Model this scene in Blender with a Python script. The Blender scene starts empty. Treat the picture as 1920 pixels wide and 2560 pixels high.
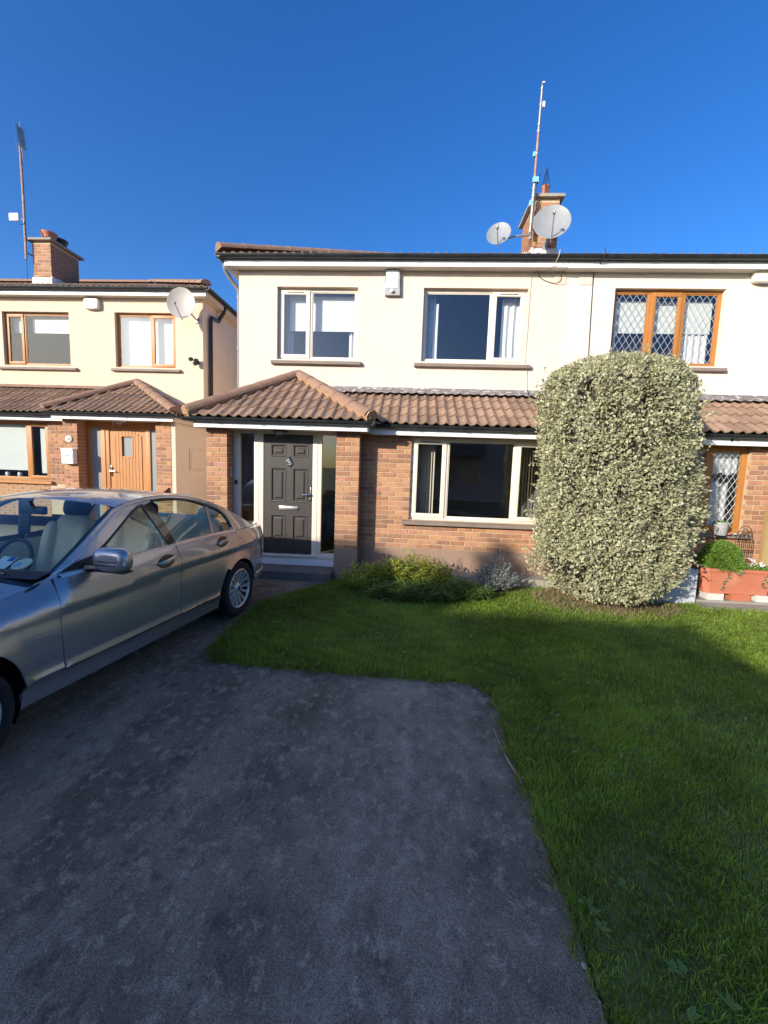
import bpy, bmesh, math, random
import numpy as np
from mathutils import Vector, Matrix, geometry
random.seed(7)
RNG = np.random.default_rng(11)
sc = bpy.context.scene
COL = sc.collection
R = math.radians

# ------------------------------------------------------------------ camera
GZ = -0.14            # level of the drive and the lawn; z = 0 is the foot of the house wall
cam_d = bpy.data.cameras.new('camera')
cam = bpy.data.objects.new('camera', cam_d)
COL.objects.link(cam)
cam_d.sensor_fit = 'VERTICAL'
cam_d.sensor_height = 36.0
cam_d.lens = 36.0 * 1050 / 2560
cam_d.clip_start = 0.05
cam_d.clip_end = 2000
rt = Vector((0.99735252, 0.06423476, 0.03408582))
up = Vector((-0.04057142, 0.10253078, 0.99390211))
fw = Vector((-0.06034822, 0.99265368, -0.10486543))
cam.matrix_world = Matrix(((rt.x, up.x, -fw.x, 0), (rt.y, up.y, -fw.y, 0), (rt.z, up.z, -fw.z, 1.61), (0, 0, 0, 1)))
sc.camera = cam

# ------------------------------------------------------------------ sky, sun, exposure
SUN = Vector((0.86, 1.0, -0.44)).normalized()       # the way the light travels
elev = math.asin(-SUN.z)
world = bpy.data.worlds.new('World')
sc.world = world
world.use_nodes = True
wn = world.node_tree
bg = wn.nodes['Background']
sky = wn.nodes.new('ShaderNodeTexSky')
sky.sky_type = 'NISHITA'
sky.sun_disc = False
sky.sun_elevation = elev
sky.sun_rotation = math.atan2(-SUN.x, -SUN.y)
sky.altitude = 60
sky.air_density = 1.0
sky.dust_density = 1.8
sky.ozone_density = 5.0
hs = wn.nodes.new('ShaderNodeHueSaturation')      # the same clear deep blue over the whole sky
hs.inputs['Saturation'].default_value = 1.21
hs.inputs['Hue'].default_value = 0.51
wn.links.new(sky.outputs[0], hs.inputs['Color'])
wn.links.new(hs.outputs[0], bg.inputs[0])
bg.inputs[1].default_value = 0.115
sun_d = bpy.data.lights.new('sun', 'SUN')
sun = bpy.data.objects.new('sun', sun_d)
COL.objects.link(sun)
sun_d.energy = 2.95
sun_d.angle = R(0.53)
sun_d.color = (1.0, 0.915, 0.78)
sun.rotation_euler = SUN.to_track_quat('-Z', 'Y').to_euler()
sun.location = (-8, -10, 12)
sc.view_settings.view_transform = 'Standard'
sc.view_settings.look = 'None'
sc.view_settings.gamma = 1.0
sc.view_settings.exposure = 1.1
sc.view_settings.use_curve_mapping = False
sc.render.engine = 'CYCLES'
sc.cycles.max_bounces = 8
sc.cycles.transparent_max_bounces = 24
sc.cycles.caustics_reflective = False
sc.cycles.caustics_refractive = False
sc.cycles.use_denoising = True

# ------------------------------------------------------------------ materials
MAT = {}
def base_mat(name):
    m = bpy.data.materials.new(name)
    m.use_nodes = True
    MAT[name] = m
    return m, m.node_tree, m.node_tree.nodes['Principled BSDF']

def pm(name, c1, c2=None, scale=8.0, rough=0.8, metal=0.0, bump=0.0, bscale=60.0, rand=None, rnd_ramp=None,
       speck=None, coat=0.0, spec=0.5, rough2=None, stain=None, detail=5.0, dist=0.01, stretch=None, streak=None):
    """c1..c2 mixed by noise; rand = spread of brightness per object; rnd_ramp = list of colours picked per object"""
    m, nt, b = base_mat(name)
    N, L = nt.nodes, nt.links
    b.inputs['Roughness'].default_value = rough
    b.inputs['Metallic'].default_value = metal
    b.inputs['Specular IOR Level'].default_value = spec
    b.inputs['Coat Weight'].default_value = coat
    if coat: b.inputs['Coat Roughness'].default_value = 0.03
    tc = N.new('ShaderNodeTexCoord')
    vec = tc.outputs['Object']
    oi = None
    if rand is not None or rnd_ramp is not None:
        oi = N.new('ShaderNodeObjectInfo')
        mu = N.new('ShaderNodeVectorMath'); mu.operation = 'MULTIPLY_ADD'
        cx = N.new('ShaderNodeCombineXYZ')
        for i in range(3): L.new(oi.outputs['Random'], cx.inputs[i])
        L.new(cx.outputs[0], mu.inputs[0]); mu.inputs[1].default_value = (37, 91, 53)
        L.new(vec, mu.inputs[2]); vec = mu.outputs[0]
    if stretch:
        mp = N.new('ShaderNodeMapping'); mp.inputs['Scale'].default_value = stretch
        L.new(vec, mp.inputs[0]); vec = mp.outputs[0]
    c2 = c2 or c1
    nz = N.new('ShaderNodeTexNoise'); nz.inputs['Scale'].default_value = scale; nz.inputs['Detail'].default_value = detail
    nz.inputs['Roughness'].default_value = 0.62
    L.new(vec, nz.inputs[0])
    rp = N.new('ShaderNodeValToRGB'); rp.color_ramp.elements[0].position = 0.32; rp.color_ramp.elements[1].position = 0.68
    rp.color_ramp.elements[0].color = (*c1, 1); rp.color_ramp.elements[1].color = (*c2, 1)
    L.new(nz.outputs[0], rp.inputs[0])
    col = rp.outputs[0]
    if rnd_ramp:
        rr = N.new('ShaderNodeValToRGB'); rr.color_ramp.interpolation = 'CONSTANT'
        els = rr.color_ramp.elements
        while len(els) < len(rnd_ramp): els.new(0.5)
        for i, c in enumerate(rnd_ramp):
            els[i].position = i / len(rnd_ramp); els[i].color = (*c, 1)
        L.new(oi.outputs['Random'], rr.inputs[0])
        mx = N.new('ShaderNodeMix'); mx.data_type = 'RGBA'; mx.blend_type = 'MULTIPLY'; mx.inputs[0].default_value = 1.0
        L.new(col, mx.inputs[6]); L.new(rr.outputs[0], mx.inputs[7]); col = mx.outputs[2]
    if rand:
        mr = N.new('ShaderNodeMapRange'); mr.inputs[3].default_value = 1 - rand; mr.inputs[4].default_value = 1 + rand
        L.new(oi.outputs['Random'], mr.inputs[0])
        mx = N.new('ShaderNodeMix'); mx.data_type = 'RGBA'; mx.blend_type = 'MULTIPLY'; mx.inputs[0].default_value = 1.0
        L.new(col, mx.inputs[6]); L.new(mr.outputs[0], mx.inputs[7]); col = mx.outputs[2]
    for st in (stain or []):      # (colour, scale, low, high, strength)
        n2 = N.new('ShaderNodeTexNoise'); n2.inputs['Scale'].default_value = st[1]; n2.inputs['Detail'].default_value = 6
        n2.inputs['Roughness'].default_value = 0.65
        L.new(vec, n2.inputs[0])
        mr = N.new('ShaderNodeMapRange'); mr.inputs[1].default_value = st[2]; mr.inputs[2].default_value = st[3]; mr.inputs[4].default_value = st[4]
        L.new(n2.outputs[0], mr.inputs[0])
        mx = N.new('ShaderNodeMix'); mx.data_type = 'RGBA'
        L.new(mr.outputs[0], mx.inputs[0]); L.new(col, mx.inputs[6]); mx.inputs[7].default_value = (*st[0], 1); col = mx.outputs[2]
    if streak:                     # rain marks drawn out down the wall: (colour, scale, low, high, strength)
        mp = N.new('ShaderNodeMapping'); mp.inputs['Scale'].default_value = (1, 1, 0.09); L.new(tc.outputs['Object'], mp.inputs[0])
        n2 = N.new('ShaderNodeTexNoise'); n2.inputs['Scale'].default_value = streak[1]; n2.inputs['Detail'].default_value = 7; L.new(mp.outputs[0], n2.inputs[0])
        mr = N.new('ShaderNodeMapRange'); mr.inputs[1].default_value = streak[2]; mr.inputs[2].default_value = streak[3]; mr.inputs[4].default_value = streak[4]
        L.new(n2.outputs[0], mr.inputs[0])
        mx = N.new('ShaderNodeMix'); mx.data_type = 'RGBA'
        L.new(mr.outputs[0], mx.inputs[0]); L.new(col, mx.inputs[6]); mx.inputs[7].default_value = (*streak[0], 1); col = mx.outputs[2]
    if speck:                      # (colour, scale, size)
        vo = N.new('ShaderNodeTexVoronoi'); vo.inputs['Scale'].default_value = speck[1]
        L.new(vec, vo.inputs[0])
        mr = N.new('ShaderNodeMapRange'); mr.inputs[1].default_value = speck[2]; mr.inputs[2].default_value = speck[2] * 0.6
        L.new(vo.outputs[0], mr.inputs[0])
        mx = N.new('ShaderNodeMix'); mx.data_type = 'RGBA'
        L.new(mr.outputs[0], mx.inputs[0]); L.new(col, mx.inputs[6]); mx.inputs[7].default_value = (*speck[0], 1); col = mx.outputs[2]
    L.new(col, b.inputs['Base Color'])
    if rough2 is not None:
        mr = N.new('ShaderNodeMapRange'); mr.inputs[3].default_value = rough; mr.inputs[4].default_value = rough2
        L.new(nz.outputs[0], mr.inputs[0]); L.new(mr.outputs[0], b.inputs['Roughness'])
    if bump:
        nb = N.new('ShaderNodeTexNoise'); nb.inputs['Scale'].default_value = bscale; nb.inputs['Detail'].default_value = 4
        L.new(vec, nb.inputs[0])
        bp = N.new('ShaderNodeBump'); bp.inputs['Strength'].default_value = bump; bp.inputs['Distance'].default_value = dist
        L.new(nb.outputs[0], bp.inputs['Height']); L.new(bp.outputs[0], b.inputs['Normal'])
    return m

def glass_mat(name, tint=(1, 1, 1), ior=1.9, rough=0.0, refl=(1, 1, 1)):
    m = bpy.data.materials.new(name); m.use_nodes = True; MAT[name] = m
    nt = m.node_tree; N, L = nt.nodes, nt.links
    N.remove(N['Principled BSDF'])
    tr = N.new('ShaderNodeBsdfTransparent'); tr.inputs[0].default_value = (*tint, 1)
    gl = N.new('ShaderNodeBsdfGlossy'); gl.inputs['Roughness'].default_value = rough; gl.inputs[0].default_value = (*refl, 1)
    fr = N.new('ShaderNodeFresnel')
    # a thin pane reflects alike from both sides
    ge = N.new('ShaderNodeNewGeometry'); mr = N.new('ShaderNodeMapRange'); mr.inputs[3].default_value = ior; mr.inputs[4].default_value = 1 / ior
    L.new(ge.outputs['Backfacing'], mr.inputs[0]); L.new(mr.outputs[0], fr.inputs[0])
    # faint waviness of real panes
    tc = N.new('ShaderNodeTexCoord'); nz = N.new('ShaderNodeTexNoise'); nz.inputs['Scale'].default_value = 1.3
    bp = N.new('ShaderNodeBump'); bp.inputs['Strength'].default_value = 0.06; bp.inputs['Distance'].default_value = 0.02
    L.new(tc.outputs['Object'], nz.inputs[0]); L.new(nz.outputs[0], bp.inputs['Height']); L.new(bp.outputs[0], gl.inputs['Normal'])
    mx = N.new('ShaderNodeMixShader')
    L.new(fr.outputs[0], mx.inputs[0]); L.new(tr.outputs[0], mx.inputs[1]); L.new(gl.outputs[0], mx.inputs[2])
    L.new(mx.outputs[0], N['Material Output'].inputs[0])
    return m

pm('render_cream', (0.72, 0.592, 0.495), (0.75, 0.62, 0.52), 1.6, 0.9, bump=0.55, bscale=210, dist=0.008, stain=[((0.58, 0.475, 0.375), 0.9, 0.56, 0.78, 0.40), ((0.58, 0.475, 0.375), 30.0, 0.55, 0.75, 0.25)], streak=((0.58, 0.475, 0.375), 5.0, 0.54, 0.74, 0.16))
pm('render_white', (0.735, 0.635, 0.545), (0.765, 0.665, 0.575), 1.6, 0.9, bump=0.55, bscale=210, dist=0.008, stain=[((0.60, 0.53, 0.45), 0.9, 0.56, 0.78, 0.40), ((0.60, 0.53, 0.45), 30.0, 0.55, 0.75, 0.25)], streak=((0.60, 0.53, 0.45), 5.0, 0.54, 0.74, 0.16))
pm('render_yellow', (0.68, 0.545, 0.415), (0.72, 0.585, 0.45), 1.6, 0.9, bump=0.55, bscale=210, dist=0.008, stain=[((0.54, 0.44, 0.32), 0.9, 0.56, 0.78, 0.40), ((0.54, 0.44, 0.32), 30.0, 0.55, 0.75, 0.25)], streak=((0.54, 0.44, 0.32), 5.0, 0.54, 0.74, 0.16))
pm('plinth_paint', (0.28, 0.182, 0.128), (0.32, 0.212, 0.15), 3, 0.75, bump=0.3, bscale=120, stain=[((0.18, 0.13, 0.10), 2.0, 0.55, 0.75, 0.5)])
pm('sill_paint', (0.20, 0.155, 0.125), (0.26, 0.205, 0.165), 6, 0.7, bump=0.25, bscale=150, stain=[((0.26, 0.22, 0.18), 9.0, 0.6, 0.75, 0.5)])
BR = [(1.0, 0.96, 0.95), (0.84, 0.80, 0.84), (1.05, 1.06, 1.1), (0.70, 0.64, 0.74), (0.95, 0.86, 0.84), (1.10, 1.12, 1.05), (0.78, 0.70, 0.68), (1.02, 0.97, 0.92), (0.66, 0.64, 0.78), (0.98, 0.88, 1.0)]
pm('brick', (0.38, 0.198, 0.105), (0.49, 0.265, 0.142), 14, 0.85, bump=0.6, bscale=70, rand=0.10, rnd_ramp=BR, stain=[((0.56, 0.44, 0.36), 9.0, 0.64, 0.74, 0.5), ((0.2, 0.12, 0.09), 22.0, 0.6, 0.75, 0.5)])
pm('brick_left', (0.33, 0.18, 0.105), (0.42, 0.235, 0.135), 14, 0.85, bump=0.6, bscale=70, rand=0.10, rnd_ramp=BR, stain=[((0.56, 0.44, 0.36), 9.0, 0.64, 0.74, 0.4)])
pm('mortar', (0.62, 0.49, 0.34), (0.54, 0.42, 0.29), 20, 0.95, bump=0.6, bscale=200)
pm('tile', (0.255, 0.160, 0.105), (0.34, 0.215, 0.142), 9, 0.82, bump=0.5, bscale=90, rand=0.2, speck=((0.56, 0.5, 0.42), 8, 0.085), stain=[((0.11, 0.085, 0.07), 6.0, 0.55, 0.75, 0.6), ((0.30, 0.17, 0.10), 4.0, 0.60, 0.80, 0.5)])
pm('ridge_tile', (0.25, 0.15, 0.10), (0.32, 0.19, 0.125), 7, 0.85, bump=0.5, bscale=70, rand=0.08, speck=((0.5, 0.42, 0.34), 12, 0.06), stain=[((0.36, 0.20, 0.08), 3.5, 0.62, 0.75, 0.6), ((0.13, 0.1, 0.08), 6, 0.6, 0.75, 0.5)])
pm('mortar_bed', (0.40, 0.24, 0.14), (0.48, 0.28, 0.15), 10, 0.95, bump=0.8, bscale=60)
pm('lead', (0.16, 0.14, 0.135), (0.24, 0.21, 0.20), 8, 0.6, bump=0.3, bscale=30, stain=[((0.72, 0.70, 0.67), 16.0, 0.55, 0.62, 0.9)], stretch=(0.6, 1, 2.2))
pm('lead_bright', (0.62, 0.62, 0.63), (0.72, 0.72, 0.72), 8, 0.5, bump=0.3, bscale=30)
pm('gutter_black', (0.012, 0.015, 0.018), (0.025, 0.03, 0.034), 6, 0.32, rough2=0.5)
pm('upvc_white', (0.80, 0.80, 0.79), (0.84, 0.84, 0.83), 3, 0.35, rough2=0.45)
pm('upvc_cream', (0.74, 0.66, 0.54), (0.78, 0.70, 0.58), 3, 0.35, rough2=0.5)
pm('soffit', (0.62, 0.61, 0.55), (0.68, 0.67, 0.61), 3, 0.6)
pm('oak_frame', (0.37, 0.150, 0.034), (0.45, 0.19, 0.045), 5, 0.45, rough2=0.55, stretch=(6, 6, 0.7))
pm('oak_light', (0.42, 0.175, 0.045), (0.50, 0.215, 0.06), 5, 0.5, stretch=(6, 6, 0.7))
pm('door_dark', (0.040, 0.034, 0.030), (0.050, 0.042, 0.037), 9, 0.42, rough2=0.52, bump=0.12, bscale=90, stretch=(5, 5, 0.5))
pm('chrome', (0.75, 0.75, 0.75), (0.8, 0.8, 0.8), 4, 0.16, metal=1.0)
pm('brushed', (0.62, 0.60, 0.56), (0.7, 0.68, 0.64), 4, 0.34, metal=1.0)
pm('galvanised', (0.33, 0.33, 0.335), (0.42, 0.42, 0.425), 14, 0.5, metal=0.55, rough2=0.6)
pm('rusty_pole', (0.30, 0.17, 0.11), (0.42, 0.28, 0.22), 10, 0.7, metal=0.2, stain=[((0.42, 0.40, 0.39), 5.0, 0.5, 0.7, 0.7)])
pm('dish_grey', (0.235, 0.245, 0.255), (0.29, 0.30, 0.31), 5, 0.5, stain=[((0.28, 0.27, 0.25), 9.0, 0.6, 0.78, 0.4)])
pm('dish_pale', (0.40, 0.37, 0.33), (0.46, 0.42, 0.375), 5, 0.5)
pm('plastic_black', (0.012, 0.012, 0.013), (0.02, 0.02, 0.021), 8, 0.45)
pm('plastic_grey', (0.33, 0.34, 0.33), (0.4, 0.41, 0.4), 8, 0.5)
pm('pipe_grey', (0.16, 0.155, 0.16), (0.21, 0.205, 0.21), 8, 0.45)
pm('plastic_white', (0.78, 0.78, 0.76), (0.82, 0.82, 0.8), 5, 0.4)
pm('plastic_cream', (0.70, 0.66, 0.56), (0.75, 0.71, 0.61), 5, 0.45)
pm('blue_box', (0.19, 0.48, 0.66), (0.24, 0.55, 0.72), 5, 0.5)
pm('ink', (0.06, 0.07, 0.07), None, 5, 0.6)
pm('ink_pale', (0.28, 0.29, 0.29), None, 5, 0.6)
pm('label_white', (0.86, 0.86, 0.87), None, 5, 0.5)
pm('cable_black', (0.02, 0.02, 0.022), None, 5, 0.6)
pm('cable_cream', (0.52, 0.45, 0.34), None, 5, 0.6)
pm('terracotta', (0.44, 0.14, 0.07), (0.52, 0.175, 0.09), 6, 0.6)
pm('planter_plastic', (0.50, 0.165, 0.095), (0.56, 0.20, 0.12), 2.5, 0.5, stain=[((0.62, 0.33, 0.24), 3, 0.55, 0.75, 0.5)])
pm('concrete', (0.27, 0.25, 0.21), (0.36, 0.33, 0.28), 5, 0.95, bump=0.5, bscale=60, stain=[((0.16, 0.15, 0.11), 2.5, 0.52, 0.75, 0.7)])
pm('concrete_dark', (0.15, 0.13, 0.11), (0.20, 0.175, 0.15), 6, 0.95, bump=0.5, bscale=70, stain=[((0.09, 0.08, 0.065), 3, 0.5, 0.7, 0.7)])
pm('wall_grey_paint', (0.42, 0.43, 0.47), (0.52, 0.53, 0.56), 4, 0.85, bump=0.3, bscale=80, stain=[((0.25, 0.25, 0.25), 5, 0.55, 0.75, 0.7)])
pm('timber_fence', (0.36, 0.24, 0.10), (0.46, 0.31, 0.13), 6, 0.8, stretch=(5, 5, 0.8))
pm('iron', (0.03, 0.028, 0.03), (0.06, 0.045, 0.04), 30, 0.6, metal=0.4)
pm('slab_white', (0.55, 0.52, 0.47), (0.62, 0.59, 0.54), 8, 0.9, bump=0.4, bscale=60)
pm('blind_white', (0.70, 0.73, 0.68), (0.74, 0.77, 0.72), 2, 0.9)
pm('blind_cream', (0.62, 0.57, 0.44), (0.68, 0.63, 0.5), 2, 0.9)
pm('curtain_white', (0.72, 0.72, 0.70), (0.78, 0.78, 0.76), 3, 0.9)
pm('curtain_blue', (0.36, 0.42, 0.50), (0.42, 0.48, 0.56), 3, 0.9)
pm('room_wall', (0.24, 0.23, 0.22), (0.28, 0.27, 0.26), 2, 0.95)
pm('room_floor', (0.14, 0.10, 0.07), (0.18, 0.13, 0.09), 3, 0.8)
pm('lamp_shade_navy', (0.03, 0.05, 0.10), None, 3, 0.8)
pm('frosted', (0.26, 0.29, 0.29), (0.31, 0.34, 0.34), 60, 0.25, spec=0.6)
pm('leadwork', (0.36, 0.38, 0.41), (0.44, 0.46, 0.48), 6, 0.4, metal=0.3)
pm('lace', (0.72, 0.74, 0.75), (0.64, 0.66, 0.68), 60, 0.9)
pm('bark', (0.09, 0.06, 0.045), (0.15, 0.105, 0.08), 14, 0.9, bump=0.6, bscale=60)
pm('twig_pale', (0.34, 0.26, 0.18), (0.42, 0.33, 0.23), 20, 0.9)
pm('stone_white', (0.36, 0.34, 0.31), (0.46, 0.44, 0.41), 20, 0.8)
def tarmac_mat():
    m, nt, b = base_mat('tarmac'); N, L = nt.nodes, nt.links
    tc = N.new('ShaderNodeTexCoord'); b.inputs['Roughness'].default_value = 0.9
    def noise(scale, detail=6, stretch=None, rough=.6):
        n_ = N.new('ShaderNodeTexNoise'); n_.inputs['Scale'].default_value = scale; n_.inputs['Detail'].default_value = detail; n_.inputs['Roughness'].default_value = rough
        if stretch:
            mp = N.new('ShaderNodeMapping'); mp.inputs['Scale'].default_value = stretch; L.new(tc.outputs['Object'], mp.inputs[0]); L.new(mp.outputs[0], n_.inputs[0])
        else: L.new(tc.outputs['Object'], n_.inputs[0])
        return n_.outputs[0]
    def mapr(v, a, b_, c, d):
        r_ = N.new('ShaderNodeMapRange'); L.new(v, r_.inputs[0])
        for i_, q in enumerate((a, b_, c, d)): r_.inputs[i_ + 1].default_value = q
        return r_.outputs[0]
    def mix(f, c0, c1, mode='MIX'):
        x = N.new('ShaderNodeMix'); x.data_type = 'RGBA'; x.blend_type = mode
        if hasattr(f, 'links'): L.new(f, x.inputs[0])
        else: x.inputs[0].default_value = f
        for sl_, c in ((6, c0), (7, c1)):
            if hasattr(c, 'links'): L.new(c, x.inputs[sl_])
            else: x.inputs[sl_].default_value = (*c, 1)
        return x.outputs[2]
    col = mix(mapr(noise(2.2, 8), .35, .65, 0, 1), (0.135, 0.112, 0.080), (0.30, 0.250, 0.180))
    col = mix(mapr(noise(2.6, 6, (1.0, .28, 1)), .50, .70, 0, .65), col, (0.43, 0.36, 0.265))        # worn lighter wheel tracks
    col = mix(mapr(noise(14, 8, (1.0, .7, 1), .72), .52, .62, 0, .85), col, (0.44, 0.365, 0.27))
    col = mix(mapr(noise(10, 8, (1.0, .7, 1), .72), .54, .66, 0, .6), col, (0.052, 0.044, 0.038))
    sx = N.new('ShaderNodeSeparateXYZ'); L.new(tc.outputs['Object'], sx.inputs[0])                     # paler worn track where cars run in
    ab = N.new('ShaderNodeMath'); ab.operation = 'SUBTRACT'; L.new(sx.outputs[0], ab.inputs[0]); ab.inputs[1].default_value = 0.0
    a2 = N.new('ShaderNodeMath'); a2.operation = 'ABSOLUTE'; L.new(ab.outputs[0], a2.inputs[0])
    tr_ = N.new('ShaderNodeMath'); tr_.operation = 'MULTIPLY'; L.new(mapr(a2.outputs[0], .62, .05, 0, 1), tr_.inputs[0]); L.new(mapr(noise(7, 8, (1, .6, 1), .7), .36, .66, 0, .75), tr_.inputs[1])
    col = mix(tr_.outputs[0], col, (0.47, 0.40, 0.31))
    vo = N.new('ShaderNodeTexVoronoi'); vo.inputs['Scale'].default_value = 310; L.new(tc.outputs['Object'], vo.inputs[0])
    sp = N.new('ShaderNodeSeparateColor'); L.new(vo.outputs['Color'], sp.inputs[0])
    gr = N.new('ShaderNodeMapRange'); L.new(sp.outputs[0], gr.inputs[0]); gr.inputs[3].default_value = .42; gr.inputs[4].default_value = 1.55
    col = mix(.85, col, gr.outputs[0], 'MULTIPLY')
    v2 = N.new('ShaderNodeTexVoronoi'); v2.inputs['Scale'].default_value = 34; L.new(tc.outputs['Object'], v2.inputs[0])
    s2 = N.new('ShaderNodeSeparateColor'); L.new(v2.outputs['Color'], s2.inputs[0])
    near = mapr(v2.outputs['Distance'], .13, .08, 0, 1); pick = mapr(s2.outputs[1], .80, .82, 0, .8)
    ml = N.new('ShaderNodeMath'); ml.operation = 'MULTIPLY'; L.new(near, ml.inputs[0]); L.new(pick, ml.inputs[1])
    col = mix(ml.outputs[0], col, (0.42, 0.36, 0.31))
    col = mix(mapr(noise(1.1, 4), .58, .70, 0, .5), col, (0.085, 0.085, 0.045))                       # a little moss
    L.new(col, b.inputs['Base Color'])
    ad = N.new('ShaderNodeMath'); ad.operation = 'MULTIPLY_ADD'; L.new(vo.outputs['Distance'], ad.inputs[0]); ad.inputs[1].default_value = -.8; L.new(noise(40, 6), ad.inputs[2])
    bp = N.new('ShaderNodeBump'); bp.inputs['Strength'].default_value = .9; bp.inputs['Distance'].default_value = .008
    L.new(ad.outputs[0], bp.inputs['Height']); L.new(bp.outputs[0], b.inputs['Normal'])
tarmac_mat()
pm('road_asphalt', (0.045, 0.045, 0.047), (0.065, 0.065, 0.067), 6, 0.9, bump=0.6, bscale=120)
pm('soil', (0.13, 0.16, 0.04), (0.18, 0.19, 0.06), 6, 0.95, bump=0.8, bscale=60, stain=[((0.05, 0.035, 0.02), 3, 0.52, 0.7, 0.7)])
pm('bed_soil', (0.06, 0.042, 0.028), (0.11, 0.08, 0.055), 9, 0.95, bump=1.0, bscale=40)
glass_mat('glass', (0.92, 0.95, 0.95), 1.95)
glass_mat('glass_car', (0.82, 0.91, 0.86), 1.5)
glass_mat('glass_soft', (0.90, 0.94, 0.95), 1.42)
glass_mat('glass_lamp', (0.9, 0.9, 0.88), 1.7, 0.05)

def leaf_mat(name, base, edge, vary=0.35, trans=0.3, rough=0.5, hue=None):
    """leaf colour from a per-leaf random in the 'leaf' attribute: r = random, g = 0 in the middle .. 1 at the margin"""
    m, nt, b = base_mat(name)
    N, L = nt.nodes, nt.links
    at = N.new('ShaderNodeAttribute'); at.attribute_name = 'leaf'
    sp = N.new('ShaderNodeSeparateColor'); L.new(at.outputs['Color'], sp.inputs[0])
    mx = N.new('ShaderNodeMix'); mx.data_type = 'RGBA'
    L.new(sp.outputs[1], mx.inputs[0]); mx.inputs[6].default_value = (*base, 1); mx.inputs[7].default_value = (*edge, 1)
    col = mx.outputs[2]
    if hue:
        m2 = N.new('ShaderNodeMix'); m2.data_type = 'RGBA'
        mr0 = N.new('ShaderNodeMapRange'); mr0.inputs[1].default_value = hue[1]; mr0.inputs[2].default_value = hue[2]
        L.new(sp.outputs[2], mr0.inputs[0]); L.new(mr0.outputs[0], m2.inputs[0])
        L.new(col, m2.inputs[6]); m2.inputs[7].default_value = (*hue[0], 1); col = m2.outputs[2]
    mr = N.new('ShaderNodeMapRange'); mr.inputs[3].default_value = 1 - vary; mr.inputs[4].default_value = 1 + vary
    L.new(sp.outputs[0], mr.inputs[0])
    m3 = N.new('ShaderNodeMix'); m3.data_type = 'RGBA'; m3.blend_type = 'MULTIPLY'; m3.inputs[0].default_value = 1
    L.new(col, m3.inputs[6]); L.new(mr.outputs[0], m3.inputs[7]); col = m3.outputs[2]
    L.new(col, b.inputs['Base Color'])
    b.inputs['Roughness'].default_value = rough
    tl = N.new('ShaderNodeBsdfTranslucent'); L.new(col, tl.inputs[0])
    ms = N.new('ShaderNodeMixShader'); ms.inputs[0].default_value = trans
    L.new(b.outputs[0], ms.inputs[1]); L.new(tl.outputs[0], ms.inputs[2])
    L.new(ms.outputs[0], N['Material Output'].inputs[0])
    return m
leaf_mat('bush_leaf', (0.24, 0.275, 0.12), (0.60, 0.57, 0.38), 0.30, 0.20, 0.42, hue=((0.17, 0.11, 0.07), 0.93, 0.97))
leaf_mat('grass', (0.235, 0.345, 0.045), (0.265, 0.38, 0.055), 0.5, 0.5, 0.5, hue=((0.30, 0.25, 0.09), 0.93, 0.975))
leaf_mat('bed_leaf', (0.30, 0.42, 0.045), (0.40, 0.50, 0.07), 0.35, 0.35, 0.5, hue=((0.55, 0.40, 0.07), 0.55, 0.95))
leaf_mat('bed_leaf_green', (0.11, 0.20, 0.035), (0.19, 0.29, 0.07), 0.35, 0.35, 0.5)
leaf_mat('silver_leaf', (0.22, 0.26, 0.25), (0.34, 0.38, 0.36), 0.3, 0.2, 0.7)
leaf_mat('planter_leaf', (0.10, 0.20, 0.025), (0.19, 0.32, 0.045), 0.35, 0.3, 0.55)
leaf_mat('ivy_leaf', (0.17, 0.20, 0.07), (0.42, 0.42, 0.25), 0.35, 0.25, 0.5)
leaf_mat('dry_leaf', (0.26, 0.17, 0.10), (0.36, 0.25, 0.16), 0.4, 0.2, 0.8)
leaf_mat('petal', (0.8, 0.8, 0.78), (0.8, 0.8, 0.8), 0.1, 0.3, 0.6)

# ------------------------------------------------------------------ objects
WM = {}
def wm_of(p):
    return WM.get(p.name, Matrix.Identity(4))
def link(o, parent=None, world_m=None):
    COL.objects.link(o)
    w = world_m if world_m is not None else Matrix.Identity(4)
    WM[o.name] = w
    if parent is not None:
        o.parent = parent
        o.matrix_parent_inverse = wm_of(parent).inverted()
    o.matrix_basis = w
    return o
def tag(o, label=None, cat=None, group=None, kind=None):
    if label: o['label'] = label
    if cat: o['category'] = cat
    if group: o['group'] = group
    if kind: o['kind'] = kind
    return o
def thing(name, loc, label, cat, group=None):
    o = bpy.data.objects.new(name, None)
    o.empty_display_size = 0.1
    link(o, None, Matrix.Translation(Vector(loc)))
    return tag(o, label, cat, group)
def mesh_obj(name, me, mat, parent=None, world_m=None):
    if mat is not None and not me.materials: me.materials.append(MAT[mat])
    o = bpy.data.objects.new(name, me)
    return link(o, parent, world_m)

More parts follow.
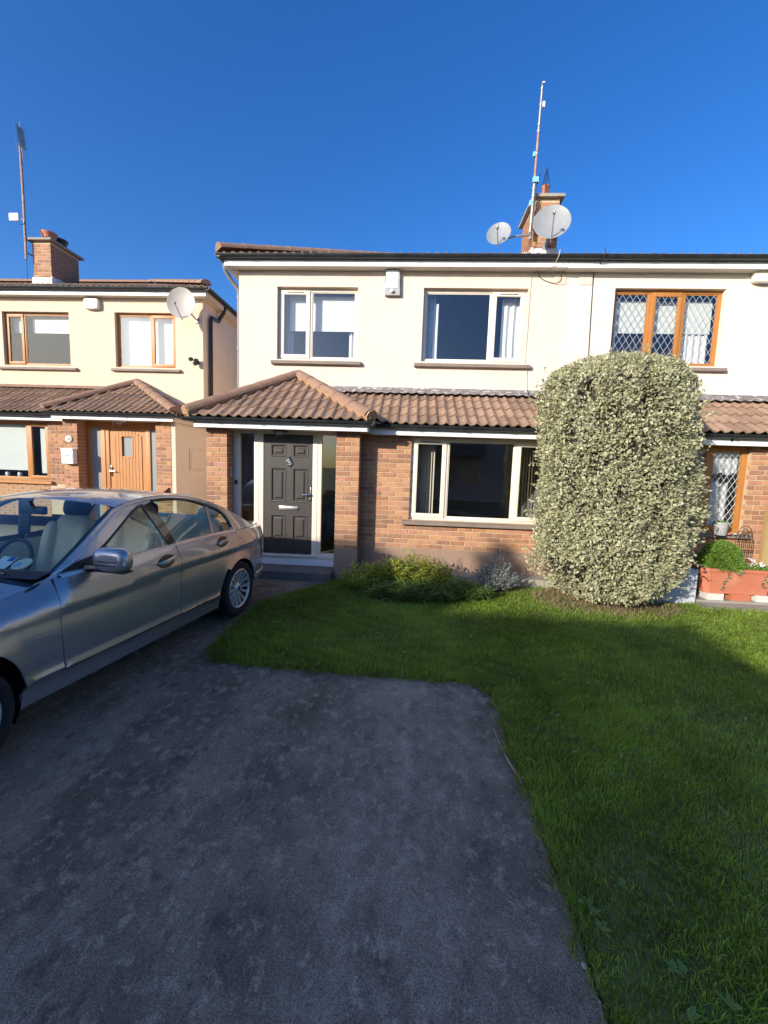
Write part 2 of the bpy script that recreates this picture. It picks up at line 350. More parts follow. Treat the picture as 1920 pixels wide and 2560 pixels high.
def frame_of(d):
    d = Vector(d).normalized()
    a = Vector((0, 0, 1)) if abs(d.z) < 0.9 else Vector((1, 0, 0))
    u = d.cross(a).normalized(); v = u.cross(d).normalized()
    return u, v
class MB:
    def __init__(s): s.v = []; s.f = []
    def add(s, vs, fs):
        o = len(s.v); s.v += [tuple(p) for p in vs]; s.f += [tuple(i + o for i in f) for f in fs]; return s
    def quad(s, a, b, c, d): return s.add([a, b, c, d], [(0, 1, 2, 3)])
    def box(s, x0, x1, y0, y1, z0, z1, bev=0.0):
        if bev <= 0:
            return s.add([(x0, y0, z0), (x1, y0, z0), (x1, y1, z0), (x0, y1, z0), (x0, y0, z1), (x1, y0, z1), (x1, y1, z1), (x0, y1, z1)],
                         [(0, 3, 2, 1), (4, 5, 6, 7), (0, 1, 5, 4), (1, 2, 6, 5), (2, 3, 7, 6), (3, 0, 4, 7)])
        bm = bmesh.new(); bmesh.ops.create_cube(bm, size=1)
        for v in bm.verts: v.co = Vector(((x0 + x1) / 2 + v.co.x * (x1 - x0), (y0 + y1) / 2 + v.co.y * (y1 - y0), (z0 + z1) / 2 + v.co.z * (z1 - z0)))
        bmesh.ops.bevel(bm, geom=bm.edges[:], offset=bev, segments=2, affect='EDGES', profile=0.6)
        s.addbm(bm); return s
    def addbm(s, bm, M=None):
        bm.verts.index_update()
        s.add([(M @ v.co if M else v.co) for v in bm.verts], [[v.index for v in f.verts] for f in bm.faces]); bm.free(); return s
    def tube(s, pts, r, n=8, caps=True, flat=None):
        pts = [Vector(p) for p in pts]
        rs = r if isinstance(r, (list, tuple)) else [r] * len(pts)
        o = len(s.v); up0 = None
        for i, p in enumerate(pts):
            d = (pts[min(i + 1, len(pts) - 1)] - pts[max(i - 1, 0)])
            if d.length < 1e-9: d = Vector((0, 0, 1))
            d.normalize()
            if up0 is None: u, v = frame_of(d)
            else:
                u = (up0 - d * up0.dot(d)); u = u.normalized() if u.length > 1e-6 else frame_of(d)[0]
                v = u.cross(d)
            up0 = u
            for k in range(n):
                a = 2 * math.pi * k / n
                s.v.append(tuple(p + (u * math.cos(a) + v * math.sin(a)) * rs[i]))
        for i in range(len(pts) - 1):
            for k in range(n):
                a = o + i * n + k; b = o + i * n + (k + 1) % n
                s.f.append((a, b, b + n, a + n))
        if caps:
            s.f.append(tuple(o + k for k in range(n))[::-1]); e = o + (len(pts) - 1) * n
            s.f.append(tuple(e + k for k in range(n)))
        return s
    def lathe(s, prof, n=24, M=None, closed=False):
        M = M or Matrix.Identity(4); o = len(s.v)
        for r, z in prof:
            for k in range(n):
                a = 2 * math.pi * k / n; s.v.append(tuple(M @ Vector((r * math.cos(a), r * math.sin(a), z))))
        m = len(prof)
        for i in range(m if closed else m - 1):
            j = (i + 1) % m
            for k in range(n):
                k2 = (k + 1) % n
                s.f.append((o + i * n + k, o + i * n + k2, o + j * n + k2, o + j * n + k))
        return s
    def prism(s, poly, a, b, fn):
        """poly 2D, extruded between a and b; fn(u, v, t) -> xyz"""
        n = len(poly); o = len(s.v)
        for t in (a, b):
            for u, v in poly: s.v.append(tuple(fn(u, v, t)))
        for k in range(n): s.f.append((o + k, o + (k + 1) % n, o + n + (k + 1) % n, o + n + k))
        s.f.append(tuple(o + k for k in range(n))[::-1]); s.f.append(tuple(o + n + k for k in range(n)))
        return s
    def grid(s, nu, nv, fn):
        o = len(s.v)
        for i in range(nu + 1):
            for j in range(nv + 1): s.v.append(tuple(fn(i / nu, j / nv)))
        for i in range(nu):
            for j in range(nv):
                a = o + i * (nv + 1) + j; s.f.append((a, a + nv + 1, a + nv + 2, a + 1))
        return s
    def mesh(s, name, smooth=False):
        me = bpy.data.meshes.new(name); me.from_pydata(s.v, [], s.f); 
        bm = bmesh.new(); bm.from_mesh(me); bmesh.ops.recalc_face_normals(bm, faces=bm.faces); bm.to_mesh(me); bm.free()
        if smooth:
            me.shade_smooth()
            me.set_sharp_from_angle(angle=R(38))
        return me
    def build(s, name, mat, parent=None, smooth=False, world_m=None):
        return mesh_obj(name, s.mesh(name, smooth), mat, parent, world_m)

def text_mesh(txt, size, M, name='lettering', mat='ink', parent=None, extrude=0.0008, align='CENTER'):
    cu = bpy.data.curves.new(name, 'FONT'); cu.body = txt; cu.size = size; cu.extrude = extrude; cu.align_x = align; cu.align_y = 'CENTER'; cu.resolution_u = 2
    ob = bpy.data.objects.new(name + '_tmp', cu); COL.objects.link(ob)
    dg = bpy.context.evaluated_depsgraph_get(); dg.update()
    me = bpy.data.meshes.new_from_object(ob.evaluated_get(dg))
    bpy.data.objects.remove(ob); me.transform(M); me.name = name
    return mesh_obj(name, me, mat, parent)
def FACE(x, y, z):      # text plane facing -Y at a point
    return Matrix.Translation((x, y, z)) @ Matrix.Rotation(R(90), 4, 'X')

def np_mesh(name, verts, faces_list, mat, parent=None, leafcol=None, world_m=None, smooth=False):
    """fast mesh from numpy: verts (N,3), list of (M,k) index arrays"""
    me = bpy.data.meshes.new(name)
    me.vertices.add(len(verts)); me.vertices.foreach_set('co', np.ascontiguousarray(verts, dtype=np.float32).ravel())
    li = np.concatenate([f.ravel() for f in faces_list]).astype(np.int32)
    tot = np.concatenate([np.full(len(f), f.shape[1], np.int32) for f in faces_list])
    st = np.concatenate([[0], np.cumsum(tot)[:-1]]).astype(np.int32)
    me.loops.add(len(li)); me.loops.foreach_set('vertex_index', li)
    me.polygons.add(len(tot)); me.polygons.foreach_set('loop_start', st)
    if smooth: me.polygons.foreach_set('use_smooth', np.ones(len(tot), bool))
    me.update(calc_edges=True)
    if leafcol is not None:
        at = me.attributes.new('leaf', 'FLOAT_COLOR', 'POINT')
        at.data.foreach_set('color', np.ascontiguousarray(leafcol, dtype=np.float32).ravel())
    return mesh_obj(name, me, mat, parent, world_m)

def leaves(name, P, D, W, L, Wd, mat, parent=None, fold=0.25, curl=0.2, hue=None, pointed=0.35):
    """P base points, D direction, W side vector (n,3); L length, Wd width (n,). Each leaf: 3x... 8 verts, margin in attribute g"""
    n = len(P); D = D / np.linalg.norm(D, axis=1)[:, None]
    W = W - D * (W * D).sum(1)[:, None]; W = W / (np.linalg.norm(W, axis=1)[:, None] + 1e-9)
    Nn = np.cross(D, W)
    L = L[:, None]; H = Wd[:, None] / 2
    def pt(t, w, lift): return P + D * L * t + W * H * w + Nn * (H * fold * abs(w) * 2 * 0.5 - L * curl * t * t + lift * 0)
    cols = [(0.0, 0, 0), (0.38, -1, 0), (0.38, 0, 0), (0.38, 1, 0), (0.74, -0.72, 0), (0.74, 0, 0), (0.74, 0.72, 0), (1.0, 0, 0)]
    V = np.stack([pt(*c) for c in cols], 1).reshape(-1, 3)
    b = (np.arange(n) * 8)[:, None]
    q = np.concatenate([b + np.array([[1, 2, 5, 4]]), b + np.array([[2, 3, 6, 5]])])
    t = np.concatenate([b + np.array([[0, 2, 1]]), b + np.array([[0, 3, 2]]), b + np.array([[4, 5, 7]]), b + np.array([[5, 6, 7]])])
    r = RNG.random(n); hh = hue if hue is not None else RNG.random(n)
    C = np.zeros((n, 8, 4)); C[:, :, 3] = 1; C[:, :, 0] = r[:, None]; C[:, :, 2] = hh[:, None]
    C[:, :, 1] = np.array([0.6, 1, 0, 1, 1, 0.1, 1, 1])[None]
    return np_mesh(name, V, [q, t], mat, parent, C.reshape(-1, 4))

def blades(name, P, lean, H, Wd, mat, parent=None, hue=None, kink=0.35, bright=None):
    """grass: 5 verts each: base 2, mid 2, tip 1"""
    n = len(P); a = RNG.random(n) * 2 * np.pi
    s = np.stack([np.cos(a), np.sin(a), np.zeros(n)], 1) * (Wd[:, None] / 2)
    up = np.array([0, 0, 1.0])[None]
    m = P + up * (H * 0.55)[:, None] + lean * kink
    t = P + up * H[:, None] + lean
    V = np.stack([P - s, P + s, m - s * 0.8, m + s * 0.8, t], 1).reshape(-1, 3)
    b = (np.arange(n) * 5)[:, None]
    q = b + np.array([[0, 1, 3, 2]]); tr = b + np.array([[2, 3, 4]])
    C = np.zeros((n, 5, 4)); C[:, :, 3] = 1; C[:, :, 0] = (bright if bright is not None else RNG.random(n))[:, None]; C[:, :, 2] = (hue if hue is not None else RNG.random(n))[:, None]
    C[:, :, 1] = np.array([0, 0, .5, .5, 1])[None]
    return np_mesh(name, V, [q, tr], mat, parent, C.reshape(-1, 4))
# ------------------------------------------------------------------ ground, drive, lawn
def sheet(name, poly, z, mat, kind='structure', thick=0.0, sub=None):
    bm = bmesh.new()
    vs = [bm.verts.new((x, y, z)) for x, y in poly]
    f = bm.faces.new(vs); bmesh.ops.recalc_face_normals(bm, faces=[f])
    if f.normal.z < 0: f.normal_flip()
    if thick:
        r = bmesh.ops.extrude_face_region(bm, geom=[f])
        for v in r['geom']:
            if isinstance(v, bmesh.types.BMVert): v.co.z -= thick
    bmesh.ops.triangulate(bm, faces=[f for f in bm.faces if len(f.verts) > 4])
    bmesh.ops.recalc_face_normals(bm, faces=bm.faces)
    me = bpy.data.meshes.new(name); bm.to_mesh(me); bm.free()
    return tag(mesh_obj(name, me, mat), kind=kind)

def wav(pts, step=0.11, amp=0.012):
    """subdivide a closed outline and roughen it"""
    out = []
    for i, a in enumerate(pts):
        b = pts[(i + 1) % len(pts)]; d = math.hypot(b[0] - a[0], b[1] - a[1])
        n = max(1, int(d / step)) if d < 9 else 1
        for k in range(n):
            t = k / n; j = amp if 0 < k else 0
            out.append((a[0] + (b[0] - a[0]) * t + random.uniform(-j, j), a[1] + (b[1] - a[1]) * t + random.uniform(-j, j)))
    return out
g = sheet('ground', [(-400, -400), (400, -400), (400, 400), (-400, 400)], GZ - 0.03, 'soil')
sheet('road', [(-90, -6.4), (90, -6.4), (90, -2.6), (-90, -2.6)], GZ - 0.02, 'road_asphalt')
fp = MB().box(-90, 90, -2.6, -1.2, GZ - 0.03, GZ - 0.005)
tag(fp.build('pavement', 'concrete'), kind='structure')
DRIVE = [(-12, -1.2), (0.70, -1.2), (0.705, 0.4), (0.70, 1.2), (0.71, 2.0), (0.69, 2.5), (0.72, 2.95), (0.70, 3.16), (0.62, 3.29), (0.48, 3.36), (0.1, 3.355), (-0.6, 3.38), (-1.2, 3.41), (-1.66, 3.45),
         (-1.79, 3.62), (-1.81, 4.3), (-1.80, 5.05), (-1.62, 5.32), (-1.30, 5.80), (-1.05, 6.2), (-0.80, 6.66), (-0.80, 7.0), (-12, 7.0)]
drive = sheet('driveway', wav(DRIVE), GZ, 'tarmac')
sheet('side_passage', [(-12, 7.0), (-3.1, 7.0), (-3.1, 16), (-12, 16)], GZ - 0.004, 'concrete')
LAWN = [(0.72, -1.2), (9.5, -1.2), (9.5, 5.75), (4.05, 5.75), (3.95, 6.1), (3.0, 6.35), (2.2, 6.40), (-0.75, 6.40), (-0.80, 6.62)] + [(x + (0.02 if x > 0.5 else 0.0), y + 0.015) for x, y in DRIVE[20:1:-1]]
lawn = sheet('lawn', wav(LAWN, 0.05, 0.022), GZ + 0.010, 'soil', thick=0.03)
# the concrete strip at the foot of the house wall and the paving at the neighbour's
tag(MB().box(-0.79, 2.55, 6.40, 6.70, GZ - 0.02, -0.012, 0.008).build('footing_strip', 'concrete'), kind='structure')
tag(MB().box(3.99, 11, 5.72, 6.0, GZ - 0.02, GZ + 0.035, 0.01).add([], []).box(2.9, 11, 6.003, 7.2, GZ - 0.02, GZ + 0.06, 0.01).build('neighbour_path', 'concrete'), kind='structure')

def in_poly(x, y, poly):
    r = np.zeros(len(x), bool); n = len(poly)
    for i in range(n):
        x1, y1 = poly[i]; x2, y2 = poly[(i + 1) % n]
        c = ((y1 > y) != (y2 > y)) & (x < (x2 - x1) * (y - y1) / ((y2 - y1) if y2 != y1 else 1e-9) + x1)
        r ^= c
    return r
CR, CU, CF, CO = [np.array(v) for v in (rt, up, fw, (0, 0, 1.61))]
def in_view(P, mx=1.22, my=1.18):
    v = P - CO; d = v @ CF
    return (d > 0.3) & (np.abs(v @ CR) < d * 960 / 1050 * mx) & (np.abs(v @ CU) < d * 1280 / 1050 * my)
gx = RNG.uniform(-1.95, 7.2, 2600000); gy = RNG.uniform(0.6, 6.5, 2600000)
ok = in_poly(gx, gy, LAWN); gx, gy = gx[ok], gy[ok]
P = np.stack([gx, gy, np.full(len(gx), GZ + 0.008)], 1)
P = P[in_view(P)]
dist = np.linalg.norm(P - CO, axis=1)
dens = np.clip(1.55 - dist * 0.165, 0.34, 1.0)
# bare ground below the tall bush and in the flower bed
bush_r = np.hypot((P[:, 0] - 2.72) / 1.0, (P[:, 1] - 5.85) / 0.55)
dens *= np.clip((bush_r - 0.7) * 2.2, 0.06, 1)
bed = (P[:, 1] > 6.0) & (P[:, 0] < 2.4)
dens[bed] *= 0.25
# patchy growth
pat = np.sin(P[:, 0] * 3.1 + 1.3 * np.sin(P[:, 1] * 2.3)) * np.sin(P[:, 1] * 3.7 + 1.1 * np.sin(P[:, 0] * 4.1))
pat2 = np.sin(P[:, 0] * 9.3 + P[:, 1] * 4.1) * np.sin(P[:, 1] * 10.1 - P[:, 0] * 3.3)
dens *= 0.72 + 0.16 * pat + 0.14 * pat2
P = P[RNG.random(len(P)) < dens * 0.42]
n = len(P); dist = np.linalg.norm(P - CO, axis=1)
pat = np.sin(P[:, 0] * 3.1 + 1.3 * np.sin(P[:, 1] * 2.3)) * np.sin(P[:, 1] * 3.7 + 1.1 * np.sin(P[:, 0] * 4.1))
an = RNG.random(n) * 2 * np.pi; le = RNG.random(n) ** 1.3 * 0.045 * (1 + 0.4 * pat)
flow = np.stack([np.sin(P[:, 1] * 2.1 + P[:, 0]), np.cos(P[:, 0] * 2.6), np.zeros(n)], 1) * 0.012
lean = np.stack([np.cos(an) * le, np.sin(an) * le, np.zeros(n)], 1) + flow
H = (0.022 + 0.032 * RNG.random(n)) * (1 + 0.3 * pat)
tuft = (P[:, 1] > 3.36) & (P[:, 1] < 3.75) & (P[:, 0] < 0.5)          # longer growth along the drive's edge
H[tuft] *= 1.25
Wd = 0.0034 + 0.0013 * np.clip(dist - 1.5, 0, 4) * 0.75
hue = RNG.random(n) * 0.985
# blades that hang over the ragged edge of the drive
eg = [(x + (0.01 if x > .5 else 0), y) for x, y in DRIVE[1:20]]; EP, EL = [], []
for (xa_, ya_), (xb_, yb_) in zip(eg, eg[1:]):
    d_ = math.hypot(xb_ - xa_, yb_ - ya_); ne = int(d_ * 900)
    for _ in range(ne):
        t = random.random(); wv_ = .016 * math.sin((xa_ + ya_ + t * d_) * 23) + .012 * math.sin((xa_ - ya_ + t * d_) * 51)
        nx_, ny_ = (yb_ - ya_) / d_, -(xb_ - xa_) / d_          # toward the lawn
        o_ = random.uniform(-.035, .05) + wv_; EP.append((xa_ + (xb_ - xa_) * t + nx_ * o_, ya_ + (yb_ - ya_) * t + ny_ * o_, GZ + .004)); k_ = random.uniform(-.01, .045); EL.append((-nx_ * k_ + random.gauss(0, .02), -ny_ * k_ + random.gauss(0, .02), 0))
EP, EL = np.array(EP), np.array(EL); v_ = in_view(EP); EP, EL = EP[v_], EL[v_]
de = np.linalg.norm(EP - CO, axis=1); ne = len(EP)
P = np.concatenate([P, EP]); lean = np.concatenate([lean, EL]); H = np.concatenate([H, .018 + .04 * RNG.random(ne)]); Wd = np.concatenate([Wd, 0.003 + 0.0009 * np.clip(de - 1.5, 0, 4)]); hue = np.concatenate([hue, np.where(RNG.random(ne) < .12, .99, .2)])
bri = np.clip(.5 + .22 * np.sin(P[:, 0] * 2.3 + 2 * np.sin(P[:, 1] * 1.7)) * np.sin(P[:, 1] * 2.9 + 1.4 * np.sin(P[:, 0] * 2.2)) + .2 * np.sin(P[:, 0] * 11 + 3 * np.sin(P[:, 1] * 7)) * np.sin(P[:, 1] * 13 + P[:, 0] * 4) + .26 * RNG.normal(size=len(P)), 0, 1)
grass = blades('grass', P, lean, H, Wd, 'grass', hue=hue, bright=bri)
tag(grass, 'short green lawn grass beside the drive', 'grass', kind='stuff')
# broad weeds in the turf
wn_ = 700
wx = RNG.uniform(-1.6, 5.5, wn_ * 4); wy = RNG.uniform(1.2, 5.3, wn_ * 4); k = in_poly(wx, wy, LAWN); wx, wy = wx[k][:wn_], wy[k][:wn_]
Pw = np.repeat(np.stack([wx, wy, np.full(len(wx), GZ + 0.03)], 1), 5, 0); n = len(Pw)
a = RNG.random(n) * 2 * np.pi
D = np.stack([np.cos(a), np.sin(a), 0.35 + 0.5 * RNG.random(n)], 1); W = np.stack([-np.sin(a), np.cos(a), np.zeros(n)], 1)
o = leaves('clover_weed', Pw, D, W, 0.02 + 0.03 * RNG.random(n), 0.012 + 0.012 * RNG.random(n), 'bed_leaf_green')
tag(o, 'small broad-leaved weeds growing among the lawn grass', 'weeds', kind='stuff')
# ------------------------------------------------------------------ building pieces
def wall_holes(mb, x0, x1, z0, z1, y, holes, depth=0.1, back=None):
    """front face at y (facing -Y) with rectangular holes and their reveals"""
    xs = sorted({x0, x1, *[h[0] for h in holes], *[h[1] for h in holes]}); zs = sorted({z0, z1, *[h[2] for h in holes], *[h[3] for h in holes]})
    xs = [x for x in xs if x0 <= x <= x1]; zs = [z for z in zs if z0 <= z <= z1]
    for a, b in zip(xs, xs[1:]):
        for c, d in zip(zs, zs[1:]):
            mx, mz = (a + b) / 2, (c + d) / 2
            if any(h[0] < mx < h[1] and h[2] < mz < h[3] for h in holes): continue
            mb.quad((a, y, c), (b, y, c), (b, y, d), (a, y, d))
    for a, b, c, d in holes:
        e = y + depth
        mb.quad((a, y, c), (a, e, c), (a, e, d), (a, y, d)); mb.quad((b, y, c), (b, y, d), (b, e, d), (b, e, c))
        mb.quad((a, y, d), (a, e, d), (b, e, d), (b, y, d)); mb.quad((a, y, c), (b, y, c), (b, e, c), (a, e, c))
    return mb

# --- bricks: shared meshes, one object each
def brick_mesh(l, h=0.065, d=0.05, c=0.004):
    key = ('brick', round(l, 3))
    if key not in BMESH:
        m = MB().add([(0, c, 0), (l, c, 0), (l, c, h), (0, c, h), (c, 0, c), (l - c, 0, c), (l - c, 0, h - c), (c, 0, h - c), (0, d, 0), (l, d, 0), (l, d, h), (0, d, h)],
                     [(4, 5, 6, 7), (0, 1, 5, 4), (1, 2, 6, 5), (2, 3, 7, 6), (3, 0, 4, 7), (0, 8, 9, 1), (1, 9, 10, 2), (2, 10, 11, 3), (3, 11, 8, 0)])
        BMESH[key] = m.mesh('brick')
    return BMESH[key]
BMESH = {}
COUNT = {}
def bricks(parent, key, mat, x0, x1, z0, n, y, holes=(), phase=0, axis='X', limit=300, stagger=0.1125, ztop=None):
    """n courses of stretchers on the plane y (facing -Y), or for axis 'Y+'/'Y-' on the plane x=y running along Y.
       Bricks past the limit of one house go into one joined part."""
    rest = MB()
    for r in range(n):
        z = z0 + r * 0.075
        if ztop and z > ztop: break
        x = x0 - (stagger if (r + phase) % 2 else 0)
        while x < x1 - 0.012:
            a, b = max(x, x0), min(x + 0.215, x1); x += 0.225
            if b - a < 0.03: continue
            segs = [(a, b)]
            for h in holes:
                if z + 0.065 > h[2] + 0.01 and z < h[3] - 0.01:
                    ns = []
                    for p, q in segs:
                        if h[1] <= p or h[0] >= q: ns.append((p, q)); continue
                        if h[0] - p > 0.03: ns.append((p, h[0]))
                        if q - h[1] > 0.03: ns.append((h[1], q))
                    segs = ns
            for p, q in segs:
                l = q - p; j = random.uniform(-0.0018, 0.0018)
                if axis == 'X': M = Matrix.Translation((p, y + j, z))
                elif axis == '+X': M = Matrix.Translation((y - j, p, z)) @ Matrix.Rotation(R(90), 4, 'Z')      # faces +X
                else: M = Matrix.Translation((y + j, q, z)) @ Matrix.Rotation(R(-90), 4, 'Z')                    # faces -X
                M = M @ Matrix.Rotation(random.uniform(-0.004, 0.004), 4, 'Y')
                if axis == 'X' and COUNT.get(key, 0) < limit:
                    COUNT[key] = COUNT.get(key, 0) + 1
                    mesh_obj('brick', brick_mesh(l), mat, parent, M)
                else:
                    me = brick_mesh(l); rest.add([M @ v.co for v in me.vertices], [list(f.vertices) for f in me.polygons])
    if rest.v: tag(rest.build('brick_courses', mat, parent), kind='stuff')

# --- roof tiles
def tile_mesh():
    if 'tile' in BMESH: return BMESH['tile']
    def h(u):
        t = (u / 0.15) % 1.0
        return 0.034 * (math.sin(math.pi * (t - 0.36) / 0.64) ** 1.15 if t > 0.36 else 0.0)
    m = MB(); S = 14; us = [0.30 * k / S for k in range(S + 1)]
    hs = [h(u) if k < S else h(0.2999) for k, u in enumerate(us)]
    Lm = 0.41; lift = 0.026
    top0 = [(u + 0.0, 0, hh + lift) for u, hh in zip(us, hs)]; top1 = [(u, Lm, hh) for u, hh in zip(us, hs)]; bot = [(u, 0.002, hh + lift - 0.018) for u, hh in zip(us, hs)]
    m.add(top0 + top1, [(k, k + 1, k + S + 2, k + S + 1) for k in range(S)])
    m.add(bot + top0, [(k, k + 1, k + S + 2, k + S + 1) for k in range(S)])
    me = bpy.data.meshes.new('tile'); me.from_pydata(m.v, [], m.f); me.shade_smooth(); me.set_sharp_from_angle(angle=R(50)); me.materials.append(MAT['tile'])
    BMESH['tile'] = me
    return me
GAUGE = 0.345
def tiles(parent, O, U, V, poly, obj_rows=99, v0=0.0, u0=0.0, mat='tile', name='tile'):
    """tiles over the plane through O spanned by unit U (along the eaves) and V (up the slope); poly is a convex outline in (u, v)"""
    O, U, V = Vector(O), Vector(U).normalized(), Vector(V).normalized(); Nn = U.cross(V).normalized()
    B = Matrix((( U.x, V.x, Nn.x, O.x), (U.y, V.y, Nn.y, O.y), (U.z, V.z, Nn.z, O.z), (0, 0, 0, 1)))
    area = sum(poly[i][0] * poly[(i + 1) % len(poly)][1] - poly[(i + 1) % len(poly)][0] * poly[i][1] for i in range(len(poly)))
    if area < 0: poly = poly[::-1]
    me0 = tile_mesh(); umin = min(p[0] for p in poly); umax = max(p[0] for p in poly); vmax = max(p[1] for p in poly)
    def side(p):
        return min(((b[0] - a[0]) * (p[1] - a[1]) - (b[1] - a[1]) * (p[0] - a[0])) / max(1e-6, math.hypot(b[0] - a[0], b[1] - a[1])) for a, b in zip(poly, poly[1:] + poly[:1]))
    rest = MB(); r = 0
    while v0 + r * GAUGE < vmax:
        v = v0 + r * GAUGE
        c = math.floor((umin - u0) / 0.30)
        while u0 + c * 0.30 < umax:
            u = u0 + c * 0.30; c += 1
            cs = [side((u + a, v + b)) for a in (0.0, 0.30) for b in (0.0, 0.345)]
            M = B @ Matrix.Translation((u, v, random.uniform(0, 0.003))) @ Matrix.Rotation(random.uniform(-0.006, 0.006), 4, 'Z')
            if min(cs) > -0.02:
                if r < obj_rows: mesh_obj(name, me0, mat, parent, M)
                else: rest.add([M @ q.co for q in me0.vertices], [list(f.vertices) for f in me0.polygons])
                continue
            if max(cs) < -0.35: continue
            bm = bmesh.new(); bm.from_mesh(me0); bm.transform(Matrix.Translation((u, v, 0)))
            for a, b in zip(poly, poly[1:] + poly[:1]):
                nn = Vector((-(b[1] - a[1]), b[0] - a[0], 0)).normalized()
                bmesh.ops.bisect_plane(bm, geom=bm.verts[:] + bm.edges[:] + bm.faces[:], plane_co=(a[0], a[1], 0), plane_no=nn, clear_inner=True)
                if not bm.faces: break
            if len(bm.faces):
                if r < obj_rows:
                    me = bpy.data.meshes.new('cut_tile'); bm.transform(Matrix.Translation((-u, -v, 0))); bm.to_mesh(me); me.materials.append(MAT[mat]); me.shade_smooth(); me.set_sharp_from_angle(angle=R(50))
                    mesh_obj(name, me, mat, parent, M)
                    bm.free()
                else:
                    bm.transform(B); rest.addbm(bm)
            else: bm.free()
        r += 1
    if rest.v: tag(rest.build('tile_field', mat, parent), kind='stuff')

def ridge_run(parent, A, Bp, name='hip_tile', seg=0.44, r=0.115, mat='ridge_tile', sink=0.02):
    """half-round ridge tiles from A (low) to B, each a part"""
    A, Bp = Vector(A), Vector(Bp); d = (Bp - A); Ln = d.length; d.normalize(); n = max(1, round(Ln / seg)); s = Ln / n
    side = d.cross(Vector((0, 0, 1))).normalized(); u = side.cross(d).normalized()
    for k in range(n):
        m = MB(); p0 = A + d * (k * s); p1 = A + d * ((k + 1) * s + 0.02); r0 = r * 1.03; r1 = r * 0.96
        N_ = 9; rows = []
        for p, rr, th in ((p0, r0, 0), (p1, r1, 0), (p1, r1 - 0.016, 1), (p0, r0 - 0.016, 1)):
            rows.append([p + (side * math.cos(a) + u * (math.sin(a) * 0.85)) * rr - u * (sink + 0.02) for a in [math.pi * (i / N_) for i in range(N_ + 1)]])
        o = 0; m.v = [tuple(q) for row in rows for q in row]; w = N_ + 1
        for a, b in ((0, 1), (1, 2), (2, 3), (3, 0)):
            for i in range(N_): m.f.append((a * w + i, a * w + i + 1, b * w + i + 1, b * w + i))
        # mortar filling the open lower end
        if k == 0: m.f.append(tuple(range(3 * w, 4 * w)))
        m.build(name, mat, parent, smooth=True)

def gutter_run(parent, A, Bp, r=0.057, name='gutter', out=(0, -1, 0), ends=True):
    """half-round gutter from A to B: the points are the middle of its open top"""
    A, Bp = Vector(A), Vector(Bp); o = Vector(out); m = MB(); N_ = 8; w = N_ + 1
    rows = []
    for rr in (r, r - 0.006):
        for p in (A, Bp): rows.append([p + o * (math.cos(a) * rr) - Vector((0, 0, 1)) * (math.sin(a) * rr) for a in [math.pi * i / N_ for i in range(w)]])
    m.v = [tuple(q) for row in rows for q in row]
    for i in range(N_):
        m.f.append((i, i + 1, w + i + 1, w + i)); m.f.append((2 * w + i, 3 * w + i, 3 * w + i + 1, 2 * w + i + 1))
    for i in (0, N_): m.f.append((i, w + i, 3 * w + i, 2 * w + i))
    if ends:
        m.f.append(tuple(range(w))); m.f.append(tuple(range(w, 2 * w)))
    g_ = m.build(name, 'gutter_black', parent, smooth=True)
    return g_
def brackets(parent, A, Bp, n, r=0.06, out=(0, -1, 0), depth=0.05):
    A, Bp, o = Vector(A), Vector(Bp), Vector(out); ax = (Bp - A).normalized()
    for k in range(n):
        p = A.lerp(Bp, (k + 0.5 + random.uniform(-.1, .1)) / n); m = MB(); N_ = 6
        pts = [p + o * (math.cos(a) * (r + 0.004)) - Vector((0, 0, 1)) * (math.sin(a) * (r + 0.004)) for a in [math.pi * i / N_ for i in range(N_ + 1)]]
        pts += [p - o * (r + 0.0) - Vector((0, 0, 1)) * 0.10]
        for a, b in zip(pts, pts[1:]):
            m.quad(a - ax * 0.016, a + ax * 0.016, b + ax * 0.016, b - ax * 0.016)
        m.build('gutter_bracket', 'gutter_black', parent)

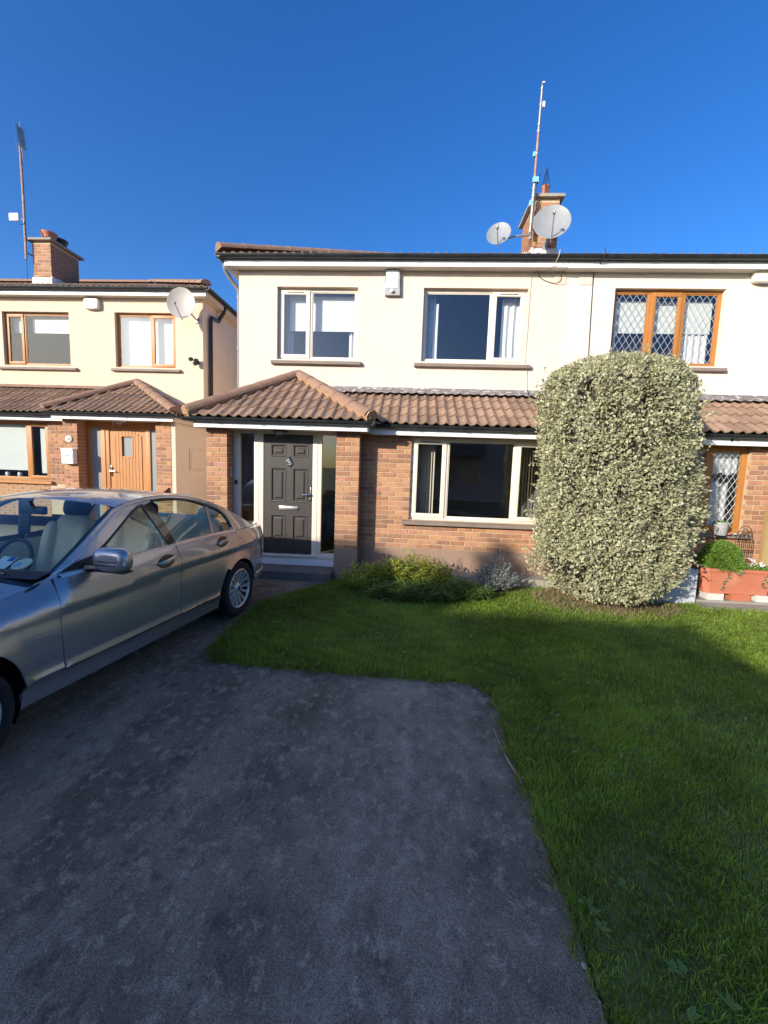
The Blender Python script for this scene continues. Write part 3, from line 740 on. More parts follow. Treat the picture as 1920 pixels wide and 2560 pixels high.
def window(house, x0, x1, z0, z1, y, divs, fmat='upvc_cream', sashes=(), border=0.055, sashw=0.05, mull=0.055, vents=(), lead=None, sill=None, label=None, smat='sill_paint', gmat='glass'):
    """window with its frame front at y. divs = x of mullion centres. sashes = indices of bays with an opening sash"""
    m = MB(); d = 0.07
    m.box(x0, x1, y, y + d, z1 - border, z1, 0.006); m.box(x0, x1, y, y + d, z0, z0 + border, 0.006)
    m.box(x0, x0 + border, y + 0.002, y + d - 0.002, z0 + border, z1 - border, 0.006); m.box(x1 - border, x1, y + 0.002, y + d - 0.002, z0 + border, z1 - border, 0.006)
    for c in divs: m.box(c - mull / 2, c + mull / 2, y + 0.002, y + d - 0.002, z0 + border, z1 - border, 0.006)
    win = m.build('window', fmat, house, smooth=True)
    if label: win['label'] = label
    eds = [x0 + border - mull / 2] + list(divs) + [x1 - border + mull / 2]
    for i, (a, b) in enumerate(zip(eds, eds[1:])):
        ga, gb, gc, gd = a + mull / 2, b - mull / 2, z0 + border, z1 - border
        if i in sashes:
            s = MB(); p = 0.018; e = 0.018; ya = y - p; yb = y + 0.03
            A, B_, C_, D_ = ga - e, gb + e, gc - e, gd + e
            s.box(A, B_, ya, yb, D_ - sashw - e, D_, 0.006); s.box(A, B_, ya, yb, C_, C_ + sashw + e, 0.006)
            s.box(A, A + sashw + e, ya + .002, yb - .002, C_ + sashw + e, D_ - sashw - e, 0.006); s.box(B_ - sashw - e, B_, ya + .002, yb - .002, C_ + sashw + e, D_ - sashw - e, 0.006)
            s.build('sash', fmat, win, smooth=True)
            if i in vents:
                MB().box((ga + gb) / 2 - 0.15, (ga + gb) / 2 + 0.15, ya - 0.006, ya + 0.002, D_ - 0.038, D_ - 0.026).build('trickle_vent', 'plastic_black', win)
            ga, gb, gc, gd = ga + sashw, gb - sashw, gc + sashw, gd - sashw; gy = y + 0.004
        else:
            # glazing bead
            bd = MB(); t = 0.014
            bd.box(ga, gb, y + .012, y + .03, gd - t, gd); bd.box(ga, gb, y + .012, y + .03, gc, gc + t); bd.box(ga, ga + t, y + .013, y + .029, gc + t, gd - t); bd.box(gb - t, gb, y + .013, y + .029, gc + t, gd - t)
            bd.build('glazing_bead', fmat, win)
            gy = y + 0.022
        MB().quad((ga, gy, gc), (gb, gy, gc), (gb, gy, gd), (ga, gy, gd)).build('pane', gmat, win)
        if lead:
            lm = MB(); w = 0.0042; px_, pz_ = lead; yy = gy - 0.004
            def clipseg(p, q):
                t0, t1 = 0.0, 1.0; dx, dz = q[0] - p[0], q[1] - p[1]
                for pp, qq in ((-dx, p[0] - ga), (dx, gb - p[0]), (-dz, p[1] - gc), (dz, gd - p[1])):
                    if abs(pp) < 1e-12:
                        if qq < 0: return None
                        continue
                    t = qq / pp
                    if pp < 0: t0 = max(t0, t)
                    else: t1 = min(t1, t)
                return None if t0 >= t1 else ((p[0] + dx * t0, p[1] + dz * t0), (p[0] + dx * t1, p[1] + dz * t1))
            Hh = gd - gc; slope = pz_ / px_
            for sg in (1, -1):
                k = -int(Hh / slope / px_) - 2
                while k * px_ < (gb - ga) + Hh / slope + px_:
                    bx = ga + k * px_; k += 1
                    cs = clipseg((bx, gc), (bx + Hh / slope, gd)) if sg == 1 else clipseg((bx, gd), (bx + Hh / slope, gc))
                    if not cs: continue
                    (ax_, az_), (bx_, bz_) = cs; ln = math.hypot(bx_ - ax_, bz_ - az_)
                    if ln < 0.01: continue
                    nx, nz = -(bz_ - az_) / ln * w, (bx_ - ax_) / ln * w
                    lm.add([(ax_ - nx, yy, az_ - nz), (bx_ - nx, yy, bz_ - nz), (bx_ + nx, yy, bz_ + nz), (ax_ + nx, yy, az_ + nz), ((ax_), yy - .003, az_), (bx_, yy - .003, bz_)], [(0, 1, 5, 4), (4, 5, 2, 3)])
            lm.build('lead_lattice', 'leadwork', win)
    if sill:
        sx0, sx1, sz, yw = sill
        sm = MB(); prof = [(0.0, 0.0), (-0.075, -0.012), (-0.075, -0.062), (-0.06, -0.07), (0.0, -0.07), (0.1, -0.07), (0.1, 0.012)]
        sm.prism([(a, b) for a, b in prof], sx0, sx1, lambda u, v, t: (t, yw + u, sz + v))
        sm.build('sill', smat, win)
    return win

def curtain(house, x0, x1, z0, z1, y, mat, waves=5, amp=0.03, name='curtain', gather=0.0, n=48):
    def fn(s, t):
        a = s * waves * 2 * math.pi
        w = 1 - gather * math.sin(math.pi * min(1, t * 1.3)) * 0.5
        return (x0 + (x1 - x0) * (s * w), y + amp * math.sin(a + 0.7 * math.sin(t * 3)) * (0.5 + 0.5 * t), z0 + (z1 - z0) * (1 - t))
    return MB().grid(n, 5, fn).build(name, mat, house, smooth=True)

def room(house, x0, x1, y0, y1, z0, z1):
    m = MB()
    m.quad((x0, y1, z0), (x1, y1, z0), (x1, y1, z1), (x0, y1, z1)); m.quad((x0, y0, z0), (x0, y1, z0), (x0, y1, z1), (x0, y0, z1)); m.quad((x1, y0, z0), (x1, y1, z0), (x1, y1, z1), (x1, y0, z1))
    m.quad((x0, y0, z1), (x1, y0, z1), (x1, y1, z1), (x0, y1, z1))
    # inner side of the front wall is covered by the wall itself
    m.build('room', 'room_wall', house)
    MB().quad((x0, y0, z0), (x1, y0, z0), (x1, y1, z0), (x0, y1, z0)).build('room_floor', 'room_floor', house)
# ------------------------------------------------------------------ the three houses
YU, YW, YP = 7.65, 6.68, 6.38
PX = 2.496                      # party line of the semi-detached pair
H1 = thing('house', (-0.3, 7.2, 0), 'cream rendered house with brown brick ground floor, dark panelled door and tiled porch', 'house')
H2 = thing('house', (5.2, 7.2, 0), 'white rendered house half with golden oak leaded windows behind the tall bush', 'house')
H3 = thing('house', (-8.5, 9.5, 0.2), 'yellowish rendered house set back on the left with a golden oak front door', 'house')

def shell(house, mat, x0, x1, yu, zt, holes, side, zb, yside, depth=8.0, name='upper_wall'):
    m = MB(); wall_holes(m, x0, x1, zb, zt, yu, holes, 0.10)
    m.build(name, mat, house)
    s = MB(); xs = x0 if side < 0 else x1; xo = x1 if side < 0 else x0
    s.quad((xs, yu, GZ - .1), (xs, yu + depth, GZ - .1), (xs, yu + depth, zt), (xs, yu, zt))
    s.quad((xs, yside, GZ - .1), (xs, yu, GZ - .1), (xs, yu, zb + 0.05), (xs, yside, zb - 0.12))
    s.build('side_wall', mat, house)
    b = MB(); b.quad((x0, yu + depth, GZ - .1), (x1, yu + depth, GZ - .1), (x1, yu + depth, zt), (x0, yu + depth, zt)); b.quad((xo, yu, GZ), (xo, yu + depth, GZ), (xo, yu + depth, zt), (xo, yu, zt))
    b.build('rear_wall', mat, house)

def soffit_strip(house, x0, x1, y0, y1, z, n, mat='soffit'):
    m = MB(); d = (x1 - x0) / n
    for k in range(n):      # boarded soffit with open joints
        m.box(x0 + k * d + 0.002, x0 + (k + 1) * d - 0.002, y0, y1, z - 0.008, z)
    m.box(x0, x1, y0, y1, z, z + 0.01)
    m.build('soffit', mat, house)

def fascia(house, x0, x1, y, z0, z1, mat='upvc_white'):
    m = MB(); m.box(x0, x1, y, y + 0.02, z0, z1, 0.003); m.box(x0, x1, y - 0.004, y, z0, z0 + 0.018); m.box(x0, x1, y - 0.003, y, z0 + 0.045, z0 + 0.05)
    m.build('fascia', mat, house)

def deck(house, polys, mat='plastic_black', name='roof_deck'):
    m = MB()
    for p in polys: m.add(p, [tuple(range(len(p)))])
    return m.build(name, mat, house)

def lead_flash(house, x0, x1, yu, ztop, zlow, run, step=0.6):
    x = x0
    while x < x1 - 0.05:
        b = min(x + step, x1); m = MB(); n = 12
        def fn(s, t, a=x, b=b):
            xx = a + (b - a) * s; wv = 0.012 * math.sin(xx * 2 * math.pi / 0.15)
            pr = [(yu - 0.004, ztop), (yu - 0.012, ztop - 0.045), (yu - 0.05, ztop - 0.075), (yu - run, zlow + wv + random.uniform(-.004, .004))]
            return (xx, *pr[round(t * 3)])
        m.grid(n, 3, fn).build('lead_flashing', 'lead', house, smooth=True); x = b + 0.004

# ---------- main house
WLh = (-2.488, -1.05, 3.487, 4.727); WRh = (0.095, 1.873, 3.492, 4.727); GWh = (-0.006, 2.155, 0.80, 2.108)
shell(H1, 'render_cream', -3.181, PX, YU, 5.06, [WLh, WRh], -1, 2.35, YP + .02)
window(H1, *WLh, YU + 0.085, [-1.905], sashes=(0,), vents=(0,), sill=(-2.575, -0.965, 3.462, YU))
window(H1, *WRh, YU + 0.085, [1.285], sashes=(1,), vents=(1,), sill=(-0.025, 1.978, 3.460, YU))
window(H1, *GWh, YW + 0.065, [0.556, 1.625], sashes=(0, 2), vents=(0,), sill=(-0.115, 2.26, 0.792, YW))
room(H1, -3.1, -0.5, YU + 0.16, YU + 3.4, 2.75, 5.05); room(H1, -0.46, PX - .05, YU + 0.16, YU + 3.8, 2.75, 5.05); room(H1, -0.74, PX - .05, YW + 0.14, YW + 4.2, 0.05, 2.5)
# blinds, curtains, lamp shade behind the panes
MB().box(-2.33, -1.10, 7.905, 7.908, 4.06, 4.66).box(-2.33, -1.10, 7.90, 7.912, 4.05, 4.07).build('roller_blind', 'blind_white', H1)
curtain(H1, -1.24, -1.09, 3.5, 4.7, 7.97, 'curtain_white', 2)
curtain(H1, -2.42, -2.28, 3.5, 4.7, 7.97, 'curtain_blue', 2)
curtain(H1, 0.12, 0.33, 3.45, 4.75, 7.92, 'curtain_blue', 3); curtain(H1, 0.33, 0.385, 3.45, 4.55, 7.90, 'curtain_white', 1)
curtain(H1, 1.50, 1.86, 3.45, 4.66, 7.92, 'curtain_white', 3)
MB().lathe([(0.06, 0.17), (0.135, 0.14), (0.15, 0.05), (0.115, -0.1), (0.11, -0.1), (0.145, 0.05), (0.13, 0.135), (0.06, 0.165)], 20, Matrix.Translation((0.735, 8.75, 4.46)), True).tube([(0.735, 8.75, 4.63), (0.735, 8.75, 5.04)], 0.006).build('lamp_shade', 'lamp_shade_navy', H1, smooth=True)
for k in range(7):      # vertical blinds drawn to both sides of the big window
    for xa, sg in ((0.36, -1), (1.74, 1)):
        x = xa + sg * k * 0.045; a = R(62 * sg)
        m = MB(); w = 0.042
        m.quad((x - w * math.cos(a), YW + .33 - w * math.sin(a), 0.86), (x + w * math.cos(a), YW + .33 + w * math.sin(a), 0.86), (x + w * math.cos(a), YW + .33 + w * math.sin(a), 2.06), (x - w * math.cos(a), YW + .33 - w * math.sin(a), 2.06))
        m.build('blind_slat', 'blind_cream', H1)
# brick ground floor
wm_ = MB(); wall_holes(wm_, -0.795, PX, 0.30, 2.15, YW + 0.008, [GWh], 0.07)
BW1 = wm_.build('brick_wall', 'mortar', H1)
bricks(BW1, 'h1', 'brick', -0.79, 0.9, 0.342, 24, YW, [GWh], 0)
PR = MB().box(-1.139, -0.797, YP + 0.008, YW + 0.1, 0.30, 2.12).build('pier', 'mortar', H1)
PL = MB().box(-3.174, -2.853, YP + 0.008, YW + 0.1, 0.30, 2.12).build('pier', 'mortar', H1)
for p, a, b in ((PR, -1.145, -0.79), (PL, -3.18, -2.847)):
    for r_ in range(24):
        z = 0.342 + r_ * 0.075; l1 = 0.215 if r_ % 2 else (b - a) - 0.225
        for q, l in ((a, l1), (a + l1 + 0.01, (b - a) - l1 - 0.01)):
            mesh_obj('brick', brick_mesh(l), 'brick', p, Matrix.Translation((q, YP + random.uniform(-.0018, .0018), z)))
            COUNT['h1'] = COUNT.get('h1', 0) + 1
    bricks(p, 'h1s', 'brick', YP + 0.055, YW + 0.05, 0.342, 24, b, axis='+X'); bricks(p, 'h1s', 'brick', YP + 0.055, YW + 0.05, 0.342, 24, a, axis='-X')
bricks(BW1, 'h1', 'brick', 0.9, PX, 0.342, 24, YW, [GWh], 1)
for q_ in ((-0.785, PX, YW, 0.335), (-1.15, -0.785, YP, 0.336), (-3.185, -2.842, YP, 0.336)): MB().box(q_[0], q_[1], q_[2] - 0.006, YW + 0.1, GZ - .1, q_[3], 0.004).build('plinth', 'plinth_paint', H1)
# porch front: door set
YD = 6.60
DF = MB()
for a, b in ((-2.845, -2.735), (-2.505, -2.352), (-1.557, -1.412), (-1.185, -1.150)): DF.box(a, b, YD, YD + 0.07, 0.16, 2.082, 0.006)
DF.box(-2.845, -1.150, YD - .001, YD + .071, 2.082, 2.14, 0.004)
DF.box(-2.845, -1.150, YD - 0.012, YD + 0.07, 0.10, 0.165, 0.005); DF.box(-2.352, -1.5, YD - 0.03, YD, 0.125, 0.168, 0.006)
DF.box(-2.735, -2.505, YD + .001, YD + .069, 0.165, 0.2); DF.box(-1.412, -1.185, YD + .001, YD + .069, 0.165, 0.2)
for c in (-2.43, -1.485): DF.box(c - 0.004, c + 0.004, YD - 0.006, YD + 0.001, 0.17, 2.08)
DF = DF.build('door_frame', 'upvc_cream', H1, smooth=True)
MB().box(-2.845, -1.150, YD - 0.004, YD + 0.05, -0.012, 0.098, 0.003).build('threshold_board', 'upvc_white', DF)
MB().quad((-2.735, YD + .03, .2), (-2.505, YD + .03, .2), (-2.505, YD + .03, 2.082), (-2.735, YD + .03, 2.082)).build('side_light', 'glass', DF)
MB().quad((-1.412, YD + .03, .2), (-1.185, YD + .03, .2), (-1.185, YD + .03, 2.082), (-1.412, YD + .03, 2.082)).build('side_light', 'glass', DF)
room(H1, -3.1, -0.8, YD + 0.12, YD + 3.0, -0.02, 2.45)
def panel_door(house, x0, x1, z0, z1, y, panels, mat):
    m = MB(); wall_holes(m, x0, x1, z0, z1, y, panels, 0.0)
    d = m.build('door', mat, house)
    for a, b, c, e in panels:      # moulded panel: sunk frame, raised field
        p = MB(); steps = [(0, 0.0), (0.012, -0.006), (0.022, -0.003), (0.036, 0.014), (0.052, 0.014), (0.078, 0.001)]
        rings = [[(a + i, y + h, c + i), (b - i, y + h, c + i), (b - i, y + h, e - i), (a + i, y + h, e - i)] for i, h in steps]
        for r1, r2 in zip(rings, rings[1:]):
            for k in range(4): p.quad(r1[k], r1[(k + 1) % 4], r2[(k + 1) % 4], r2[k])
        p.quad(*rings[-1]); p.build('panel', mat, d)
    return d
D1 = panel_door(H1, -2.350, -1.559, 0.17, 2.080, YD + 0.012, [(-2.236, -1.982, 1.726, 1.926), (-1.882, -1.628, 1.726, 1.926), (-2.236, -1.982, 1.008, 1.556), (-1.882, -1.628, 1.008, 1.556), (-2.236, -1.982, 0.392, 0.808), (-1.882, -1.628, 0.392, 0.808)], 'door_dark')
kn = MB(); kn.tube([(-1.934, YD - .002, 1.735), (-1.934, YD - 0.02, 1.70), (-1.934, YD - .025, 1.675)], [0.008, 0.012, 0.014], 10)
ringp = [(-1.934 + 0.033 * math.sin(t), YD - 0.022, 1.643 - 0.04 * math.cos(t)) for t in [2 * math.pi * k / 20 for k in range(21)]]
kn.tube(ringp, 0.0075, 8, False); kn.lathe([(0.0, 0.012), (0.018, 0.008), (0.022, 0)], 14, Matrix.Translation((-1.934, YD + .01, 1.643)) @ Matrix.Rotation(R(90), 4, 'X')); kn.tube([(-1.934, YD - .02, 1.60), (-1.934, YD - .012, 1.565)], [0.008, 0.006], 8)
kn.build('knocker', 'chrome', D1, smooth=True)
MB().box(-2.09, -1.778, YD - 0.004, YD + 0.012, 0.880, 0.945, 0.005).box(-2.072, -1.796, YD - 0.010, YD - 0.003, 0.898, 0.927, 0.006).build('letter_plate', 'brushed', D1, smooth=True)
MB().box(-1.592, -1.570, YD - 0.002, YD + .012, 1.03, 1.25, 0.004).tube([(-1.581, YD, 1.142), (-1.581, YD - .045, 1.142), (-1.60, YD - 0.05, 1.142), (-1.70, YD - 0.047, 1.139)], [0.009, 0.009, 0.010, 0.008], 8).build('door_handle', 'chrome', D1, smooth=True)
tag(MB().box(-2.84, -1.152, 6.16, YD + .05, GZ - .02, -0.014, 0.012).build('door_step', 'concrete_dark', H1))
# porch canopy
fascia(H1, -3.275, -0.662, 6.195, 2.124, 2.236); fascia(H1, -0.645, PX - 0.03, 6.50, 2.112, 2.224)
m = MB().box(-0.664, -0.646, 6.216, 6.498, 2.124, 2.236).box(-3.277, -3.258, 6.216, 7.645, 2.124, 2.236); m.build('fascia', 'upvc_white', H1)
soffit_strip(H1, -3.257, -0.665, 6.216, 6.66, 2.136, 16); soffit_strip(H1, -0.644, PX - .03, 6.521, 6.69, 2.126, 22)
g1 = gutter_run(H1, (-3.40, 6.136, 2.262), (-0.60, 6.136, 2.262)); brackets(H1, (-3.2, 6.136, 2.262), (-0.7, 6.136, 2.262), 4)
gutter_run(H1, (-0.595, 6.10, 2.262), (-0.595, 6.43, 2.262), out=(1, 0, 0)); gutter_run(H1, (-3.345, 6.12, 2.262), (-3.345, 7.6, 2.262), out=(-1, 0, 0))
g2 = gutter_run(H1, (-0.62, 6.44, 2.258), (PX, 6.44, 2.258)); brackets(H1, (-0.3, 6.44, 2.258), (PX, 6.44, 2.258), 4)
rp = MB().box(-0.78, PX, 6.53, 7.6, 2.20, 2.21).build('eaves_board', 'soffit', H1)
RF1 = deck(H1, [[(-3.36, 6.13, 2.262), (-0.6, 6.13, 2.262), (-2.08, 7.64, 3.16)], [(-0.6, 6.13, 2.262), (-0.42, 6.42, 2.25), (-1.66, 7.64, 2.90), (-2.08, 7.64, 3.16)], [(-3.36, 6.13, 2.262), (-2.08, 7.64, 3.16), (-3.36, 7.64, 2.262)], [(-0.46, 6.43, 2.250), (PX, 6.43, 2.250), (PX, 7.64, 2.905), (-1.66, 7.64, 2.905)]], name='porch_roof')
s30 = math.hypot(1.54, 0.915)
tiles(RF1, (0, 6.10, 2.268), (1, 0, 0), (0, 1.54, 0.915), [(-3.36, 0), (-0.60, 0), (-2.08, s30)], u0=0.06)
tiles(RF1, (-0.585, 6.10, 2.268), (0, 1, 0), (-1.49, 0, 0.915), [(0, 0), (0.36, 0), (1.5, 1.72)], obj_rows=0)
tiles(RF1, (-3.375, 7.64, 2.268), (0, -1, 0), (1.295, 0, 0.915), [(0, 0), (1.53, 0), (0, 1.57)], obj_rows=0)
sl = math.hypot(1.24, 0.665)
tiles(RF1, (0, 6.405, 2.262), (1, 0, 0), (0, 1.24, 0.665), [(-0.46, 0), (PX, 0), (PX, sl), (-1.66, sl)], u0=0.096)
ridge_run(RF1, (-0.60, 6.11, 2.375), (-2.06, 7.60, 3.235)); ridge_run(RF1, (-3.36, 6.11, 2.375), (-2.10, 7.60, 3.235))
mbed = MB()
for A, B_ in (((-0.60, 6.11, 2.33), (-2.06, 7.60, 3.19)), ((-3.36, 6.11, 2.33), (-2.10, 7.60, 3.19))):
    mbed.tube([Vector(A).lerp(Vector(B_), t / 24) + Vector((random.uniform(-.012, .012), random.uniform(-.012, .012), random.uniform(-.01, .006))) for t in range(25)], 0.095, 8)
mbed.build('hip_mortar', 'mortar_bed', RF1)
lead_flash(H1, -1.62, PX, YU, 3.035, 2.905, 0.22)
# upper eaves and roof
fascia(H1, -3.369, PX - 0.06, 7.465, 4.990, 5.105); MB().box(-3.371, -3.352, 7.486, 15.4, 4.990, 5.105).build('fascia', 'upvc_white', H1)
soffit_strip(H1, -3.351, PX - 0.06, 7.486, 7.649, 5.004, 60); soffit_strip(H1, -3.351, -3.183, 7.66, 15.4, 5.004, 2)
gutter_run(H1, (-3.47, 7.405, 5.145), (PX - 0.22, 7.405, 5.145), 0.06); brackets(H1, (-3.4, 7.405, 5.145), (PX - .3, 7.405, 5.145), 6, 0.062)
gutter_run(H1, (-3.43, 7.36, 5.145), (-3.43, 15.4, 5.145), 0.06, out=(-1, 0, 0))
ST = 0.4245; c23 = 1 / math.hypot(1, ST)
RF2 = deck(H1, [[(-3.42, 7.40, 5.13), (PX, 7.40, 5.13), (PX, 11.5, 5.13 + 4.1 * ST), (0.68, 11.5, 5.13 + 4.1 * ST)], [(-3.42, 7.40, 5.13), (0.68, 11.5, 5.13 + 4.1 * ST), (-3.42, 15.6, 5.13)], [(-3.42, 15.6, 5.13), (0.68, 11.5, 6.87), (PX, 11.5, 6.87), (PX, 15.6, 5.13)]], name='main_roof')
tiles(RF2, (0, 7.38, 5.116), (1, 0, 0), (0, 1, ST), [(-3.46, 0), (PX, 0), (PX, 4.13 / c23), (0.67, 4.13 / c23)], obj_rows=1, u0=0.02)
tiles(RF2, (-3.455, 15.6, 5.135), (0, -1, 0), (1, 0, ST), [(0, 0), (8.2, 0), (4.1, 4.13 / c23)], obj_rows=0)
ridge_run(RF2, (-3.44, 7.39, 5.255), (-1.6, 9.23, 5.255 + 1.84 * ST), r=0.125); ridge_run(RF2, (-1.6, 9.23, 5.255 + 1.84 * ST), (0.68, 11.5, 7.0), r=0.125)
# rainwater pipe on the left flank
dp = MB().tube([(-3.43, 7.62, 5.09), (-3.43, 7.64, 4.99), (-3.36, 7.72, 4.86), (-3.245, 7.77, 4.72), (-3.235, 7.78, 4.60), (-3.235, 7.78, 2.3)], 0.036, 10)
for z in (4.6, 3.7, 2.9): dp.tube([(-3.235, 7.78, z), (-3.235, 7.78, z - 0.05)], 0.045, 10)
dp.build('downpipe', 'pipe_grey', H1, smooth=True)
# wall vents and the chimney
def vent(house, x0, x1, z0, z1, y, mat):
    m = MB().box(x0, x1, y - 0.008, y + 0.01, z0, z1, 0.003); v = m.build('air_vent', mat, house)
    n = 6; d = (z1 - z0 - 0.02) / n
    for k in range(n): MB().box(x0 + .012, x1 - .012, y - 0.014, y - 0.006, z0 + .01 + k * d, z0 + .01 + k * d + d * 0.62).build('vent_slat', mat, v)
vent(H1, 2.29, 2.49, 4.785, 4.955, YU, 'render_cream'); vent(H2, 2.70, 2.915, 4.785, 4.955, YU, 'render_white')
def chimney(house, x0, x1, y0, y1, zb, zt, mat, key, over=0.07):
    c = MB().box(x0 + .006, x1 - .006, y0 + .006, y1 - .006, zb, zt).build('chimney', 'mortar', house)
    n = int((zt - zb) / 0.075)
    for r_ in range(n):
        z = zb + 0.003 + r_ * 0.075; l1 = 0.215 if r_ % 2 else 0.1025 + 0.01
        a = x0
        for l in (l1, x1 - x0 - l1 - 0.01):
            if l > 0.24:
                for l2 in (0.215, l - 0.225): mesh_obj('brick', brick_mesh(l2), mat, c, Matrix.Translation((a, y0 + random.uniform(-.002, .002), z))); a += l2 + 0.01
            else: mesh_obj('brick', brick_mesh(l), mat, c, Matrix.Translation((a, y0 + random.uniform(-.002, .002), z))); a += l + 0.01
    bricks(c, key, mat, y0 + 0.055, y1 - 0.01, zb + 0.003, n, x1, axis='+X', limit=0); bricks(c, key, mat, y0 + 0.055, y1 - 0.01, zb + 0.003, n, x0, axis='-X', limit=0)
    MB().box(x0 - over, x1 + over, y0 - over, y1 + over, zt, zt + 0.055, 0.006).build('chimney_cap', 'concrete', c)
    return c
CH1 = chimney(H1, 2.075, 2.512, 8.4, 9.32, 5.42, 6.60, 'brick', 'c1')
fl = MB(); fl.box(2.06, 2.527, 8.385, 8.402, 5.42, 5.735); fl.box(2.055, 2.077, 8.388, 8.60, 5.42, 5.76)
for k in range(4): fl.box(2.06, 2.077, 8.60 + k * .18, 8.775 + k * .18, 5.42 + k * .07, 5.80 + k * .075)
fl.build('chimney_flashing', 'lead_bright', CH1)
for x, y in ((2.31, 8.66), (2.24, 9.02)):
    po = MB().lathe([(0.085, 0), (0.082, 0.05), (0.068, 0.07), (0.062, 0.27), (0.075, 0.29), (0.075, 0.31), (0.052, 0.31), (0.052, 0.1)], 18, Matrix.Translation((x, y, 6.655))).build('chimney_pot', 'terracotta', CH1, smooth=True)
    if x > 2.3:
        cg = MB()
        for k in range(10):
            a = 2 * math.pi * k / 10
            cg.tube([(x + .072 * math.cos(a), y + .072 * math.sin(a), 6.95), (x + .05 * math.cos(a), y + .05 * math.sin(a), 7.07), (x + .008 * math.cos(a), y + .008 * math.sin(a), 7.26)], 0.003, 5)
        cg.tube([(x + .02 * math.cos(t), y, 7.275 + .02 * math.sin(t)) for t in [2 * math.pi * k / 10 for k in range(11)]], 0.004, 5, False)
        cg.build('bird_guard', 'iron', po)

# ---------- right-hand house half
RWh = (3.305, 5.092, 3.497, 4.747); RGh = (2.85, 5.072, 0.80, 2.108); XE = 9.6
shell(H2, 'render_white', PX, XE, YU, 5.06, [RWh], 1, 2.35, YP + .02)
window(H2, *RWh, YU + 0.085, [3.935, 4.470], fmat='oak_frame', sashes=(1,), sill=(3.21, 5.20, 3.472, YU), lead=(0.115, 0.185), mull=0.07)
window(H2, *RGh, YW + 0.065, [3.42, 4.53], fmat='oak_frame', sashes=(), sill=(2.75, 5.16, 0.792, YW), lead=(0.085, 0.135), mull=0.10, border=0.075, smat='sill_paint')
room(H2, PX + .05, 5.6, YU + 0.16, YU + 3.4, 2.75, 5.05); room(H2, PX + .05, 6.2, YW + 0.14, YW + 3.5, 0.05, 2.5)
MB().box(3.34, 5.06, 7.905, 7.908, 4.095, 4.64).build('roller_blind', 'blind_white', H2)
curtain(H2, 4.62, 5.06, 3.5, 4.3, 7.93, 'curtain_white', 4, 0.025); curtain(H2, 3.36, 3.5, 3.5, 4.3, 7.93, 'curtain_white', 2, 0.025)
def scallop(s, t, x0=4.55, x1=5.03, za=2.09, zb=1.66):
    e = zb + 0.055 * abs(math.cos(s * math.pi * 2.0))
    return (x0 + (x1 - x0) * s, YW + .21 + .01 * math.sin(s * 30), za + (e - za) * t)
MB().grid(30, 4, scallop).build('lace_curtain', 'lace', H2); MB().grid(30, 4, lambda s, t: scallop(s, t, zb=1.66 - 0.0) if t < 0 else (4.55 + .40 * s, YW + .215 + .012 * math.sin(s * 26), 1.60 - 0.07 * abs(math.sin(s * math.pi * 2)) + (0.83 - 1.53) * t)).build('lace_curtain', 'lace', H2)
wm_ = MB(); wall_holes(wm_, PX, 7.6, 0.30, 2.15, YW + 0.008, [RGh], 0.07)
BW2 = wm_.build('brick_wall', 'mortar', H2)
bricks(BW2, 'h2', 'brick', 4.4, 6.3, 0.342, 24, YW, [RGh], 0); bricks(BW2, 'h2', 'brick', PX, 4.4, 0.342, 24, YW, [RGh], 0)
MB().box(PX + .002, 7.6, YW - 0.006, YW + 0.1, GZ - .1, 0.335, 0.004).build('plinth', 'plinth_paint', H2)
fascia(H2, PX - .028, 7.7, 6.502, 2.105, 2.224); soffit_strip(H2, PX - .028, 7.7, 6.523, 6.69, 2.122, 40)
gutter_run(H2, (PX + .01, 6.44, 2.258), (7.75, 6.44, 2.258)); brackets(H2, (PX + .1, 6.44, 2.258), (7.6, 6.44, 2.258), 6)
MB().box(PX, 7.7, 6.53, 7.6, 2.20, 2.21).build('eaves_board', 'soffit', H2)
RF3 = deck(H2, [[(PX, 6.43, 2.250), (7.7, 6.43, 2.250), (7.7, 7.64, 2.905), (PX, 7.64, 2.905)]], name='lean_to_roof')
tiles(RF3, (0, 6.405, 2.262), (1, 0, 0), (0, 1.24, 0.665), [(PX, 0), (7.7, 0), (7.7, sl), (PX, sl)], u0=0.096)
lead_flash(H2, PX + .01, 7.7, YU, 3.035, 2.905, 0.22)
fascia(H2, PX - .056, XE, 7.468, 4.985, 5.105); soffit_strip(H2, PX - .056, XE, 7.489, 7.649, 5.0, 2)
gutter_run(H2, (PX - 0.215, 7.405, 5.147), (XE, 7.405, 5.147), 0.063); brackets(H2, (PX - .1, 7.405, 5.147), (XE, 7.405, 5.147), 8, 0.066)
RF4 = deck(H2, [[(PX, 7.40, 5.13), (XE, 7.40, 5.13), (XE, 11.5, 5.13 + 4.1 * ST), (PX, 11.5, 5.13 + 4.1 * ST)], [(PX, 15.6, 5.13), (PX, 11.5, 6.87), (XE, 11.5, 6.87), (XE, 15.6, 5.13)]], name='main_roof')
tiles(RF4, (0, 7.38, 5.116), (1, 0, 0), (0, 1, ST), [(PX, 0), (XE, 0), (XE, 4.13 / c23), (PX, 4.13 / c23)], obj_rows=1, u0=0.02)

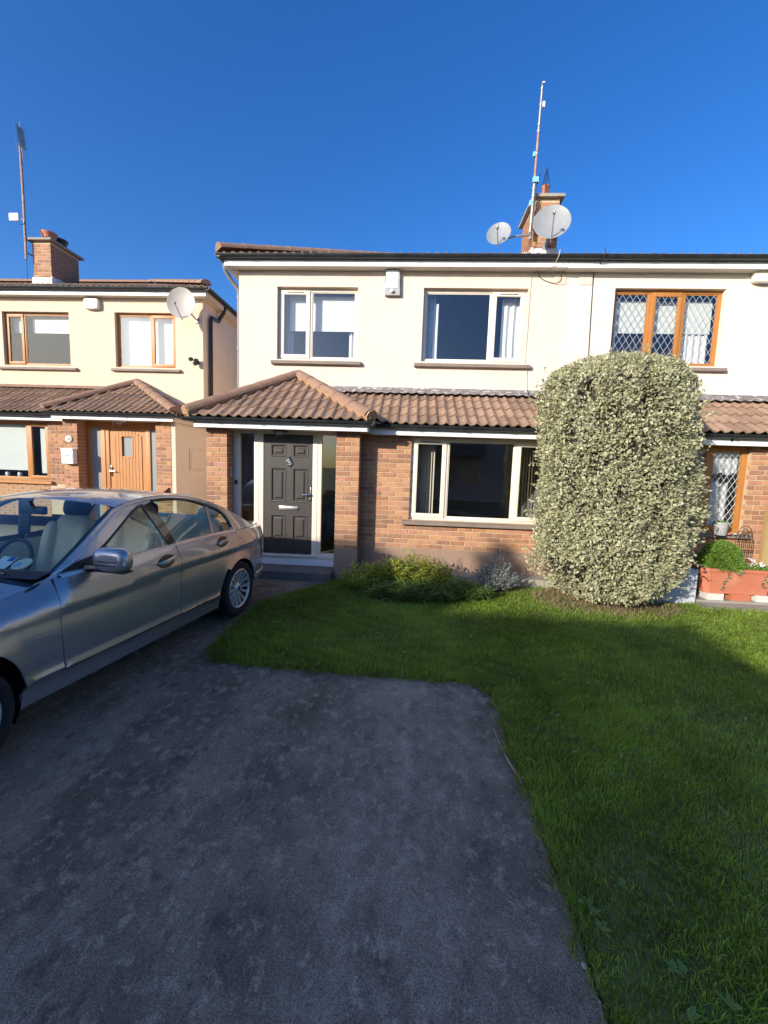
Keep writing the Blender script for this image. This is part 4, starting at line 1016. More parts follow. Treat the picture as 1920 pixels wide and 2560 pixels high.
# ---------- left-hand house, set back and a little higher
ZU, ZW, ZP = 9.98, 9.02, 8.72; CX = -5.022
L2h = (-7.185, -5.695, 3.80, 5.062); L1h = (-10.03, -8.328, 3.80, 5.055); LGh = (-10.9, -8.14, 1.06, 2.37)
shell(H3, 'render_yellow', -15, CX, ZU, 5.44, [L1h, L2h], 1, 2.6, ZP + .02)
window(H3, *L2h, ZU + 0.085, [-6.32], fmat='oak_light', sashes=(1,), sill=(-7.26, -5.565, 3.765, ZU), gmat='glass')
window(H3, *L1h, ZU + 0.085, [-9.54], fmat='oak_frame', sashes=(0,), sill=(-10.15, -8.15, 3.755, ZU), gmat='glass_soft')
window(H3, *LGh, ZW + 0.065, [-10.2, -8.665], fmat='oak_frame', sashes=(0, 2), sill=(-11, -8.05, 1.05, ZW), mull=0.09, smat='oak_light')
room(H3, -8.0, -5.1, ZU + .16, ZU + 3.4, 3.0, 5.4); room(H3, -11, -8.05, ZU + .16, ZU + 3.4, 3.0, 5.4); room(H3, -12, -7.6, ZW + .14, ZW + 4, 0.4, 2.7); room(H3, -7.5, -5.1, ZW + .1, ZW + 3, 0.15, 2.7)
MB().box(-9.95, -9.60, 10.2, 10.203, 4.62, 4.98).build('roller_blind', 'blind_white', H3); MB().box(-9.45, -8.40, 10.2, 10.203, 4.62, 4.98).build('roller_blind', 'blind_white', H3)
MB().box(-7.15, -5.72, 10.22, 10.223, 3.85, 5.02).build('roller_blind', 'blind_white', H3)
MB().box(-10.9, -8.74, 9.17, 9.173, 1.27, 2.33).build('roller_blind', 'blind_white', H3); MB().box(-8.45, -8.17, 9.17, 9.173, 1.22, 2.27).build('roller_blind', 'blind_white', H3)
for x in (-9.75, -9.55, -9.28, -8.98): MB().lathe([(0, 0), (0.04, 0), (0.048, 0.05), (0.04, 0.09), (0.0, 0.09)], 12, Matrix.Translation((x, 9.16, 1.13))).build('ornament', 'plastic_white', H3, smooth=True)
wm_ = MB(); wall_holes(wm_, -15, -7.19, 0.3, 2.45, ZW + 0.008, [LGh], 0.07); BW3 = wm_.build('brick_wall', 'mortar', H3)
bricks(BW3, 'h3', 'brick_left', -8.14, -7.52, 0.992, 20, ZW, [LGh], 0); bricks(BW3, 'h3', 'brick_left', -11.5, -8.14, 0.242, 11, ZW, [LGh], 0, limit=0)
PR3 = MB().box(-5.442, -5.118, ZP + 0.008, ZW + 0.3, 0.1, 2.44).build('pier', 'mortar', H3); PL3 = MB().box(-7.524, -7.206, ZP + 0.008, ZW + 0.3, 0.1, 2.44).build('pier', 'mortar', H3)
for p, a, b in ((PR3, -5.448, -5.112), (PL3, -7.53, -7.20)):
    for r_ in range(27):
        z = 0.39 + r_ * 0.075; l1 = 0.215 if r_ % 2 else (b - a) - 0.225
        for q, l in ((a, l1), (a + l1 + 0.01, (b - a) - l1 - 0.01)): mesh_obj('brick', brick_mesh(l), 'brick' if b > -6 else 'brick_left', p, Matrix.Translation((q, ZP + random.uniform(-.0018, .0018), z)))
    bricks(p, 'h3s', 'brick_left', ZP + 0.055, ZW + 0.25, 0.39, 27, b, axis='+X', limit=0); bricks(p, 'h3s', 'brick_left', ZP + 0.055, ZW + 0.2, 0.39, 27, a, axis='-X', limit=0)
MB().box(CX - .1, CX + 0.002, ZP + .01, ZU, GZ, 2.5).build('side_wall', 'render_yellow', H3)
mb_ = MB().box(CX, CX + 0.03, 9.27, 9.98, 1.40, 1.885, 0.008).build('meter_box', 'render_yellow', H3); MB().box(CX + 0.03, CX + 0.042, 9.31, 9.94, 1.44, 1.845, 0.004).box(CX + .042, CX + .047, 9.74, 9.77, 1.47, 1.50).build('meter_door', 'render_yellow', mb_)
ZD = 8.97
DF3 = MB()
for a, b in ((-7.20, -7.10), (-6.875, -6.675), (-5.835, -5.735), (-5.47, -5.44)): DF3.box(a, b, ZD, ZD + .07, 0.2, 2.275, 0.006)
DF3.box(-7.20, -5.44, ZD - .001, ZD + .071, 2.275, 2.42, 0.004); DF3.box(-6.79, -6.76, ZD - .014, ZD + .002, 0.2, 2.274, 0.004)
DF3 = DF3.build('door_frame', 'oak_light', H3, smooth=True)
for a, b in ((-7.10, -6.875), (-5.735, -5.47)): MB().quad((a, ZD + .03, .2), (b, ZD + .03, .2), (b, ZD + .03, 2.275), (a, ZD + .03, 2.275)).build('side_light', 'frosted', DF3)
dm = MB(); wall_holes(dm, -6.675, -5.835, 0.3, 2.273, ZD + 0.02, [(-6.385, -6.15, 1.665, 2.095)], 0.03); D3 = dm.build('door', 'oak_light', H3)
xs_ = [-6.60 + k * 0.0745 for k in range(10)]
for k, (a, b) in enumerate(zip(xs_, xs_[1:])):       # tongue-and-groove boards under an arched head
    top = 2.10 + 0.12 * math.sin(math.pi * (k + 0.5) / 9)
    spans = [(0.35, top)] if not (-6.40 < (a + b) / 2 < -6.13) else [(0.35, 1.64), (2.12, top)]
    for c, d_ in spans: MB().box(a + .003, b - .003, ZD + 0.006, ZD + 0.02, c, d_, 0.003).build('board', 'oak_light', D3)
MB().box(-6.41, -6.125, ZD - .002, ZD + 0.012, 2.095, 2.12, .004).box(-6.41, -6.125, ZD - .002, ZD + 0.012, 1.64, 1.665, .004).box(-6.41, -6.385, ZD - .001, ZD + .011, 1.665, 2.095, .004).box(-6.15, -6.125, ZD - .001, ZD + .011, 1.665, 2.095, .004).build('glazing_bead', 'oak_light', D3)
MB().quad((-6.385, ZD + .04, 1.665), (-6.15, ZD + .04, 1.665), (-6.15, ZD + .04, 2.095), (-6.385, ZD + .04, 2.095)).build('pane', 'frosted', D3)
MB().box(-6.655, -6.63, ZD - .004, ZD + .02, 1.22, 1.45, .004).tube([(-6.642, ZD, 1.335), (-6.642, ZD - .05, 1.335), (-6.53, ZD - .05, 1.33)], 0.011, 8).build('door_handle', 'chrome', D3, smooth=True)
fascia(H3, -7.612, -4.958, 8.535, 2.408, 2.515); fascia(H3, -15, -7.60, 8.835, 2.385, 2.475)
MB().box(-4.962, -4.942, 8.556, 9.975, 2.408, 2.515).build('fascia', 'render_yellow', H3)
soffit_strip(H3, -7.60, -4.963, 8.556, 9.0, 2.42, 12); soffit_strip(H3, -15, -7.6, 8.856, 9.04, 2.395, 30)
MB().box(-7.19, -5.44, 8.99, 9.05, 2.42, 2.5).build('lintel', 'oak_frame', H3)
gutter_run(H3, (-7.74, 8.475, 2.545), (-4.88, 8.475, 2.545)); brackets(H3, (-7.6, 8.475, 2.545), (-5, 8.475, 2.545), 4)
gutter_run(H3, (-4.885, 8.46, 2.545), (-4.885, 9.95, 2.545), out=(1, 0, 0)); gutter_run(H3, (-15, 8.775, 2.52), (-7.7, 8.775, 2.52)); brackets(H3, (-14, 8.775, 2.52), (-7.8, 8.775, 2.52), 7)
AP = (-6.64, 9.97, 3.40)
RF5 = deck(H3, [[(-7.74, 8.47, 2.54), (-4.86, 8.47, 2.54), AP], [(-4.86, 8.47, 2.54), (-4.86, 9.97, 2.54), AP], [(-7.74, 8.47, 2.54), AP, (-7.4, 9.97, 2.9)], [(-15, 8.76, 2.53), (-7.6, 8.76, 2.53), (-6.9, 9.97, 3.23), (-15, 9.97, 3.23)]], name='porch_roof')
s3 = math.hypot(1.53, 0.87); s4 = math.hypot(1.22, 0.70)
tiles(RF5, (0, 8.44, 2.55), (1, 0, 0), (0, 1.53, 0.87), [(-7.76, 0), (-4.85, 0), (-6.64, s3)], u0=0.03)
tiles(RF5, (-4.84, 8.44, 2.55), (0, 1, 0), (-1.8, 0, 0.86), [(0, 0), (1.53, 0), (1.53, 1.99)], obj_rows=0)
tiles(RF5, (0, 8.74, 2.545), (1, 0, 0), (0, 1.22, 0.70), [(-14.5, 0), (-7.65, 0), (-6.95, s4), (-14.5, s4)], u0=0.05)
ridge_run(RF5, (-4.86, 8.46, 2.645), (-6.62, 9.93, 3.465), r=.12); ridge_run(RF5, (-7.74, 8.46, 2.645), (-6.66, 9.93, 3.465), r=.12)
ridge_run(RF5, (-14.4, 9.94, 3.30), (-6.9, 9.94, 3.30), name='abutment_tile', r=0.085)
fascia(H3, -15, -4.856, 9.795, 5.378, 5.485); MB().box(-4.858, -4.838, 9.816, 17, 5.378, 5.485).build('fascia', 'render_yellow', H3)
soffit_strip(H3, -15, -4.86, 9.816, 9.979, 5.392, 2); soffit_strip(H3, CX + .003, -4.86, 9.99, 17, 5.392, 1, 'render_yellow')
gutter_run(H3, (-15, 9.735, 5.53), (-4.76, 9.735, 5.53), 0.06); brackets(H3, (-14, 9.735, 5.53), (-4.9, 9.735, 5.53), 11, 0.062); gutter_run(H3, (-4.78, 9.70, 5.53), (-4.78, 17, 5.53), 0.06, out=(1, 0, 0))
RF6 = deck(H3, [[(-15, 9.73, 5.515), (-4.80, 9.73, 5.515), (-8.2, 13.1, 5.515 + 3.37 * .42), (-15, 13.1, 5.515 + 3.37 * .42)], [(-4.80, 9.73, 5.515), (-4.80, 17, 5.515), (-8.2, 13.1, 6.93)], [(-15, 13.1, 6.93), (-8.2, 13.1, 6.93), (-4.8, 17, 5.515), (-15, 17, 5.515)]], name='main_roof')
sl6 = 3.4 * math.hypot(1, .42)
tiles(RF6, (0, 9.70, 5.52), (1, 0, 0), (0, 1, 0.42), [(-14, 0), (-4.77, 0), (-8.17, sl6), (-14, sl6)], obj_rows=2, u0=0.1)
tiles(RF6, (-4.77, 9.70, 5.52), (0, 1, 0), (-1, 0, 0.42), [(0, 0), (7, 0), (3.4, sl6)], obj_rows=1)
ridge_run(RF6, (-4.80, 9.72, 5.645), (-8.18, 13.1, 7.07), r=.12); ridge_run(RF6, (-14, 13.12, 7.05), (-8.2, 13.12, 7.05), name='ridge_tile', r=0.12)
dp = MB().tube([(-4.82, 10.75, 5.48), (-4.86, 10.72, 5.32), (-4.945, 10.7, 5.18), (-4.955, 10.66, 5.10), (-4.955, 10.3, 5.07), (-4.955, 10.24, 4.98), (-4.955, 10.235, 2.4)], 0.045, 8); dp.build('downpipe', 'gutter_black', H3, smooth=True)
CH3 = chimney(H3, -9.83, -9.335, 10.7, 11.62, 5.75, 7.01, 'brick_left', 'c3', 0.09)
fl = MB(); fl.box(-9.85, -9.32, 10.68, 10.70, 5.8, 6.13)
for k in range(5): fl.box(-9.336, -9.315, 10.69 + k * .185, 10.865 + k * .185, 5.85, 6.16 + k * .012)
fl.build('chimney_flashing', 'lead_bright', CH3)
for y in (11.0, 11.34): MB().lathe([(0.13, 0), (0.13, 0.14), (0.15, 0.15), (0.15, 0.2), (0.19, 0.26), (0.19, 0.29), (0.12, 0.32), (0.0, 0.32)], 20, Matrix.Translation((-9.62, y, 7.06))).build('chimney_pot', 'terracotta' if y < 11.2 else 'plastic_black', CH3, smooth=True)

# ---------- houses across the road: they throw the long shadow over the drive and the lawn
def far_house(label, x0, x1, y0, y1, ze, zr, rx0, rx1, chim=None):
    h = thing('house', ((x0 + x1) / 2, (y0 + y1) / 2, GZ), label, 'house', 'houses across the road'); ym = (y0 + y1) / 2; o = 0.3
    holes = []
    x = x1 - 1.4
    while x > x0 + 3 and len(holes) < 12: holes += [(x - 1.5, x, 3.3, 4.4), (x - 2.0, x, 0.7, 2.0)]; x -= 3.4
    w = MB(); d = []
    xs_ = sorted({x0, x1, *[q for hh in holes for q in hh[:2]]}); zs_ = sorted({GZ - .1, ze, *[q for hh in holes for q in hh[2:]]})
    for a, b in zip(xs_, xs_[1:]):
        for c, e in zip(zs_, zs_[1:]):
            if not any(hh[0] < (a + b) / 2 < hh[1] and hh[2] < (c + e) / 2 < hh[3] for hh in holes): w.quad((a, y1, c), (b, y1, c), (b, y1, e), (a, y1, e))
    w.quad((x1, y0, GZ - .1), (x1, y1, GZ - .1), (x1, y1, ze), (x1, y0, ze)).quad((x0, y0, GZ - .1), (x0, y1, GZ - .1), (x0, y1, ze), (x0, y0, ze)).quad((x0, y0, GZ - .1), (x1, y0, GZ - .1), (x1, y0, ze), (x0, y0, ze)); w.build('wall', 'render_cream', h)
    for a, b, c, e in holes:
        f = MB().box(a, b, y1 - .09, y1 - .03, e - .06, e).box(a, b, y1 - .09, y1 - .03, c, c + .06).box(a, a + .06, y1 - .088, y1 - .032, c + .06, e - .06).box(b - .06, b, y1 - .088, y1 - .032, c + .06, e - .06).box((a + b) / 2 - .03, (a + b) / 2 + .03, y1 - .087, y1 - .033, c + .06, e - .06).build('window', 'upvc_white', h)
        MB().quad((a, y1 - .06, c), (b, y1 - .06, c), (b, y1 - .06, e), (a, y1 - .06, e)).build('pane', 'glass', f)
        MB().box(a, b, y1 - .5, y1 - .495, c, e).build('roller_blind', 'blind_cream', h)
    r = MB(); A, B_, C_, D_ = (x0 - o, y0 - o, ze), (x1 + o, y0 - o, ze), (x1 + o, y1 + o, ze), (x0 - o, y1 + o, ze); R0, R1 = (rx0, ym, zr), (rx1, ym, zr)
    r.add([A, B_, C_, D_, R0, R1], [(0, 1, 5, 4), (2, 3, 4, 5), (1, 2, 5), (3, 0, 4), (0, 3, 2, 1)]); rf = r.build('roof', 'tile', h)
    MB().box(x0 - o, x1 + o, y1 + o - .02, y1 + o + .02, ze - .1, ze + .02).build('fascia', 'upvc_white', h)
    # porch canopy facing the road
    px_ = x1 - 4.5
    MB().box(px_ - 3, px_ + 3, y1, y1 + 1.1, 2.3, 2.42).add([(px_ - 3.2, y1 + 1.2, 2.42), (px_ + 3.2, y1 + 1.2, 2.42), (px_ + 3.2, y1, 3.1), (px_ - 3.2, y1, 3.1)], [(0, 1, 2, 3)]).build('canopy', 'tile', h)
    if chim:
        cx_, cw, ct = chim; c = MB().box(cx_ - cw / 2, cx_ + cw / 2, ym - .22, ym + .22, zr - 1.2, ct - 0.12).build('chimney', 'brick', h); MB().box(cx_ - cw / 2 - .06, cx_ + cw / 2 + .04, ym - .26, ym + .26, ct - .12, ct - .05).build('chimney_cap', 'concrete', c)
        for k in (-.1, .1): MB().lathe([(0.1, 0), (0.085, 0.22), (0.1, 0.24), (0.07, 0.24)], 12, Matrix.Translation((cx_ + k, ym, ct - .05))).build('chimney_pot', 'terracotta', c)
    return h
far_house('tall cream house across the road, seen only as a reflection', -34.7, -11.7, -15.0, -7.0, 5.55, 8.13, -30, -15.7)
far_house('lower cream house across the road with a chimney, seen as a reflection', -17.2, -6.95, -14.4, -7.6, 4.9, 6.95, -16.9, -10.45, (-13.70, 0.42, 8.05))
far_house('cream hipped house straight across the road, seen as a reflection', -3.6, 5.4, -18.5, -11.2, 4.9, 6.9, 0.0, 1.8, (0.9, 0.8, 7.7))
far_house('cream hipped house across the road on the right, seen as a reflection', 7.4, 16.4, -18.5, -11.2, 4.9, 6.9, 11.0, 12.8, (11.9, 0.8, 7.7))
# ------------------------------------------------------------------ the car
pm('car_paint', (0.36, 0.362, 0.37), (0.40, 0.402, 0.41), 900, 0.30, metal=0.62, coat=1.0, detail=2)
pm('car_trim', (0.74, 0.72, 0.68), (0.78, 0.76, 0.72), 20, 0.22, metal=0.55)
pm('car_black', (0.010, 0.010, 0.011), None, 8, 0.35)
pm('car_gloss_black', (0.006, 0.006, 0.007), None, 8, 0.12, coat=0.5)
pm('tyre', (0.012, 0.012, 0.012), (0.02, 0.02, 0.02), 30, 0.85, bump=0.2, bscale=200)
pm('alloy', (0.62, 0.62, 0.64), (0.68, 0.68, 0.70), 20, 0.38, metal=0.55)
pm('leather', (0.74, 0.69, 0.54), (0.80, 0.75, 0.60), 12, 0.55, bump=0.15, bscale=160)
pm('dash', (0.016, 0.017, 0.019), (0.024, 0.025, 0.027), 40, 0.6)
pm('tail_red', (0.30, 0.012, 0.012), (0.36, 0.016, 0.016), 20, 0.15, coat=0.6)
pm('lamp_clear', (0.55, 0.56, 0.58), None, 20, 0.1, coat=0.8)
pm('badge_blue', (0.02, 0.04, 0.22), None, 20, 0.3)
pm('sticker_green', (0.30, 0.55, 0.46), None, 20, 0.6)
pm('sticker_pale', (0.60, 0.74, 0.78), None, 20, 0.6)
pm('sticker_blue', (0.03, 0.05, 0.30), None, 20, 0.6)
pm('sticker_cream', (0.56, 0.62, 0.48), None, 20, 0.6)
pm('sticker_sky', (0.16, 0.42, 0.62), None, 20, 0.6)

CAR_W = 1.0
a_, t_ = 0.126, -0.022
cu_ = Vector((-math.sin(a_) * math.cos(t_), -math.cos(a_) * math.cos(t_), -math.sin(t_))); cn_ = Vector((math.cos(a_), -math.sin(a_), 0)); cw_ = cu_.cross(cn_).normalized()
CM = Matrix(((cu_.x, cn_.x, cw_.x, -2.773), (cu_.y, cn_.y, cw_.y, 4.704), (cu_.z, cn_.z, cw_.z, GZ), (0, 0, 0, 1)))
CAR = bpy.data.objects.new('car', None); link(CAR, None, CM)
tag(CAR, 'grey metallic four-door saloon parked on the drive, nose toward the camera', 'car')
def cobj(mb, name, mat, parent=None, smooth=True):
    o = mesh_obj(name, mb.mesh(name, smooth), mat, None, None)
    p = parent or CAR
    o.parent = p; o.matrix_basis = Matrix.Identity(4); o.matrix_parent_inverse = Matrix.Identity(4); WM[o.name] = CM
    return o

def catmull(pts, n=8):
    out = []
    P_ = [Vector(p) for p in pts]
    for i in range(len(P_) - 1):
        p0, p1, p2, p3 = P_[max(i - 1, 0)], P_[i], P_[i + 1], P_[min(i + 2, len(P_) - 1)]
        for k in range(n):
            t = k / n
            out.append(0.5 * ((2 * p1) + (p2 - p0) * t + (2 * p0 - 5 * p1 + 4 * p2 - p3) * t * t + (3 * p1 - p0 - 3 * p2 + p3) * t ** 3))
    out.append(P_[-1]); return out
PLAN = catmull([(3.60, 0), (3.585, .30), (3.53, .55), (3.40, .71), (3.12, .80), (2.76, .855), (2.4, .874), (1.8, .885), (1.0, .885), (.3, .885), (0, .882), (-.3, .866), (-.58, .825), (-.80, .745), (-.93, .61), (-.99, .36), (-1.005, 0)], 10)
arc = [0.0]
for p, q in zip(PLAN, PLAN[1:]): arc.append(arc[-1] + (q - p).length)
i1 = min(range(len(PLAN)), key=lambda i: abs(PLAN[i].x - 1.0)); off = arc[i1] + 1.0
SIG = np.array(arc) - off                         # sigma = -s on the straight flank
PXs = np.array([p.x for p in PLAN]); PYs = np.array([p.y for p in PLAN])
def plan(sig):
    s = np.interp(sig, SIG, PXs); y = np.interp(sig, SIG, PYs); e = 0.02
    dx = np.interp(sig + e, SIG, PXs) - np.interp(sig - e, SIG, PXs); dy = np.interp(sig + e, SIG, PYs) - np.interp(sig - e, SIG, PYs)
    l = math.hypot(dx, dy) or 1
    nx, ny = -dy / l, dx / l
    if ny < 0 or (abs(ny) < 1e-6 and nx * s < 0): nx, ny = -nx, -ny
    if y < 0.02 and s > 2: nx, ny = 1, 0
    if y < 0.02 and s < 0: nx, ny = -1, 0
    return s, y, nx, ny
def sstep(a, b, x):
    t = min(1, max(0, (x - a) / (b - a))); return t * t * (3 - 2 * t)
def char_z(s): return 0.735 + 0.048 * sstep(2.2, 1.0, s) * 1 + 0.03 * sstep(1.0, -0.5, s)
def inset(s, z):
    zc = char_z(s)
    prof = [(0.15, .075), (0.20, .055), (0.30, .045), (0.332, .012), (0.346, .0), (0.358, .0), (0.382, .013), (0.48, .004), (0.60, .004), (zc - .036, .017), (zc, .001), (zc + .05, .011), (zc + .12, .030), (zc + .19, .068), (zc + .24, .115)]
    zz = [p[0] for p in prof]; d = float(np.interp(z, zz, [p[1] for p in prof]))
    f = sstep(2.08, 2.24, s)                       # front wing rolls over toward the bonnet
    if f > 0 and z > 0.70:
        ts = z_hood(s); d2 = 0.012 + 0.130 * max(0, (z - 0.70) / max(0.05, (ts - 0.70))) ** 2.4
        d = d * (1 - f) + d2 * f
    # wheel-arch lips
    for c in (0.0, 2.76):
        r = math.hypot(s - c, z - 0.31)
        if r < 0.45: d -= 0.014 * sstep(0.45, 0.35, r)
    return d
def z_hood(s): return float(np.interp(s, [2.1, 2.25, 2.4, 2.8, 3.2, 3.45], [0.955, 0.893, 0.858, 0.805, 0.738, 0.66]))
def bodyP(sig, z, sgn=1, extra=0.0):
    s, y, nx, ny = plan(sig); d = inset(s, z) + extra
    return Vector((s - nx * d, sgn * (y - ny * d), z))
def pip(x, y, poly):
    r = False; j = len(poly) - 1
    for i in range(len(poly)):
        if (poly[i][1] > y) != (poly[j][1] > y) and x < (poly[j][0] - poly[i][0]) * (y - poly[i][1]) / (poly[j][1] - poly[i][1]) + poly[i][0]: r = not r
        j = i
    return r
def densify(poly, step):
    out = []
    for a, b in zip(poly, poly[1:] + poly[:1]):
        n = max(1, int(math.hypot(b[0] - a[0], b[1] - a[1]) / step))
        out += [(a[0] + (b[0] - a[0]) * k / n, a[1] + (b[1] - a[1]) * k / n) for k in range(n)]
    return out
def panel(name, outer, fn, holes=(), step=0.045, mat='car_paint', parent=None, rim=0.014, fin=None, sgn=1, lines=None):
    """a pressed panel: outline in 2D filled by constrained triangulation, lifted by fn, with a turned-in rim"""
    outer = densify(outer, step); hs = [densify(h, step) for h in holes]
    vs = [Vector(p) for p in outer]; ed = [(i, (i + 1) % len(outer)) for i in range(len(outer))]; loops = [list(range(len(outer)))]
    for h in hs:
        o = len(vs); vs += [Vector(p) for p in h]; ed += [(o + i, o + (i + 1) % len(h)) for i in range(len(h))]; loops.append(list(range(o, o + len(h))))
    xs = [p[0] for p in outer]; ys = [p[1] for p in outer]; x = min(xs) + step / 2; allp = [Vector(p) for p in outer] + [Vector(p) for h in hs for p in h]
    border = np.array([(p.x, p.y) for p in allp])
    while x < max(xs):
        y = min(ys) + step / 2
        while y < max(ys):
            if pip(x, y, outer) and not any(pip(x, y, h) for h in hs) and np.min((border[:, 0] - x) ** 2 + (border[:, 1] - y) ** 2) > (step * 0.55) ** 2: vs.append(Vector((x, y)))
            y += step
        x += step
    if lines:                                      # extra points along the pressed creases
        vs = [v for v in vs[:len(border)]] + [v for v in vs[len(border):] if min(abs(v.y - q) for q in lines(v.x)) > .013]
        x = min(xs) + .01
        while x < max(xs):
            for q in lines(x):
                if pip(x, q, outer) and np.min((border[:, 0] - x) ** 2 + (border[:, 1] - q) ** 2) > .008 ** 2: vs.append(Vector((x, q)))
            x += .035
    r = geometry.delaunay_2d_cdt(vs, ed, [], 0, 1e-5)
    v2, fc = r[0], r[2]
    m = MB(); m.v = [tuple(fn(p.x, p.y)) for p in v2]
    for f in fc:
        c = sum((v2[i] for i in f), Vector((0, 0))) / len(f)
        if pip(c.x, c.y, outer) and not any(pip(c.x, c.y, h) for h in hs): m.f.append(tuple(f))
    if rim and fin:
        cnt = {}
        for f in m.f:
            for a, b in zip(f, f[1:] + f[:1]): cnt[tuple(sorted((a, b)))] = cnt.get(tuple(sorted((a, b))), 0) + 1
        mp = {}
        for (a, b), n in cnt.items():
            if n == 1:
                for q in (a, b):
                    if q not in mp: mp[q] = len(m.v); m.v.append(tuple(fin(v2[q].x, v2[q].y, rim)))
                m.f.append((a, b, mp[b], mp[a]))
    return cobj(m, name, mat, parent)
def arc_pts(cs, cz, r, a0, a1, n=14): return [(-(cs + r * math.cos(a)), cz + r * math.sin(a)) for a in [R(a0 + (a1 - a0) * k / n) for k in range(n + 1)]]

DLO_low = [(2.06, .938), (1.52, .960), (1.03, .982), (.45, .996), (.07, .990)]
def zbelt(s): return float(np.interp(s, [-.6, .07, .45, 1.03, 1.52, 2.06, 2.2], [.972, .980, .986, .972, .950, .926, .918]))
CR_ = lambda sg: (.358, .383, char_z(-sg), char_z(-sg) - .036, char_z(-sg) + .05)
for sgn in (1, -1):
    sf = lambda sg, z, e=0.0, q=sgn: bodyP(sg, z, q, e)
    g = 0.0028
    # front door
    pts = [(-2.155, .345), (-1.032 - g, .350), (-1.032 - g, .62), (-1.012 - g, .76), (-1.030 - g, .90)] + [(-s, zbelt(s)) for s in (1.035, 1.3, 1.6, 1.9, 2.15)] + [(-2.168, .85), (-2.178, .6)]
    df = panel('front_door', pts, sf, sgn=sgn, fin=sf, lines=CR_)
    pts = [(-1.032 + g, .350), (-.435, .352)] + arc_pts(0, .31, .405, 12, 54, 8) + [(-.165, .70), (-.06, .82), (-.035, .93)] + [(-s, zbelt(s)) for s in (.04, .3, .6, .9, 1.022)] + [(-1.030 + g, .90), (-1.012 + g, .76), (-1.032 + g, .62)]
    dr = panel('rear_door', pts, sf, sgn=sgn, fin=sf, lines=CR_)
    # front wing with its arch
    pts = [(-2.160 - g, .20), (-2.425, .20)] + arc_pts(2.76, .31, .352, 198, -12, 26) + [(-3.12, .22), (-3.40, .23), (-3.47, .50)] + [(-s, z_hood(s)) for s in (3.40, 3.2, 2.9, 2.6, 2.4, 2.25)] + [(-2.18, .922), (-2.125, .948), (-2.165, .918), (-2.168 - g, .86), (-2.178 - g, .6), (-2.160 - g, .34)]
    wg = panel('front_wing', pts, sf, sgn=sgn, fin=sf, step=.035, lines=lambda sg: (.358, .383, char_z(-sg), char_z(-sg) - .036) if sg > -2.5 else (.358, .383))
    # rear quarter above the bumper
    zt = lambda s: float(np.interp(s, [-1.0, -.95, -.85, -.6, -.3, 0.1], [.930, .945, .956, .964, .974, .985]))
    qs = [(.035 - .0, .985), (-.30, .976), (-.58, .966)]
    pts = [(.030 + g - .065, .93), (-.06 + g, .82), (-.165 + g * 2, .70)] + arc_pts(0, .31, .405, 52, 46, 2) + arc_pts(0, .31, .352, 50, 158, 16) + [(.40, .585), (.70, .585), (.95, .585), (1.05, .60), (1.06, .90), (.98, .945), (.80, .957), (.58, .965), (.3, .976), (-.03, .984)]
    qp = panel('rear_quarter', pts, sf, sgn=sgn, fin=sf, lines=CR_)
    pts = arc_pts(0, .31, .352, 160, 196, 6) + [(.42, .21), (.80, .205), (1.2, .21), (1.66, .215), (1.66, .575), (1.2, .58), (.70, .58), (.41, .58)]
    rb = panel('rear_bumper', pts, sf, sgn=sgn, fin=sf)
    mo = MB().tube([tuple(bodyP(x, .40, sgn, -.004)) for x in np.linspace(.42, 1.6, 16)], 0.008, 6); cobj(mo, 'bumper_strip', 'brushed', rb)
    pts = [(-2.42, .195), (-.375, .195), (-.385, .338), (-2.16, .334), (-2.415, .30)]
    panel('sill', pts, sf, sgn=sgn, fin=sf)
    # tail lamp wrapping the corner
    pts = [(.83, .70), (1.30, .69), (1.30, .86), (1.10, .885), (.92, .875), (.85, .80)]
    panel('tail_lamp', pts, lambda sg, z, q=sgn: bodyP(sg, z, q, -.006), mat='tail_red', sgn=sgn, fin=lambda sg, z, e, q=sgn: bodyP(sg, z, q, .01))
    pts = [(-3.46, .55), (-3.95, .53), (-3.98, .64), (-3.6, .67), (-3.42, .665)]
    panel('headlamp', pts, lambda sg, z, q=sgn: bodyP(sg, z, q, -.004), mat='lamp_clear', sgn=sgn, fin=lambda sg, z, e, q=sgn: bodyP(sg, z, q, .02))
    pts = [(-3.475, .22), (-4.22, .21), (-4.22, .52), (-3.95, .525), (-3.475, .54)]
    panel('front_bumper', pts, sf, sgn=sgn, fin=sf)
    # cabin side: greenhouse metal with window openings
    def gy(s, z):
        h = max(0, z - zbelt(s)); y = 0.812 - 0.40 * h - 0.20 * h * h
        if s > 1.7: y -= 0.20 * (s - 1.7) ** 2
        if s < 0.35: y -= 0.10 * (0.35 - s) ** 2
        return y
    gf = lambda sg, z, e=0.0, q=sgn: Vector((-sg, q * (gy(-sg, z) - e), z))
    outer = [(-2.17, .916), (-1.6, .945), (-1.03, .970), (-.45, .984), (-.05, .978), (.30, .972), (.62, .958), (.46, 1.015), (.22, 1.125), (-.06, 1.245), (-.30, 1.322), (-.55, 1.375), (-.85, 1.403), (-1.1, 1.400), (-1.33, 1.372), (-1.52, 1.318), (-1.75, 1.190), (-1.98, 1.045), (-2.12, .953)]
    ft = [(-2.02, .950), (-1.6, .966), (-1.115, .986), (-1.145, 1.10), (-1.185, 1.22), (-1.225, 1.325), (-1.30, 1.310), (-1.45, 1.228), (-1.70, 1.085), (-1.90, .985)]
    rr_ = [(-1.005, .990), (-.46, 1.006), (-.435, 1.10), (-.385, 1.285), (-.60, 1.338), (-.85, 1.362), (-1.095, 1.360), (-1.075, 1.24), (-1.035, 1.10)]
    qq = [(-.42, 1.006), (-.10, 1.000), (-.06, 1.03), (-.095, 1.12), (-.17, 1.20), (-.345, 1.27), (-.395, 1.10)]
